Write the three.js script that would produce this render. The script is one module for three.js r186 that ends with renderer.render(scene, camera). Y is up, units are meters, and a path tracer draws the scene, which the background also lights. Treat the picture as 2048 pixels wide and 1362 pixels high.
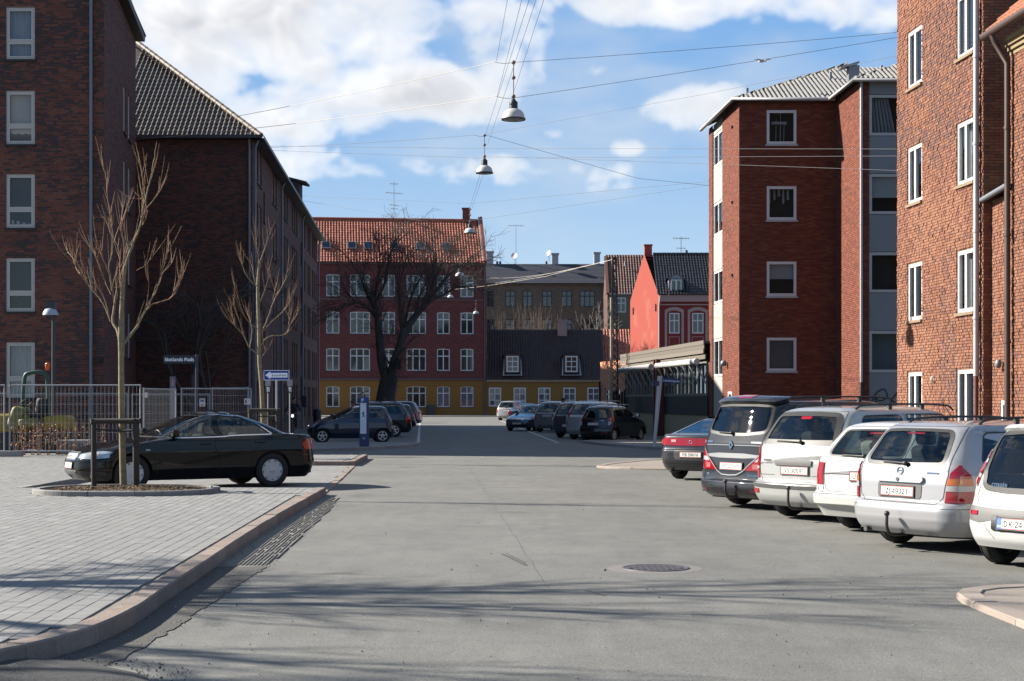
import * as THREE from 'three';
import { MarchingCubes } from 'three/addons/objects/MarchingCubes.js';
import { FontLoader } from 'three/addons/loaders/FontLoader.js';
import { TextGeometry } from 'three/addons/geometries/TextGeometry.js';
import { RoundedBoxGeometry } from 'three/addons/geometries/RoundedBoxGeometry.js';
// ---------- camera, sky, sun, exposure ----------
const F = 3200, EYE = 1.68, HV = 800, CU = 1024;
const scene = new THREE.Scene();
const camera = new THREE.PerspectiveCamera(2 * Math.atan(681 / F) * 180 / Math.PI, 2048 / 1362, 0.1, 3000);
camera.position.set(0, EYE, 0);
camera.setViewOffset(2048, 1362, 0, -119, 2048, 1362);
const renderer = new THREE.WebGLRenderer({ antialias: true });
renderer.toneMapping = THREE.LinearToneMapping;
renderer.toneMappingExposure = 2.75;
renderer.shadowMap.enabled = true;
const SUN = new THREE.Vector3(-1.67, 1, -0.41).normalize();
const sun = new THREE.DirectionalLight(new THREE.Color(1, 0.93, 0.82), 5.0);
sun.position.copy(SUN).multiplyScalar(150).add(new THREE.Vector3(0, 0, -60));
sun.target.position.set(0, 0, -60);
sun.castShadow = true;
Object.assign(sun.shadow.camera, { left: -120, right: 120, top: 120, bottom: -120, near: 1, far: 400 });
scene.add(sun, sun.target);
const rngOf = (seed) => { let s = seed | 0; return () => { s = (s + 0x6d2b79f5) | 0; let t = Math.imul(s ^ (s >>> 15), 1 | s); t = (t + Math.imul(t ^ (t >>> 7), 61 | t)) ^ t; return ((t ^ (t >>> 14)) >>> 0) / 4294967296; }; };
const clamp = (x, a = 0, b = 1) => Math.min(b, Math.max(a, x)), lerp = (a, b, t) => a + (b - a) * t, sstep = (a, b, x) => { const t = clamp((x - a) / (b - a)); return t * t * (3 - 2 * t); };
const hash2 = (x, y, s) => { let h = Math.imul(x | 0, 374761393) + Math.imul(y | 0, 668265263) + Math.imul(s | 0, 1274126177); h = Math.imul(h ^ (h >>> 13), 1274126177); return ((h ^ (h >>> 16)) >>> 0) / 4294967296; };
function vnoise(x, y, s, px = 0, py = 0) {
const ix = Math.floor(x), iy = Math.floor(y), fx = x - ix, fy = y - iy, ux = fx * fx * (3 - 2 * fx), uy = fy * fy * (3 - 2 * fy);
const w = (a, p) => (p ? ((a % p) + p) % p : a);
const x0 = w(ix, px), x1 = w(ix + 1, px), y0 = w(iy, py), y1 = w(iy + 1, py);
return lerp(lerp(hash2(x0, y0, s), hash2(x1, y0, s), ux), lerp(hash2(x0, y1, s), hash2(x1, y1, s), ux), uy);
}
function fbm(x, y, s, oct = 5, gain = 0.5) { let a = 0.5, t = 0, n = 0; for (let i = 0; i < oct; i++) { t += a * vnoise(x, y, s + i * 17); n += a; a *= gain; x = x * 2.03 + 1.7; y = y * 2.03 + 9.2; } return t / n; }
// Sky: clear air plus cumulus; every cloud is a lumpy ellipse of density in azimuth and elevation (degrees), the same kind all round.
function buildSky() {
const W = 4096, H = 2048, data = new Float32Array(W * H * 4), DEG = 180 / Math.PI;
const clouds = [
[-9.2, 13.4, 4.6, 2.2, 1.3], [-12.5, 11.2, 2.7, 1.5, 1.0], [-6.2, 12.2, 2.0, 1.7, 1.0], [-7.6, 9.9, 2.6, 1.0, 1.05], [-8.6, 8.6, 2.4, 0.85, 0.75], [-12, 13.8, 4, 2.2, 1.0], [-15.5, 13.5, 3, 2.2, 0.8],
[-2.8, 10.7, 2.0, 0.95, 1.25], [-1.9, 10.3, 1.3, 0.7, 0.9], [-0.4, 11.9, 2.3, 1.1, 0.6], [-0.8, 13.3, 1.6, 1.0, 0.55], [1.2, 11.3, 1.5, 0.6, 0.35], [-3.9, 13.8, 1.4, 0.7, 0.4],
[6.5, 10.2, 1.6, 0.75, 1.1], [7.3, 9.9, 1.0, 0.5, 0.8], [5.0, 14.0, 3.2, 0.9, 0.9], [9.5, 14.0, 3.6, 1.1, 0.95], [12.5, 13.6, 2.0, 0.9, 0.7], [2.9, 11.6, 0.6, 0.35, 0.5], [1.65, 9.5, 0.6, 0.28, 0.7],
[-6.8, 8.1, 2.2, 0.45, 0.6], [-4.6, 9.1, 2.0, 0.4, 0.5], [-2.4, 8.2, 2.6, 0.45, 0.55], [-0.6, 7.9, 2.2, 0.4, 0.45], [1.8, 8.0, 2.0, 0.35, 0.42], [4.4, 8.9, 0.9, 0.25, 0.6], [3.4, 7.6, 0.6, 0.25, 0.35], [-9.5, 7.7, 2.0, 0.5, 0.6],
[0.2, 13.5, 1.2, 0.25, 0.4], [3.5, 12.8, 1.0, 0.2, 0.3], [-3.3, 9.35, 1.6, 0.3, 0.45],
[-14.5, 10.0, 2.8, 1.1, 0.8], [-17.5, 10.5, 3.0, 1.4, 0.8],
];
const r = rngOf(77);
for (let i = 0; i < 105; i++) {
const az = -180 + 360 * r(), el = 5 + 72 * Math.pow(r(), 1.35), k = 0.6 + el / 22;
if (Math.abs(az) < 23 && el < 16.5) continue;
clouds.push([az, el, (1.2 + 3.2 * r()) * k / Math.max(0.4, Math.cos(el / DEG)) * 0.8, (0.35 + 0.9 * r()) * k, 0.45 + 0.75 * r()]);
}
const bins = Array.from({ length: 180 }, () => []);
clouds.forEach((c) => { for (let b = Math.floor((c[0] - c[2] * 1.7 + 180) / 2); b <= Math.floor((c[0] + c[2] * 1.7 + 180) / 2); b++) { const k = ((b % 180) + 180) % 180; if (!bins[k].includes(c)) bins[k].push(c); } });
const dens = (az, el) => {
let d = 0;
for (const c of bins[Math.floor((az + 180) / 2) % 180]) {
let dx = az - c[0]; if (dx > 180) dx -= 360; if (dx < -180) dx += 360;
const dy = el - c[1], e = dx * dx / (c[2] * c[2]) + (dy < 0 ? dy * dy * 1.9 : dy * dy) / (c[3] * c[3]);
if (e < 2.8) d = Math.max(d, c[4] * (1 - e / 2.8)) + 0.12 * c[4] * (1 - e / 2.8);
}
return d;
};
const sAz = Math.atan2(SUN.x, -SUN.z) * DEG, sEl = Math.asin(SUN.y) * DEG;
const sky = (x, y, z, el) => {
let az = Math.atan2(x, -z) * DEG; if (az >= 180) az -= 360;
const g = 1 - Math.exp(-el / 9.5), cosS = x * SUN.x + y * SUN.y + z * SUN.z, gl = 0.12 * Math.pow(Math.max(0, cosS), 6) + 0.4 * Math.pow(Math.max(0, cosS), 40), deep = 1 - 0.5 * sstep(14, 50, el);
let R = (lerp(0.92, 0.065, g) + gl) * deep, G = (lerp(1.12, 0.36, g) + gl * 0.95) * deep, B = (lerp(1.18, 0.92, g) + gl * 0.85) * deep;
if (el < 86) {
const d0 = dens(az, el), qx = az * 0.5 + 100, qy = el * 0.74;
if (d0 > 0.02) {
const w1 = fbm(qx * 0.7 + 7, qy * 0.7, 41, 3) - 0.5, w2 = fbm(qx * 0.7 + 31, qy * 0.7 + 5, 43, 3) - 0.5, X = qx + w1 * 1.3, Y = qy + w2 * 1.1;
const n = fbm(X, Y, 11, 7, 0.55), up = fbm(X - 0.16, Y + 0.3, 11, 5, 0.55), m = d0 + (n - 0.5) * 2.1 - 0.34;
const a = 1 - Math.exp(-Math.max(0, m) * 2.6), thick = clamp(m * 0.8), shade = clamp(0.5 + (up - n) * 2.2), lit = clamp(1.18 - 0.42 * thick * shade - 0.1 * thick, 0.62, 1.18);
R = lerp(R, 1.15 * lit - 0.03 * (1.1 - lit), a); G = lerp(G, 1.15 * lit, a); B = lerp(B, 1.16 * lit + 0.1 * (1.1 - lit), a);
}
const tm = fbm(qx * 0.35 + 3, qy * 0.6, 5, 4), veil = sstep(0.45, 0.72, tm) * sstep(3, 9, el) * 0.3 * (0.4 + 1.1 * fbm(qx * 1.6, qy * 2.6, 9, 4));
R = lerp(R, 0.92, veil); G = lerp(G, 0.96, veil); B = lerp(B, 1.0, veil);
}
return [R, G, B];
};
for (let row = 0; row < H; row++) {
const el = ((row + 0.5) / H - 0.5) * 180;
for (let col = 0; col < W; col++) {
const i = (row * W + col) * 4; data[i + 3] = 1;
if (el < 0) { data[i] = 0.30; data[i + 1] = 0.32; data[i + 2] = 0.35; continue; }
const k = el < 20 && Math.abs(col - W / 4) < 320 ? 1 : 4, c4 = col - col % k, r4 = row - (row - H / 2) % k, j = (r4 * W + c4) * 4;
if (j !== i) { data[i] = data[j]; data[i + 1] = data[j + 1]; data[i + 2] = data[j + 2]; continue; }
const lon = ((col + 0.5) / W - 0.5) * 2 * Math.PI, ce = Math.cos(el / DEG), v = sky(Math.cos(lon) * ce, Math.sin(el / DEG), Math.sin(lon) * ce, el);
data[i] = v[0]; data[i + 1] = v[1]; data[i + 2] = v[2];
}
}
const t = new THREE.DataTexture(data, W, H, THREE.RGBAFormat, THREE.FloatType);
t.mapping = THREE.EquirectangularReflectionMapping; t.magFilter = THREE.LinearFilter; t.needsUpdate = true;
return t;
}
scene.background = scene.environment = buildSky();
scene.backgroundIntensity = scene.environmentIntensity = 0.305;
// ---------- helpers ----------
const V3 = THREE.Vector3, V = (x, y, z) => new V3(x, y, z);
const at = (u, v, Z) => V((u - CU) / F * Z, EYE - (v - HV) / F * Z, -Z);
const gnd = (u, v, h = 0) => at(u, v, F * (EYE - h) / (v - HV));
const pix = (p) => [CU + F * p.x / -p.z, HV - (p.y - EYE) * F / -p.z];
const used = new Map();
const numbered = (n) => { const k = used.get(n) ?? 0; used.set(n, k + 1); return k ? n + '_' + String(k).padStart(3, '0') : n; };
function tag(o, label, category, group, kind) { o.userData = { ...(label && { label }), ...(category && { category }), ...(group && { group }), ...(kind && { kind }) }; return o; }
function thing(name, label, category, pos = V(0, 0, 0), turn = 0, group) { const o = new THREE.Group(); o.name = numbered(name); o.position.copy(pos); o.rotation.y = turn; tag(o, label, category, group); scene.add(o); return o; }
function add(parent, name, geometry, material, label) { const m = new THREE.Mesh(geometry, material); m.name = parent === scene ? numbered(name) : name; m.castShadow = m.receiveShadow = true; if (label) m.userData.label = label; parent.add(m); return m; }
function dup(src, pos, turn, label, group) { const r = src.clone(); r.name = numbered(src.name.replace(/_\d{3}$/, '')); if (pos) r.position.copy(pos); if (turn !== undefined) r.rotation.y = turn; r.userData = { ...src.userData }; if (label) r.userData.label = label; if (group) r.userData.group = group; scene.add(r); return r; }
const std = (o) => new THREE.MeshStandardMaterial(o), phy = (o) => new THREE.MeshPhysicalMaterial(o);
const ALB = 0.8, rgb = (r, g, b) => new THREE.Color().setRGB(r * ALB, g * ALB, b * ALB);
const grey = (k) => rgb(k, k, k);
class MB {
constructor() { this.p = []; this.n = []; this.t = []; this.c = []; this.i = []; this.hasC = false; }
get count() { return this.p.length / 3; }
vert(p, n, u, v, c) { this.p.push(p.x, p.y, p.z); this.n.push(n.x, n.y, n.z); this.t.push(u, v); if (c) { this.hasC = true; this.c.push(c.r, c.g, c.b); } else this.c.push(1, 1, 1); return this.p.length / 3 - 1; }
quad(a, b, c, d, col, uo = 0, vo = 0) {
const n = new V3().subVectors(b, a).cross(new V3().subVectors(d, a)).normalize(), w = a.distanceTo(b), h = a.distanceTo(d);
const k = this.vert(a, n, uo, vo, col); this.vert(b, n, uo + w, vo, col); this.vert(c, n, uo + w, vo + h, col); this.vert(d, n, uo, vo + h, col);
this.i.push(k, k + 1, k + 2, k, k + 2, k + 3); return this;
}
tri(a, b, c, col) { const n = new V3().subVectors(b, a).cross(new V3().subVectors(c, a)).normalize(); const k = this.vert(a, n, a.x, a.y, col); this.vert(b, n, b.x, b.y, col); this.vert(c, n, c.x, c.y, col); this.i.push(k, k + 1, k + 2); return this; }
box(x0, y0, z0, x1, y1, z1, col, m, skip = '') {
const P = (x, y, z) => { const v = V(x, y, z); return m ? v.applyMatrix4(m) : v; };
const a = P(x0, y0, z1), b = P(x1, y0, z1), c = P(x1, y1, z1), d = P(x0, y1, z1), e = P(x0, y0, z0), f = P(x1, y0, z0), g = P(x1, y1, z0), h = P(x0, y1, z0);
if (!skip.includes('Z')) this.quad(a, b, c, d, col, x0, y0); if (!skip.includes('z')) this.quad(f, e, h, g, col, x0, y0);
if (!skip.includes('x')) this.quad(e, a, d, h, col, z0, y0); if (!skip.includes('X')) this.quad(b, f, g, c, col, z0, y0);
if (!skip.includes('Y')) this.quad(d, c, g, h, col, x0, z0); if (!skip.includes('y')) this.quad(e, f, b, a, col, x0, z0);
return this;
}
bar(a, b, w, h, col, up = V(0, 1, 0)) {
const d = new V3().subVectors(b, a), L = d.length(); d.normalize(); const s = new V3().crossVectors(d, up).normalize(), t = new V3().crossVectors(s, d).normalize();
const m = new THREE.Matrix4().makeBasis(s, t, d).setPosition(a); return this.box(-w / 2, -h / 2, 0, w / 2, h / 2, L, col, m);
}
tube(pts, r0, r1 = r0, seg = 6, col, caps = true) {
const N = pts.length, R = (k) => (Array.isArray(r0) ? r0[k] : lerp(r0, r1, N > 1 ? k / (N - 1) : 0));
let side = null, base = this.count, len = 0;
for (let k = 0; k < N; k++) {
const d = new V3().subVectors(pts[Math.min(N - 1, k + 1)], pts[Math.max(0, k - 1)]).normalize();
if (!side) side = Math.abs(d.y) < 0.9 ? V(0, 1, 0).cross(d).normalize() : V(1, 0, 0).cross(d).normalize();
side = side.clone().addScaledVector(d, -side.dot(d)).normalize(); const up = new V3().crossVectors(d, side);
if (k) len += pts[k].distanceTo(pts[k - 1]);
for (let j = 0; j <= seg; j++) { const a = j / seg * Math.PI * 2, n = side.clone().multiplyScalar(Math.cos(a)).addScaledVector(up, Math.sin(a)); this.vert(pts[k].clone().addScaledVector(n, R(k)), n, j / seg * 2 * Math.PI * Math.max(R(k), 0.005), len, col); }
if (k) for (let j = 0; j < seg; j++) { const b = base + (k - 1) * (seg + 1) + j, c = b + seg + 1; this.i.push(b, b + 1, c + 1, b, c + 1, c); }
}
if (caps) for (const e of [0, N - 1]) { if (R(e) < 0.004) continue; const d = new V3().subVectors(pts[e], pts[e ? N - 2 : 1]).normalize(), c0 = this.vert(pts[e], d, 0, 0, col), s0 = base + e * (seg + 1); const ring = []; for (let j = 0; j <= seg; j++) ring.push(this.vert(V(this.p[(s0 + j) * 3], this.p[(s0 + j) * 3 + 1], this.p[(s0 + j) * 3 + 2]), d, 0, 0, col)); for (let j = 0; j < seg; j++) e ? this.i.push(c0, ring[j], ring[j + 1]) : this.i.push(c0, ring[j + 1], ring[j]); }
return this;
}
geo(g, m, col) {
const k = this.count, pos = g.attributes.position, nor = g.attributes.normal, uv = g.attributes.uv, nm = m ? new THREE.Matrix3().getNormalMatrix(m) : null, a = V(0, 0, 0), b = V(0, 0, 0);
for (let j = 0; j < pos.count; j++) { a.fromBufferAttribute(pos, j); b.fromBufferAttribute(nor, j); if (m) { a.applyMatrix4(m); b.applyMatrix3(nm).normalize(); } this.vert(a, b, uv ? uv.getX(j) : 0, uv ? uv.getY(j) : 0, col); }
if (g.index) for (const x of g.index.array) this.i.push(k + x); else for (let j = 0; j < pos.count; j++) this.i.push(k + j);
return this;
}
lathe(profile, seg, m, col) { return this.geo(new THREE.LatheGeometry(profile.map(([r, y]) => new THREE.Vector2(r, y)), seg), m, col); }
build() {
const g = new THREE.BufferGeometry();
g.setAttribute('position', new THREE.BufferAttribute(new Float32Array(this.p), 3)); g.setAttribute('normal', new THREE.BufferAttribute(new Float32Array(this.n), 3)); g.setAttribute('uv', new THREE.BufferAttribute(new Float32Array(this.t), 2));
if (this.hasC) g.setAttribute('color', new THREE.BufferAttribute(new Float32Array(this.c), 3));
g.setIndex(this.count > 65535 ? new THREE.BufferAttribute(new Uint32Array(this.i), 1) : new THREE.BufferAttribute(new Uint16Array(this.i), 1));
return g;
}
to(parent, name, material, label) { return add(parent, name, this.build(), material, label); }
}
const M4 = (x = 0, y = 0, z = 0, ry = 0, rx = 0, rz = 0, s = 1) => new THREE.Matrix4().compose(V(x, y, z), new THREE.Quaternion().setFromEuler(new THREE.Euler(rx, ry, rz, 'YXZ')), typeof s === 'number' ? V(s, s, s) : s);
// tiling data texture from a function of (x, y) in pixels returning a grey level or [r,g,b]; values are sRGB when colour
function tex(W, H, fn, { color = true, repeat = [1, 1] } = {}) {
const d = new Uint8Array(W * H * 4);
for (let y = 0; y < H; y++) for (let x = 0; x < W; x++) { const v = fn(x, y), i = (y * W + x) * 4; if (typeof v === 'number') d[i] = d[i + 1] = d[i + 2] = clamp(v) * 255; else { d[i] = clamp(v[0]) * 255; d[i + 1] = clamp(v[1]) * 255; d[i + 2] = clamp(v[2]) * 255; } d[i + 3] = 255; }
const t = new THREE.DataTexture(d, W, H); t.wrapS = t.wrapT = THREE.RepeatWrapping; t.magFilter = THREE.LinearFilter; t.repeat.set(...repeat); if (color) t.colorSpace = THREE.SRGBColorSpace; t.needsUpdate = true; return t;
}
const pnoise = (x, y, W, cells, s) => vnoise(x / W * cells, y / W * cells, s, cells, cells);
function pfbm(x, y, W, cells, s, oct = 4) { let a = 0.5, t = 0, n = 0; for (let i = 0; i < oct; i++) { t += a * pnoise(x, y, W, cells, s + i * 31); n += a; a *= 0.5; cells *= 2; } return t / n; }
function canvasTex(w, h, draw) { const c = document.createElement('canvas'); c.width = w; c.height = h; draw(c.getContext('2d'), w, h); const t = new THREE.CanvasTexture(c); t.colorSpace = THREE.SRGBColorSpace; t.anisotropy = 4; return t; }
// wall frame: origin p0 (left end seen from outside), x along the wall, y up, z outward
function frame(p0, p1) { const ex = new V3(p1.x - p0.x, 0, p1.z - p0.z), L = ex.length(); ex.normalize(); const ey = V(0, 1, 0), ez = new V3().crossVectors(ex, ey); return { o: p0.clone().setY(0), ex, ey, ez, L, m: new THREE.Matrix4().makeBasis(ex, ey, ez).setPosition(p0.x, 0, p0.z), q: new THREE.Quaternion().setFromRotationMatrix(new THREE.Matrix4().makeBasis(ex, ey, ez)), pt: (x, y, z = 0) => p0.clone().setY(0).addScaledVector(ex, x).addScaledVector(ey, y).addScaledVector(ez, z) }; }
function place(mesh, fr, x, y, z, group) { mesh.position.copy(fr.pt(x, y, z)).sub(group.position); mesh.quaternion.copy(fr.q); return mesh; }
const rectPts = (x, y, w, h) => [[x, y], [x + w, y], [x + w, y + h], [x, y + h]];
const shapeOf = (pts, holes = []) => { const s = new THREE.Shape(pts.map((p) => new THREE.Vector2(p[0], p[1]))); holes.forEach((h) => s.holes.push(new THREE.Path(h.map((p) => new THREE.Vector2(p[0], p[1]))))); return s; };
// ---------- ground, road, pavements ----------
const grainT = tex(512, 512, (x, y) => 0.88 + 0.12 * pfbm(x, y, 512, 96, 3, 3) + 0.09 * (hash2(x, y, 9) - 0.5));
const grainAt = (sx, sy) => { const t = grainT.clone(); t.repeat.set(sx, sy ?? sx); t.needsUpdate = true; return t; };
const grain = grainAt(1.6);
// asphalt: worn, pale, with aggregate, faint longitudinal streaks, tar specks and small repairs (12 m tile)
const asphaltT = tex(2048, 2048, (x, y) => {
const a = pfbm(x, y, 2048, 6, 21, 4), b = pfbm(x, y, 2048, 40, 22, 3), g = hash2(x, y, 5), g2 = hash2(x >> 1, y >> 1, 6), st = pfbm(x * 5, y, 2048, 16, 24, 3);
let k = 0.373 + 0.075 * (a - 0.5) + 0.05 * (b - 0.5) + 0.075 * (g - 0.5) + 0.05 * (g2 - 0.5) + 0.035 * (st - 0.5);
if (g2 > 0.985) k += 0.05; if (g2 < 0.012) k -= 0.09;
const s = pnoise(x, y, 2048, 9, 77); if (s > 0.86) k -= 0.035 * sstep(0.86, 0.95, s);
return [k * 1.01, k * 1.005, k * 0.965];
});
const asphaltB = tex(512, 512, (x, y) => 0.5 + 0.5 * (pfbm(x, y, 512, 128, 4, 2) - 0.5) + 0.5 * (hash2(x, y, 8) - 0.5), { color: false });
asphaltT.repeat.set(1 / 12, 1 / 12); asphaltB.repeat.set(1 / 2, 1 / 2);
const asphaltM = std({ map: asphaltT, bumpMap: asphaltB, bumpScale: 0.004, roughness: 0.88, name: 'asphalt' });
function sheet(name, pts, h, material, label, category, kind = 'structure', parent = scene) {
const g = new THREE.ShapeGeometry(shapeOf(pts.map(([x, z]) => [x, z]))); g.rotateX(-Math.PI / 2); g.translate(0, h, 0);
const m = add(parent, name, g, material); if (parent === scene) tag(m, label, category, null, kind); else if (label) m.userData.label = label; return m;
}
sheet('ground', rectPts(-700, -700, 1400, 1400), -0.06, std({ color: rgb(0.17, 0.16, 0.14), map: grain, roughness: 0.95 }), 'flat grey-brown ground running under the town to the horizon', 'ground');
const road = sheet('road', rectPts(-45, -16, 90, 196), 0, asphaltM, 'worn pale grey asphalt street running away between the brick blocks', 'road');
// road markings, scratches and seams as thin sheets
const paintM = std({ color: grey(0.5), map: grainAt(3), roughness: 0.75 }), tarM = std({ color: grey(0.075), map: grain, roughness: 0.8 }), wornM = std({ color: rgb(0.33, 0.33, 0.31), map: grainAt(4), roughness: 0.85 });
function strip(parent, name, pts, w, h, mat, label) {
const b = new MB(); const P = pts.map((p) => V(p.x, h, p.z));
for (let k = 0; k < P.length - 1; k++) { const d = new V3().subVectors(P[k + 1], P[k]).normalize(), s = V(-d.z, 0, d.x).multiplyScalar(w / 2); b.quad(P[k].clone().add(s).setY(h), P[k + 1].clone().add(s).setY(h), P[k + 1].clone().sub(s).setY(h), P[k].clone().sub(s).setY(h)); }
for (let k = 0; k < b.n.length; k += 3) { b.n[k] = 0; b.n[k + 1] = 1; b.n[k + 2] = 0; } return b.to(parent, name, mat, label);
}
strip(road, 'bay_line', [gnd(1117, 886), gnd(1000, 841)], 0.12, 0.004, paintM, 'white line before the parked cars on the far right side');
strip(road, 'bay_line', [gnd(836, 892), gnd(840, 842)], 0.12, 0.004, paintM, 'white line before the parked cars on the far left side');
for (const [u0, u1, v, w] of [[905, 1010, 897, 0.16], [1040, 1170, 903, 0.16], [955, 1020, 916, 0.1], [1230, 1400, 909, 0.1], [870, 1040, 973, 0.06], [820, 960, 957, 0.05]]) strip(road, 'worn_marking', [gnd(u0, v), gnd(u1, v + 2)], w, 0.004, wornM);
{
const r = rngOf(5), P = []; for (let k = 0; k <= 26; k++) { const v = lerp(935, 1175, Math.pow(k / 26, 1.5)); P.push(gnd(lerp(938, 1095, (v - 935) / 240) + (r() - 0.5) * 5, v)); }
strip(road, 'seam', P, 0.011, 0.004, std({ color: grey(0.15), roughness: 0.9 }));
strip(road, 'skid_mark', [gnd(1004, 1108), gnd(1052, 1131)], 0.035, 0.004, tarM); strip(road, 'skid_mark', [gnd(1012, 1107), gnd(1050, 1126)], 0.02, 0.004, tarM);
strip(road, 'skid_mark', [gnd(1172, 1181), gnd(1210, 1192)], 0.025, 0.004, tarM);
}
{
const c = gnd(1311, 1137), man = thing('manhole_cover', 'round dark iron manhole cover in the asphalt right of the middle', 'manhole cover', c);
const iron = std({ color: rgb(0.15, 0.135, 0.14), metalness: 0.5, roughness: 0.55, map: grain }), ringM = std({ color: rgb(0.2, 0.185, 0.18), roughness: 0.85, map: grain });
new MB().lathe([[0.34, 0.004], [0.46, 0.004], [0.47, 0.0]], 40).to(man, 'surround', ringM);
const b = new MB(); b.lathe([[0, 0.007], [0.29, 0.007], [0.3, 0.006], [0.31, 0.013], [0.335, 0.013], [0.34, 0.004]], 40); b.to(man, 'lid', iron);
const n = new MB(); for (let i = -4; i <= 4; i++) for (let j = -4; j <= 4; j++) if (Math.hypot(i, j) < 4.3) n.box(i * 0.062 - 0.022, 0.007, j * 0.062 - 0.022, i * 0.062 + 0.022, 0.013, j * 0.062 + 0.022, null, null, 'y'); const st = n.to(man, 'stud_pattern', iron); st.userData.kind = 'stuff';
}
// pavement on the left: kerb line (road side face), from the near curve to the bay
const graniteT = tex(512, 512, (x, y) => { const k = 0.86 + 0.2 * (pfbm(x, y, 512, 10, 61, 5) - 0.5) + 0.2 * (hash2(x >> 1, y >> 1, 12) - 0.5); return [k, k * 0.985, k * 0.97]; });
const KERB = [[-7.5, 6.6], [-5.4, 7.75], [-4.2, 8.75], [-3.55, 9.45], [-3.17, 9.95], [-2.98, 10.4], [-2.87, 10.9], [-2.82, 11.5], [-2.82, 12.2], [-2.86, 13], [-2.96, 15.8], [-3.1, 19.2], [-3.19, 22.8], [-3.29, 28.3]];
const kerbCurve = new THREE.CatmullRomCurve3(KERB.map(([x, z]) => V(x, 0, -z)), false, 'centripetal');
const HP = 0.12, KW = 0.17;
const pave = tag(new THREE.Group(), 'pale grey block pavement on the left with a stone kerb', 'pavement', null, 'structure'); pave.name = 'pavement'; scene.add(pave);
const kerbM = [[0.32, 0.265, 0.23], [0.35, 0.29, 0.255], [0.30, 0.25, 0.22], [0.335, 0.262, 0.225]].map((c) => std({ color: rgb(...c), map: graniteT, bumpMap: asphaltB, bumpScale: 0.006, roughness: 0.9 }));
function kerbStones(parent, curve, w, h, mats, len = 0.98, side = 1, seed = 3) {
const L = curve.getLength(), n = Math.max(1, Math.round(L / len)), r = rngOf(seed), out = [];
for (let k = 0; k < n; k++) {
const b = new MB(), sub = 3, ring = [], dh = (r() - 0.5) * 0.008, gap = 0.004 / L;
for (let j = 0; j <= sub; j++) {
const t = clamp(lerp(k / n + gap, (k + 1) / n - gap, j / sub)), p = curve.getPointAt(t), d = curve.getTangentAt(t), s = V(d.z, 0, -d.x).multiplyScalar(side);
const q = (o, y) => p.clone().addScaledVector(s, o).setY(y + (p.y || 0)); ring.push([q(0, -0.1), q(0, h + dh - 0.014), q(0.014, h + dh), q(w - 0.008, h + dh), q(w, h + dh - 0.01), q(w, -0.1)]);
}
for (let j = 0; j < sub; j++) for (let e = 0; e < 5; e++) { const A = ring[j], B = ring[j + 1]; side > 0 ? b.quad(B[e], A[e], A[e + 1], B[e + 1], null, j * 0.3 + k, e * 0.1) : b.quad(A[e], B[e], B[e + 1], A[e + 1], null, j * 0.3 + k, e * 0.1); }
const A = ring[0], B = ring[sub]; for (const [R, f] of [[A, 1], [B, -1]]) for (let e = 1; e < 4; e++) (side * f > 0) ? b.tri(R[0], R[e + 1], R[e]) && 0 : b.tri(R[0], R[e], R[e + 1]);
out.push(b.to(parent, 'kerb_stone', mats[Math.floor(r() * mats.length)]));
}
return out;
}
kerbStones(pave, kerbCurve, KW, HP + 0.015, kerbM, 0.95, 1, 3);
// the island beyond the bay and its kerbs
const lineOf = (pts) => { const c = new THREE.CurvePath(); for (let k = 0; k < pts.length - 1; k++) c.add(new THREE.LineCurve3(V(pts[k][0], 0, -pts[k][1]), V(pts[k + 1][0], 0, -pts[k + 1][1]))); return c; };
const kerbGrey = [0.3, 0.33, 0.27].map((k) => std({ color: rgb(k, k * 0.97, k * 0.93), map: grainAt(2.2), roughness: 0.9 }));
kerbStones(pave, lineOf([[-3.45, 28.5], [-8.8, 28.5]]), 0.12, HP + 0.002, kerbGrey, 0.95, 1, 12);
kerbStones(pave, lineOf([[-8.72, 28.5], [-8.72, 40.8]]), 0.12, HP + 0.002, kerbGrey, 0.95, 1, 13);
kerbStones(pave, lineOf([[-11.5, 41], [-4.05, 40.6]]), KW, HP + 0.01, kerbM, 0.95, 1, 8);
kerbStones(pave, lineOf([[-3.98, 40.6], [-4.12, 45.7]]), KW, HP + 0.01, kerbM, 0.95, 1, 9);
kerbStones(pave, lineOf([[-3.32, 28.4], [-3.6, 34], [-3.96, 40.5]]), 0.14, 0.018, kerbM, 0.95, 1, 10);
sheet('bedding', [[-3.42, 28.4], [-3.3, 22.8], [-3.22, 19.2], [-3.08, 15.8], [-2.97, 13], [-2.92, 12.2], [-2.95, 11], [-3.1, 10.4], [-3.65, 9.6], [-4.3, 8.95], [-7.5, 6.8], [-24, 6.8], [-24, 49.8], [-12, 49.8], [-8.8, 45.6], [-4.2, 45.6], [-4.1, 40.7], [-8.78, 40.85], [-8.78, 28.4]], HP - 0.012, std({ color: rgb(0.2, 0.18, 0.155), roughness: 1 }), 'dark sand in the joints', null, null, pave);
sheet('bedding', [[-8.78, 28.4], [-3.4, 28.4], [-4.1, 40.7], [-8.78, 40.85]], 0.004, std({ color: rgb(0.2, 0.18, 0.155), roughness: 1 }), 'dark sand in the joints', null, null, pave);
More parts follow.
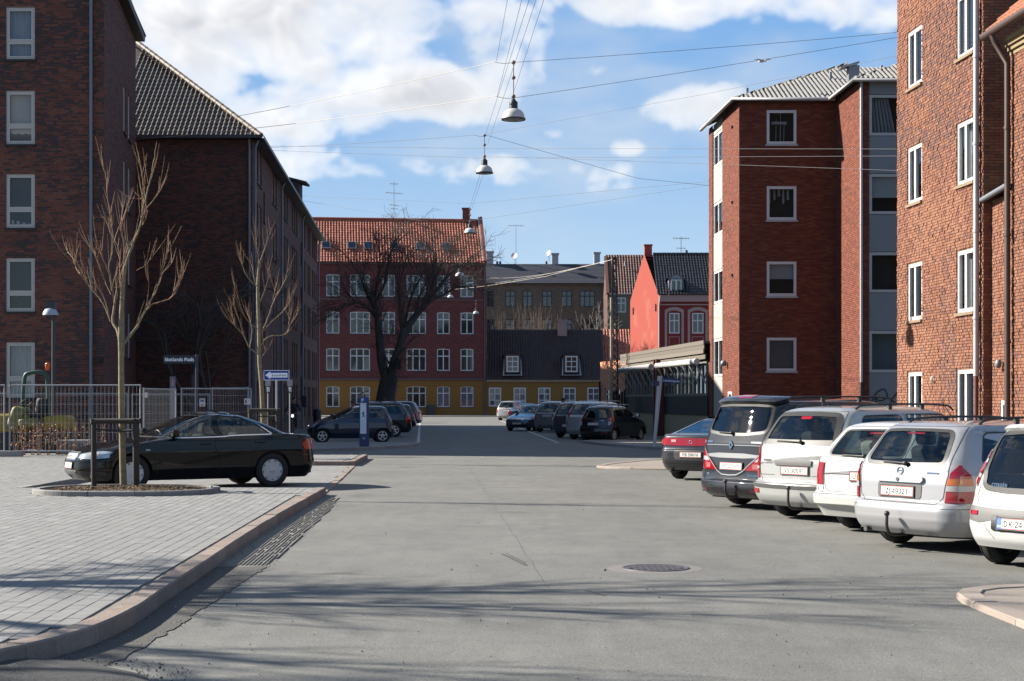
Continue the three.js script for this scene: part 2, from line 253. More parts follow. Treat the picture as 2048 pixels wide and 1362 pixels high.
function pavers() {
const r = rngOf(12), cols = [0.25, 0.262, 0.238, 0.256, 0.244].map((k) => rgb(k * 1.0, k * 0.985, k * 0.955)), pale = [0.305, 0.29].map((k) => rgb(k, k * 0.99, k * 0.97));
const mats = [...cols, ...pale].map((c) => std({ color: c, map: grain, roughness: 0.9 })), all = [];
const kx = (z) => { for (let k = 0; k < KERB.length - 1; k++) if (z >= KERB[k][1] && z < KERB[k + 1][1]) return lerp(KERB[k][0], KERB[k + 1][0], (z - KERB[k][1]) / (KERB[k + 1][1] - KERB[k][1])); return z < 7 ? -8 : -3.28; };
const seen = (x, z, h) => { const p = pix(V(x, h, -z)); return p[0] > -70 && p[0] < 2100 && p[1] < 1420; };
const PW = 0.14, PL = 0.21, dx = -0.034, box = new MB().box(-PW / 2 + 0.003, -0.05, -PL / 2 + 0.003, PW / 2 - 0.003, 0, PL / 2 - 0.003, null, null, 'y');
// chamfer: a small bevel ring round the top
const unit = (() => { const b = new MB(), x = PW / 2 - 0.002, z = PL / 2 - 0.002, c = 0.003; const lo = [V(-x, -0.03, z), V(x, -0.03, z), V(x, -0.03, -z), V(-x, -0.03, -z)], mi = lo.map((p) => p.clone().setY(-c)), hi = lo.map((p) => V(p.x * (1 - c / x), 0, p.z * (1 - c / z))); for (let k = 0; k < 4; k++) { const j = (k + 1) % 4; b.quad(lo[k], lo[j], mi[j], mi[k]); b.quad(mi[k], mi[j], hi[j], hi[k]); } b.quad(hi[0], hi[1], hi[2], hi[3]); return b.build(); })();
const inPlanter = (x, z) => Math.pow(Math.abs((x + 6.49) / 1.54), 3) + Math.pow(Math.abs((z - 27) / 1.14), 2.4) < 1;
const put = (x, z, h, turn) => {
if (!seen(x, z, h)) return;
const palePatch = fbm(x * 0.55, z * 0.3, 31, 3), c = r() < (palePatch > 0.52 ? 0.2 : 0.03) ? 5 + (r() * 2 | 0) : (r() * 5 | 0);
all.push({ x, z, h: h + (r() - 0.5) * 0.003, turn, c, rx: (r() - 0.5) * 0.012, rz: (r() - 0.5) * 0.016 });
};
for (let i = -150; i < 40; i++) for (let j = 0; j < 215; j++) {
const z = 6.8 + (j + (i & 1 ? 0.5 : 0)) * PL, x = -3.0 + i * PW + dx * (z - 12);
if (z > 49.5 || x > kx(z) - KW - PW * 0.45) continue;
if (inPlanter(x, z)) continue;
const bay = x > -8.78 && z > 28.35;
if (bay && z < 40.9) continue;
if (bay && (x > -4.32 + dx * 0 || z > 45.6)) continue;
put(x, z, HP, 0.034);
}
for (let i = 0; i < 42; i++) for (let j = 0; j < 64; j++) { const x = -8.7 + i * 0.21 * 0.62 + (j & 1 ? 0.105 : 0) * 0, z = 28.55 + j * PL + (i & 1 ? PL / 2 : 0); if (z > 40.7 || x > -3.46 - 0.05 * (z - 28.4)) continue; put(x, z, 0.014, 0.034); }
all.sort((a, b) => Math.hypot(a.x, a.z) - Math.hypot(b.x, b.z));
const inView = all.filter((q) => { const p = pix(V(q.x, q.h, -q.z)); return p[0] > 0 && p[0] < 2048 && p[1] < 1362; }), near = new Set(inView.slice(0, 300));
const rest = new MB(), m = new THREE.Matrix4(), e = new THREE.Euler();
for (const q of all) {
if (near.has(q)) { const o = add(pave, 'paving_block', unit, mats[q.c]); o.position.set(q.x, q.h, -q.z); o.rotation.set(q.rx, q.turn, q.rz); }
else { m.makeRotationFromEuler(e.set(q.rx, q.turn, q.rz)).setPosition(q.x, q.h, -q.z); rest.geo(unit, m, mats[q.c].color); }
}
const o = rest.to(pave, 'paving_blocks', std({ vertexColors: true, map: grain, roughness: 0.9 })); o.userData.kind = 'stuff';
}
pavers();
// gutter strip between kerb and asphalt: milled sub-base far, newer dark patch near, lumps of loose asphalt at the corner
{
const inner = KERB.slice(1).map(([x, z]) => [x - 0.02, z]), outerX = (z) => (z < 11 ? lerp(-3.1, -2.5, sstep(8.6, 10.6, z)) : z < 16 ? lerp(-2.5, -2.46, (z - 11) / 5) : lerp(-2.46, -2.87, (z - 16) / 10.5));
const edge = (z0, z1, n, seed, amp) => { const r = rngOf(seed), o = []; for (let k = 0; k <= n; k++) { const z = lerp(z0, z1, k / n); o.push([outerX(z) + (r() - 0.5) * amp, z]); } return o; };
const kx = (z) => { for (let k = 0; k < KERB.length - 1; k++) if (z >= KERB[k][1] && z < KERB[k + 1][1]) return lerp(KERB[k][0], KERB[k + 1][0], (z - KERB[k][1]) / (KERB[k + 1][1] - KERB[k][1])) + 0.0; return -3.28; };
const kside = (z0, z1, n) => { const o = []; for (let k = 0; k <= n; k++) { const z = lerp(z0, z1, k / n); o.push([kx(z) - 0.03, z]); } return o; };
const milledT = tex(512, 512, (x, y) => { const k = 0.43 + 0.10 * (pfbm(x, y, 512, 12, 2, 4) - 0.5) + 0.13 * (hash2(x, y, 4) - 0.5); return [k * 1.0, k * 0.97, k * 0.9]; }); milledT.repeat.set(1, 1);
const milledM = std({ map: milledT, roughness: 1 });
sheet('gutter_base', [...edge(16.1, 26.5, 40, 4, 0.05), ...kside(16.1, 26.5, 20).reverse()], 0.004, milledM, 'milled gravelly strip along the kerb', null, null, road);
sheet('asphalt_patch', [...edge(9.3, 16.15, 66, 6, 0.05), ...kside(9.3, 16.0, 24).reverse()], 0.006, std({ color: rgb(0.095, 0.09, 0.083), map: grainAt(2), bumpMap: asphaltB, bumpScale: 0.01, roughness: 0.95 }), 'newer dark asphalt patch beside the kerb', null, null, road);
// ridges left by the milling drum
const rg = new MB(), r = rngOf(8);
for (let k = 0; k < 9; k++) { const off = 0.2 + k * 0.04; let z = 16.2; while (z < 26.3) { const l = 0.3 + r() * 1.2, x0 = kx(z) + off, x1 = kx(z + l) + off; if (x1 < outerX(z) - 0.02) rg.tube([V(x0, 0.006, -z), V(x1 + (r() - 0.5) * 0.015, 0.007, -(z + l))], 0.009, 0.009, 5); z += l + 0.04 + r() * 0.2; } }
const rm = rg.to(road, 'milling_ridges', std({ color: rgb(0.2, 0.19, 0.17), roughness: 1, map: grainAt(3) })); rm.userData.kind = 'stuff';
// thick lump of asphalt at the near corner
const lump = new MB(), N = 34, rings = 6, P = [], cx = -2.98, cz = -9.62;
for (let j = 0; j <= rings; j++) for (let k = 0; k < N; k++) { const a = k / N * Math.PI * 2, f = 1 - j / rings, rr = (1 + 0.16 * (fbm(Math.cos(a) * 3 + 9, Math.sin(a) * 3, 6, 4) - 0.5) * 2) * Math.pow(f, 0.8); P.push(V(cx + Math.cos(a) * rr * 0.82 - 0.35 * Math.sin(a) * rr, Math.min(0.055, 0.001 + 0.075 * Math.pow(j / rings, 0.55)) + 0.012 * (fbm(k * 0.9, j * 1.3, 44, 3) - 0.5) * (j ? 1 : 0), cz - Math.sin(a) * rr * 0.72)); }
for (let j = 0; j < rings; j++) for (let k = 0; k < N; k++) { const a = j * N + k, b = j * N + (k + 1) % N; lump.quad(P[a], P[b], P[b + N], P[a + N]); }
const lg = lump.build(); tag(add(scene, 'asphalt_patch', lg, std({ color: rgb(0.06, 0.06, 0.06), map: grainAt(3), bumpMap: asphaltB, bumpScale: 0.012, roughness: 0.95 })), 'rough dark heap of rolled asphalt against the near kerb corner', 'asphalt patch');
// loose gravel and crumbs
const st = new MB(), ico = new THREE.IcosahedronGeometry(1, 0), gm = new THREE.Matrix4(), q = new THREE.Quaternion();
const crumb = (x, z, s, k) => { q.setFromEuler(new THREE.Euler(r() * 6, r() * 6, r() * 6)); gm.compose(V(x, s * 0.45 + 0.005, -z), q, V(s, s * (0.6 + r() * 0.4), s * (0.7 + 0.6 * r()))); st.geo(ico, gm, rgb(k, k * 0.95, k * 0.88)); };
for (let k = 0; k < 900; k++) { const z = lerp(10.2, 26.5, Math.pow(r(), 1.6)), x = kx(z) + 0.02 + 0.16 * r() * r(); crumb(x, z, 0.002 + 0.006 * r() * r(), 0.12 + 0.18 * r()); }
for (let k = 0; k < 700; k++) { const z = lerp(10, 26.5, Math.pow(r(), 1.4)), x = outerX(z) + (r() - 0.5) * 0.14; crumb(x, z, 0.002 + 0.005 * r() * r(), 0.12 + 0.2 * r()); }
for (let k = 0; k < 620; k++) { const a = r() * 6.28, d = 0.8 + 0.35 * r(); crumb(cx + Math.cos(a) * d * 0.9, -cz + Math.sin(a) * d * 0.75, 0.003 + 0.008 * r() * r(), 0.06 + 0.16 * r()); }
for (let k = 0; k < 160; k++) { const p = gnd(300 + 1700 * r(), 960 + 400 * r()); crumb(p.x, -p.z, 0.004 + 0.008 * r() * r(), r() < 0.3 ? 0.4 : 0.05 + 0.1 * r()); }
tag(st.to(scene, 'loose_gravel', std({ vertexColors: true, roughness: 1 })), 'loose gravel and asphalt crumbs along the kerb and on the street', 'gravel', null, 'stuff');
}
// pavements on the right and across the side street
function raised(name, pts, h, topM, label, kerbIdx, mats, side = 1, kw = 0.2) {
const g = tag(new THREE.Group(), label, 'pavement', null, 'structure'); g.name = numbered(name); scene.add(g);
const b = new MB(); sheet('surface', pts, h - 0.012, topM, null, null, null, g);
for (const [i, j] of kerbIdx) { const seg = []; for (let k = i; k <= j; k++) seg.push(pts[k]); kerbStones(g, seg.length > 2 ? new THREE.CatmullRomCurve3(seg.map(([x, z]) => V(x, 0, -z)), false, 'centripetal') : lineOf(seg), kw, h, mats, 0.95, side, i + 31); }
return g;
}
const P2 = (u, v) => { const p = gnd(u, v); return [p.x, -p.z]; };
const sandM = std({ color: rgb(0.3, 0.255, 0.215), map: grainAt(1.2), roughness: 0.95 }), slabM = std({ color: rgb(0.26, 0.25, 0.235), map: grainAt(1.2), roughness: 0.95 });
const kerbPale = [[0.34, 0.28, 0.24], [0.37, 0.31, 0.265], [0.32, 0.265, 0.225]].map((c) => std({ color: rgb(...c), map: grainAt(2), roughness: 0.9 }));
raised('pavement', [[3.78, 9.0], [3.76, 11.6], [3.72, 12.9], [3.74, 13.45], [3.9, 13.85], [4.3, 14.12], [9.6, 14.6], [9.6, 9]], 0.055, sandM, 'pinkish stone pavement corner at the near right', [[0, 6]], kerbPale, -1);
raised('pavement', [[6.5, 37.2], [3.4, 38.3], [2.5, 38.9], [2.12, 39.6], [2.3, 40.8], [3, 42.4], [4.0, 44], [9.5, 44.5], [9.5, 37.2]], 0.05, sandM, 'flat pinkish pavement tip behind the dark coupe on the right', [[0, 7]], kerbPale, -1);
raised('pavement', [[-22, 49.8], [-10, 50.6], [-6, 52.3], [-3.55, 57.6], [-3.45, 60.5], [-22, 60.5]], 0.1, slabM, 'grey pavement at the far left corner under the parking meter', [[0, 4]], kerbGrey, 1);
raised('pavement', [[14, 51.5], [6.2, 52.0], [4.2, 56], [2.95, 61], [2.75, 63], [3.5, 64], [14, 64]], 0.1, slabM, 'grey pavement across the side street under the leaning street sign', [[0, 4]], kerbGrey, -1);
raised('pavement', [[14, 64], [8.0, 64], [5.6, 96], [7, 96], [14, 64.5]], 0.1, slabM, 'grey pavement strip along the low wing', [[1, 2]], kerbGrey, -1);
raised('pavement', [[-20, 161], [12, 161], [12, 175], [-20, 175]], 0.1, slabM, 'far pavement in front of the red and yellow houses', [[0, 1]], kerbGrey, 1);
// ---------- building kit ----------
const glassDark = phy({ color: rgb(0.012, 0.015, 0.02), roughness: 0.03, ior: 2.0, name: 'window glass' });
const glassFar = phy({ color: rgb(0.02, 0.022, 0.026), roughness: 0.05, ior: 1.75 });
const glassClear = phy({ color: rgb(0.9, 0.94, 0.96), transmission: 1, thickness: 0, roughness: 0.02, ior: 1.62 });
const glassLow = phy({ color: rgb(0.9, 0.94, 0.96), transmission: 1, thickness: 0, roughness: 0.02, ior: 1.45 });
const whiteFrame = std({ color: rgb(0.62, 0.61, 0.6), roughness: 0.5 }), creamFrame = std({ color: rgb(0.5, 0.48, 0.44), roughness: 0.5 }), zinc = std({ color: rgb(0.2, 0.22, 0.25), metalness: 0.35, roughness: 0.55 }), zincPale = std({ color: rgb(0.42, 0.41, 0.42), metalness: 0.35, roughness: 0.5 });
const darkWood = std({ color: rgb(0.02, 0.018, 0.02), roughness: 0.7 }), curtainM = phy({ color: rgb(0.62, 0.63, 0.66), roughness: 1, transmission: 0.3, thickness: 0, side: THREE.DoubleSide }), roomM = std({ color: rgb(0.05, 0.045, 0.04), roughness: 1 }), plainDark = std({ color: rgb(0.06, 0.05, 0.05), roughness: 0.9 });
const blindM = std({ color: rgb(0.42, 0.43, 0.42), roughness: 0.9 });
const brickMats = (pal) => pal.map((c) => std({ color: rgb(...c), map: grainAt(3), roughness: 0.92 }));
const subtract = (a, b, cuts) => { let iv = [[a, b]]; for (const [c, d] of cuts) iv = iv.flatMap(([p, q]) => (d <= p || c >= q ? [[p, q]] : [[p, c], [d, q]].filter(([x, y]) => y - x > 0.02))); return iv; };
// A wall with openings: a mortar sheet with reveals, and every brick laid on it. holes: [x, y, w, h]
function brickWall(bld, fr, x0, y0, w, h, holes, { pal, weights, mortar = [0.2, 0.17, 0.15], bond = 'stretch', seed = 1, singles = 300, vmax = 900, proud = 0.004, reveal = 0.13, tone = null, name = 'wall', label } = {}) {
const b = new MB(), g = new THREE.ShapeGeometry(shapeOf(rectPts(x0, y0, w, h), holes.map(([x, y, W, H]) => rectPts(x, y, W, H)))); b.geo(g, M4(0, 0, -0.012));
for (const [x, y, W, H] of holes) { const A = (px, py, z) => V(px, py, z), z0 = -0.012, z1 = -reveal; b.quad(A(x, y, z1), A(x, y, z0), A(x, y + H, z0), A(x, y + H, z1)); b.quad(A(x + W, y, z0), A(x + W, y, z1), A(x + W, y + H, z1), A(x + W, y + H, z0)); b.quad(A(x, y, z0), A(x, y, z1), A(x + W, y, z1), A(x + W, y, z0)); b.quad(A(x, y + H, z1), A(x, y + H, z0), A(x + W, y + H, z0), A(x + W, y + H, z1)); }
const wall = place(b.to(bld, name, std({ color: rgb(...mortar), map: grainAt(2), roughness: 1 }), label), fr, 0, 0, 0, bld);
const r = rngOf(seed), mats = brickMats(pal), cum = []; let tot = 0; weights.forEach((k) => { tot += k; cum.push(tot); });
const CH = 0.0667, list = [];
for (let j = 0; j < Math.floor(h / CH); j++) {
const y = y0 + j * CH, yc = y + CH / 2, cuts = holes.filter(([, hy, , hh]) => yc > hy - 0.01 && yc < hy + hh + 0.01).map(([hx, , hw]) => [hx - 0.005, hx + hw + 0.005]);
for (const [p, q] of subtract(x0, x0 + w, cuts)) {
let k = 0, x = Math.floor(p / 0.24) * 0.24 - 0.24 + (bond === 'header' ? (j & 1) * 0.06 : (j & 1) * 0.12 + ((j >> 1) & 1) * (bond === 'mixed' ? 0.06 : 0));
while (x < q) { const l = bond === 'header' ? 0.12 : bond === 'mixed' ? ((k + j) % 3 === 2 ? 0.12 : 0.24) : 0.24; const a = Math.max(x, p), e = Math.min(x + l, q); if (e - a > 0.04) { const t = r() * tot; let m = cum.findIndex((z) => t < z); if (tone) m = tone(m, (a + e) / 2, yc, r); list.push([a + 0.005, y + 0.006, e - 0.006, y + CH - 0.005, proud * r() + (r() < 0.06 ? 0.004 : 0), m]); } x += l; k++; }
}
}
const best = list.map((q, i) => { const P = fr.pt((q[0] + q[2]) / 2, (q[1] + q[3]) / 2), p = pix(P); return [p[0] > 0 && p[0] < 2048 && p[1] > 0 && p[1] < vmax && P.z < -1 ? 1 / P.distanceTo(camera.position) + (q[2] - q[0]) * 1e-3 : 0, i]; }).filter((e) => e[0] > 0).sort((a, c) => c[0] - a[0]).slice(0, singles);
const single = new Set(best.map((e) => e[1])), rest = new MB(), unit = new MB().box(0, 0, -0.012, 1, 1, 0, null, null, 'z').build();
list.forEach((q, i) => {
if (single.has(i)) { const o = add(wall, 'brick', unit, mats[q[5]]); o.position.set(q[0], q[1], q[4]); o.scale.set(q[2] - q[0], q[3] - q[1], 1); }
else rest.box(q[0], q[1], -0.012, q[2], q[3], q[4], mats[q[5]].color, null, 'z');
});
if (rest.count) { const o = rest.to(wall, 'bricks', std({ vertexColors: true, map: grainAt(3), roughness: 0.92 })); o.userData.kind = 'stuff'; }
return wall;
}
// brick print for walls too far away to tell their bricks apart
const brickTexOf = (pal, mortar, seed) => { const S = 1024, cw = S / 8, ch = S / 24; return tex(S, S, (x, y) => { const j = Math.floor(y / ch), xo = x + (j & 1) * cw / 2, i = Math.floor(xo / cw) % 8, fx = (xo / cw) % 1, fy = (y / ch) % 1, c = fx < 0.05 || fy < 0.16 ? mortar : pal[Math.floor(hash2(i, j, seed) * pal.length)], k = 0.9 + 0.2 * hash2(x >> 1, y >> 1, 2) + 0.16 * (pfbm(x, y, S, 6, seed, 3) - 0.5); return c.map((q) => q * k); }); };
function plainWall(bld, fr, x0, y0, w, h, holes, mat, { name = 'wall', reveal = 0.13, z = 0, label } = {}) {
const b = new MB(); b.geo(new THREE.ShapeGeometry(shapeOf(rectPts(x0, y0, w, h), holes.map((q) => (q.length === 4 && typeof q[0] === 'number' ? rectPts(...q) : q)))));
for (const q of holes) { const P = typeof q[0] === 'number' ? rectPts(...q) : q; for (let k = 0; k < P.length; k++) { const a = P[k], c = P[(k + 1) % P.length]; b.quad(V(a[0], a[1], 0), V(a[0], a[1], -reveal), V(c[0], c[1], -reveal), V(c[0], c[1], 0)); } }
return place(b.to(bld, name, mat, label), fr, 0, 0, z, bld);
}
const archPts = (x, y, w, h, rise) => { const o = [[x, y], [x + w, y]]; if (rise) for (let k = 0; k <= 6; k++) { const t = k / 6; o.push([x + w - w * t, y + h - rise * Math.pow(2 * t - 1, 2)]); } else o.push([x + w, y + h], [x, y + h]); return o; };
// A window: frame with mullions, each pane a child, sill, optional curtain or blind behind clear glass
function win(bld, fr, x, y, w, h, { depth = 0.09, cols = [0, 1], rows = [0, 1], fw = 0.07, mw = 0.05, mat = whiteFrame, glass = glassDark, rise = 0, sill = null, behind = null, seed = 1, sashes = false, fd = 0.07, name = 'window', label, sub = null } = {}) {
const r = rngOf(seed * 7919 + 11), s = shapeOf(archPts(0, 0, w, h, rise)), cells = [];
for (let i = 0; i < cols.length - 1; i++) for (let j = 0; j < rows.length - 1; j++) {
const xa = i ? cols[i] * w + mw / 2 : fw, xb = i < cols.length - 2 ? cols[i + 1] * w - mw / 2 : w - fw, ya = j ? rows[j] * h + mw / 2 : fw, top = j === rows.length - 2, yb = top ? h - fw : rows[j + 1] * h - mw / 2;
const pts = [[xa, ya], [xb, ya]]; if (top && rise) for (let k = 0; k <= 3; k++) { const xx = lerp(xb, xa, k / 3); pts.push([xx, yb - rise * Math.pow(2 * xx / w - 1, 2)]); } else pts.push([xb, yb], [xa, yb]);
cells.push(pts); s.holes.push(new THREE.Path(pts.map((p) => new THREE.Vector2(...p))));
}
const g = new THREE.ExtrudeGeometry(s, { depth: fd, bevelEnabled: false });
const o = place(add(bld, name, g, mat, label), fr, x, y, -depth, bld);
cells.forEach((pts, k) => {
const cx = (pts[0][0] + pts[1][0]) / 2, cy = pts[0][1], pg = new THREE.ShapeGeometry(shapeOf(pts.map(([a, b]) => [a - cx, b - cy])));
const m = Array.isArray(glass) ? glass[k % glass.length] : glass, p = add(o, 'pane', pg, m); p.position.set(cx, cy, fd * 0.35); p.rotation.set((r() - 0.5) * 0.012, (r() - 0.5) * 0.016, 0);
if (sashes) { const t = 0.04, q = new MB(), [xa, ya] = pts[0], xb = pts[1][0], yb = pts[pts.length - 1][1], z = fd + 0.012; q.box(xa - 0.012, ya - 0.012, fd * 0.4, xa + t, yb + 0.012, z, null, null, 'z'); q.box(xb - t, ya - 0.012, fd * 0.4, xb + 0.012, yb + 0.012, z, null, null, 'z'); q.box(xa + t, ya - 0.012, fd * 0.4, xb - t, ya + t, z, null, null, 'zxX'); q.box(xa + t, yb - t, fd * 0.4, xb - t, yb + 0.012, z, null, null, 'zxX'); q.to(o, 'sash', mat); }
});
if (sill) { const q = new MB(); q.box(-0.05, -0.07, depth - 0.005 - 0.02, w + 0.05, -0.003, depth + 0.06, null, null, 'z'); q.to(o, 'sill', sill); }
if (behind) behind(o, w, h, r);
return o;
}
const back = (o, w, h, z = -0.5, m = roomM) => { const q = new MB(), e = 0.12; q.quad(V(-e, -e, z), V(w + e, -e, z), V(w + e, h + e, z), V(-e, h + e, z)); q.quad(V(-e, -e, 0), V(-e, -e, z), V(-e, h + e, z), V(-e, h + e, 0)); q.quad(V(w + e, -e, z), V(w + e, -e, 0), V(w + e, h + e, 0), V(w + e, h + e, z)); q.quad(V(-e, -e, 0), V(w + e, -e, 0), V(w + e, -e, z), V(-e, -e, z)); q.quad(V(-e, h + e, z), V(w + e, h + e, z), V(w + e, h + e, 0), V(-e, h + e, 0)); return q.to(o, 'room', m); };
const curtains = (y0, y1, x0, x1, folds = 9, mat = curtainM) => (o, w, h) => { back(o, w, h); const q = new MB(), N = folds * 6; for (let k = 0; k < N; k++) { const X = (t) => lerp(x0, x1, t) * w, Z = (t) => -0.1 + 0.018 * Math.sin(t * folds * 6.283) + 0.008 * Math.sin(t * folds * 2.7 * 6.283 + 1), a = k / N, b = (k + 1) / N; q.quad(V(X(a), y0 * h, Z(a)), V(X(b), y0 * h, Z(b)), V(X(b), y1 * h, Z(b)), V(X(a), y1 * h, Z(a))); } q.to(o, 'curtain', mat); };
const blind = (y0, mat = blindM) => (o, w, h) => { back(o, w, h); new MB().quad(V(0.04, y0 * h, -0.06), V(w - 0.04, y0 * h, -0.06), V(w - 0.04, h - 0.04, -0.06), V(0.04, h - 0.04, -0.06)).to(o, 'blind', mat); };
function pipe(bld, pts, r, mat, name = 'downpipe', clipEvery = 2.2) { const b = new MB(), P = pts.map((p) => p.clone().sub(bld.position)); b.tube(P, r, r, 10); for (let k = 0; k < P.length - 1; k++) { const L = P[k].distanceTo(P[k + 1]); for (let d = clipEvery * 0.6; d < L; d += clipEvery) { const c = P[k].clone().lerp(P[k + 1], d / L), e = new V3().subVectors(P[k + 1], P[k]).normalize().multiplyScalar(0.03); b.tube([c.clone().sub(e), c.clone().add(e)], r * 1.22, r * 1.22, 10); } } return b.to(bld, name, mat); }
// pantiles on a slope: origin at the eave's left end, ex along the eave, es up the slope, en out of it
function pantiles(bld, o, ex, es, W, L, { pw = 0.2, pl = 0.34, mat, mats, inside = () => true, singles = 0, seed = 1, name = 'roof', under = plainDark, poly } = {}) {
const en = new V3().crossVectors(ex, es).normalize(), M = new THREE.Matrix4().makeBasis(ex, es, en).setPosition(o.clone().sub(bld.position)), r = rngOf(seed);
const base = new MB(); if (poly) base.geo(new THREE.ShapeGeometry(shapeOf(poly))); else base.quad(V(0, 0, 0), V(W, 0, 0), V(W, L, 0), V(0, L, 0));
const roof = add(bld, name, base.build(), under); roof.applyMatrix4(M);
const prof = [0, 0.12, 0.28, 0.44, 0.62, 0.82, 1].map((t) => [t, 0.004 + 0.052 * Math.pow(Math.max(0, Math.sin(Math.PI * clamp(t / 0.56))), 1.1) + 0.012 * (t > 0.56 ? Math.sin(Math.PI * (t - 0.56) / 0.44) * -1 : 0)]);
const unit = (() => { const b = new MB(), lo = 0.032, Y1 = pl + 0.04; for (let k = 0; k < prof.length - 1; k++) { const [a, za] = prof[k], [c, zc] = prof[k + 1]; b.quad(V(a * pw, 0, za + lo), V(c * pw, 0, zc + lo), V(c * pw, Y1, zc), V(a * pw, Y1, za)); b.quad(V(a * pw, 0, 0), V(c * pw, 0, 0), V(c * pw, 0, zc + lo), V(a * pw, 0, za + lo)); } return b.build(); })();
const cells = []; for (let j = 0; j * pl < L; j++) for (let i = 0; i * pw < W; i++) if (inside((i + 0.5) * pw, (j + 0.5) * pl)) cells.push([i * pw, j * pl]);
const near = new Set(singles ? cells.map((c) => { const P = V(c[0], c[1], 0).applyMatrix4(M).add(bld.position), p = pix(P); return [p[0] > 0 && p[0] < 2048 && p[1] > 0 ? P.length() : 1e9, c]; }).filter((e) => e[0] < 1e8).sort((a, b) => a[0] - b[0]).slice(0, singles).map((e) => e[1]) : []);
const rest = new MB(), m4 = new THREE.Matrix4();
for (const c of cells) { const k = Math.floor(r() * mats.length); if (near.has(c)) { const t = add(roof, 'tile', unit, mats[k]); t.position.set(c[0], c[1], 0.01 + 0.006 * r()); } else rest.geo(unit, m4.makeTranslation(c[0], c[1], 0.01 + 0.008 * r()), mats[k].color); }
if (rest.count) { const t = rest.to(roof, 'tiles', mat); t.userData.kind = 'stuff'; }
return roof;
}
function corrugated(bld, o, ex, es, W, L, inside, mat, name = 'roof') {
const en = new V3().crossVectors(ex, es).normalize(), M = new THREE.Matrix4().makeBasis(ex, es, en).setPosition(o.clone().sub(bld.position)), b = new MB(), P = 0.177, N = 8, step = 0.28;
for (let j = 0; j * step < L; j++) for (let i = 0; i < W / P * N; i++) { const x = (i + 0.5) * P / N, y = (j + 0.5) * step; if (!inside(x, y)) continue; const xa = i * P / N, xb = (i + 1) * P / N, Z = (q) => 0.03 * Math.sin(q / P * 6.283), up = (j % 4 === 0) ? 0.008 : 0; b.quad(V(xa, j * step, Z(xa) + up), V(xb, j * step, Z(xb) + up), V(xb, (j + 1) * step, Z(xb)), V(xa, (j + 1) * step, Z(xa))); }
const m = b.to(bld, name, mat); m.applyMatrix4(M); return m;
}
function antenna(name, label, base, h, arms, dish, group) {
const t = thing(name, label, dish ? 'antenna mast' : 'antenna', base, 0, group), b = new MB(); b.tube([V(0, -0.3, 0), V(0, h, 0)], 0.035, 0.03, 6); b.to(t, 'mast', zinc);
for (const [y, w, n, yaw] of arms) { const q = new MB(), m = M4(0, y, 0, yaw); const T = (x, yy, z) => V(x, yy, z).applyMatrix4(m); q.tube([T(-w / 2, 0, 0), T(w / 2, 0, 0)], 0.022, 0.022, 5); for (let k = 0; k < n; k++) { const x = lerp(-w / 2 + 0.05, w / 2 - 0.05, n > 1 ? k / (n - 1) : 0.5), l = 0.25 + 0.18 * (k / Math.max(1, n - 1)); q.tube([T(x, 0, -l), T(x, 0, l)], 0.012, 0.012, 4); q.tube([T(x, -0.16, 0), T(x, 0.1, 0)], 0.012, 0.012, 4); } q.to(t, 'aerial', zinc); }
return t;
}
function dish(label, pos, r, yaw, group) { const t = thing('satellite_dish', label, 'satellite dish', pos, yaw, group), b = new MB(), P = []; for (let k = 0; k <= 6; k++) P.push([r * k / 6, 0.28 * r * Math.pow(k / 6, 2)]); b.lathe(P, 22, M4(0, 0, 0, 0, Math.PI / 2 - 0.35)); b.to(t, 'reflector', std({ color: grey(0.55), roughness: 0.6, side: THREE.DoubleSide })); new MB().tube([V(0, -r * 0.9, 0), V(0, -r, r * 0.6), V(0, 0, r * 0.95)], 0.02, 0.02, 5).to(t, 'feed_arm', zinc); new MB().tube([V(0, -r - 0.6, -0.1), V(0, 0, -0.05)], 0.03, 0.03, 5).to(t, 'bracket', zinc); return t; }
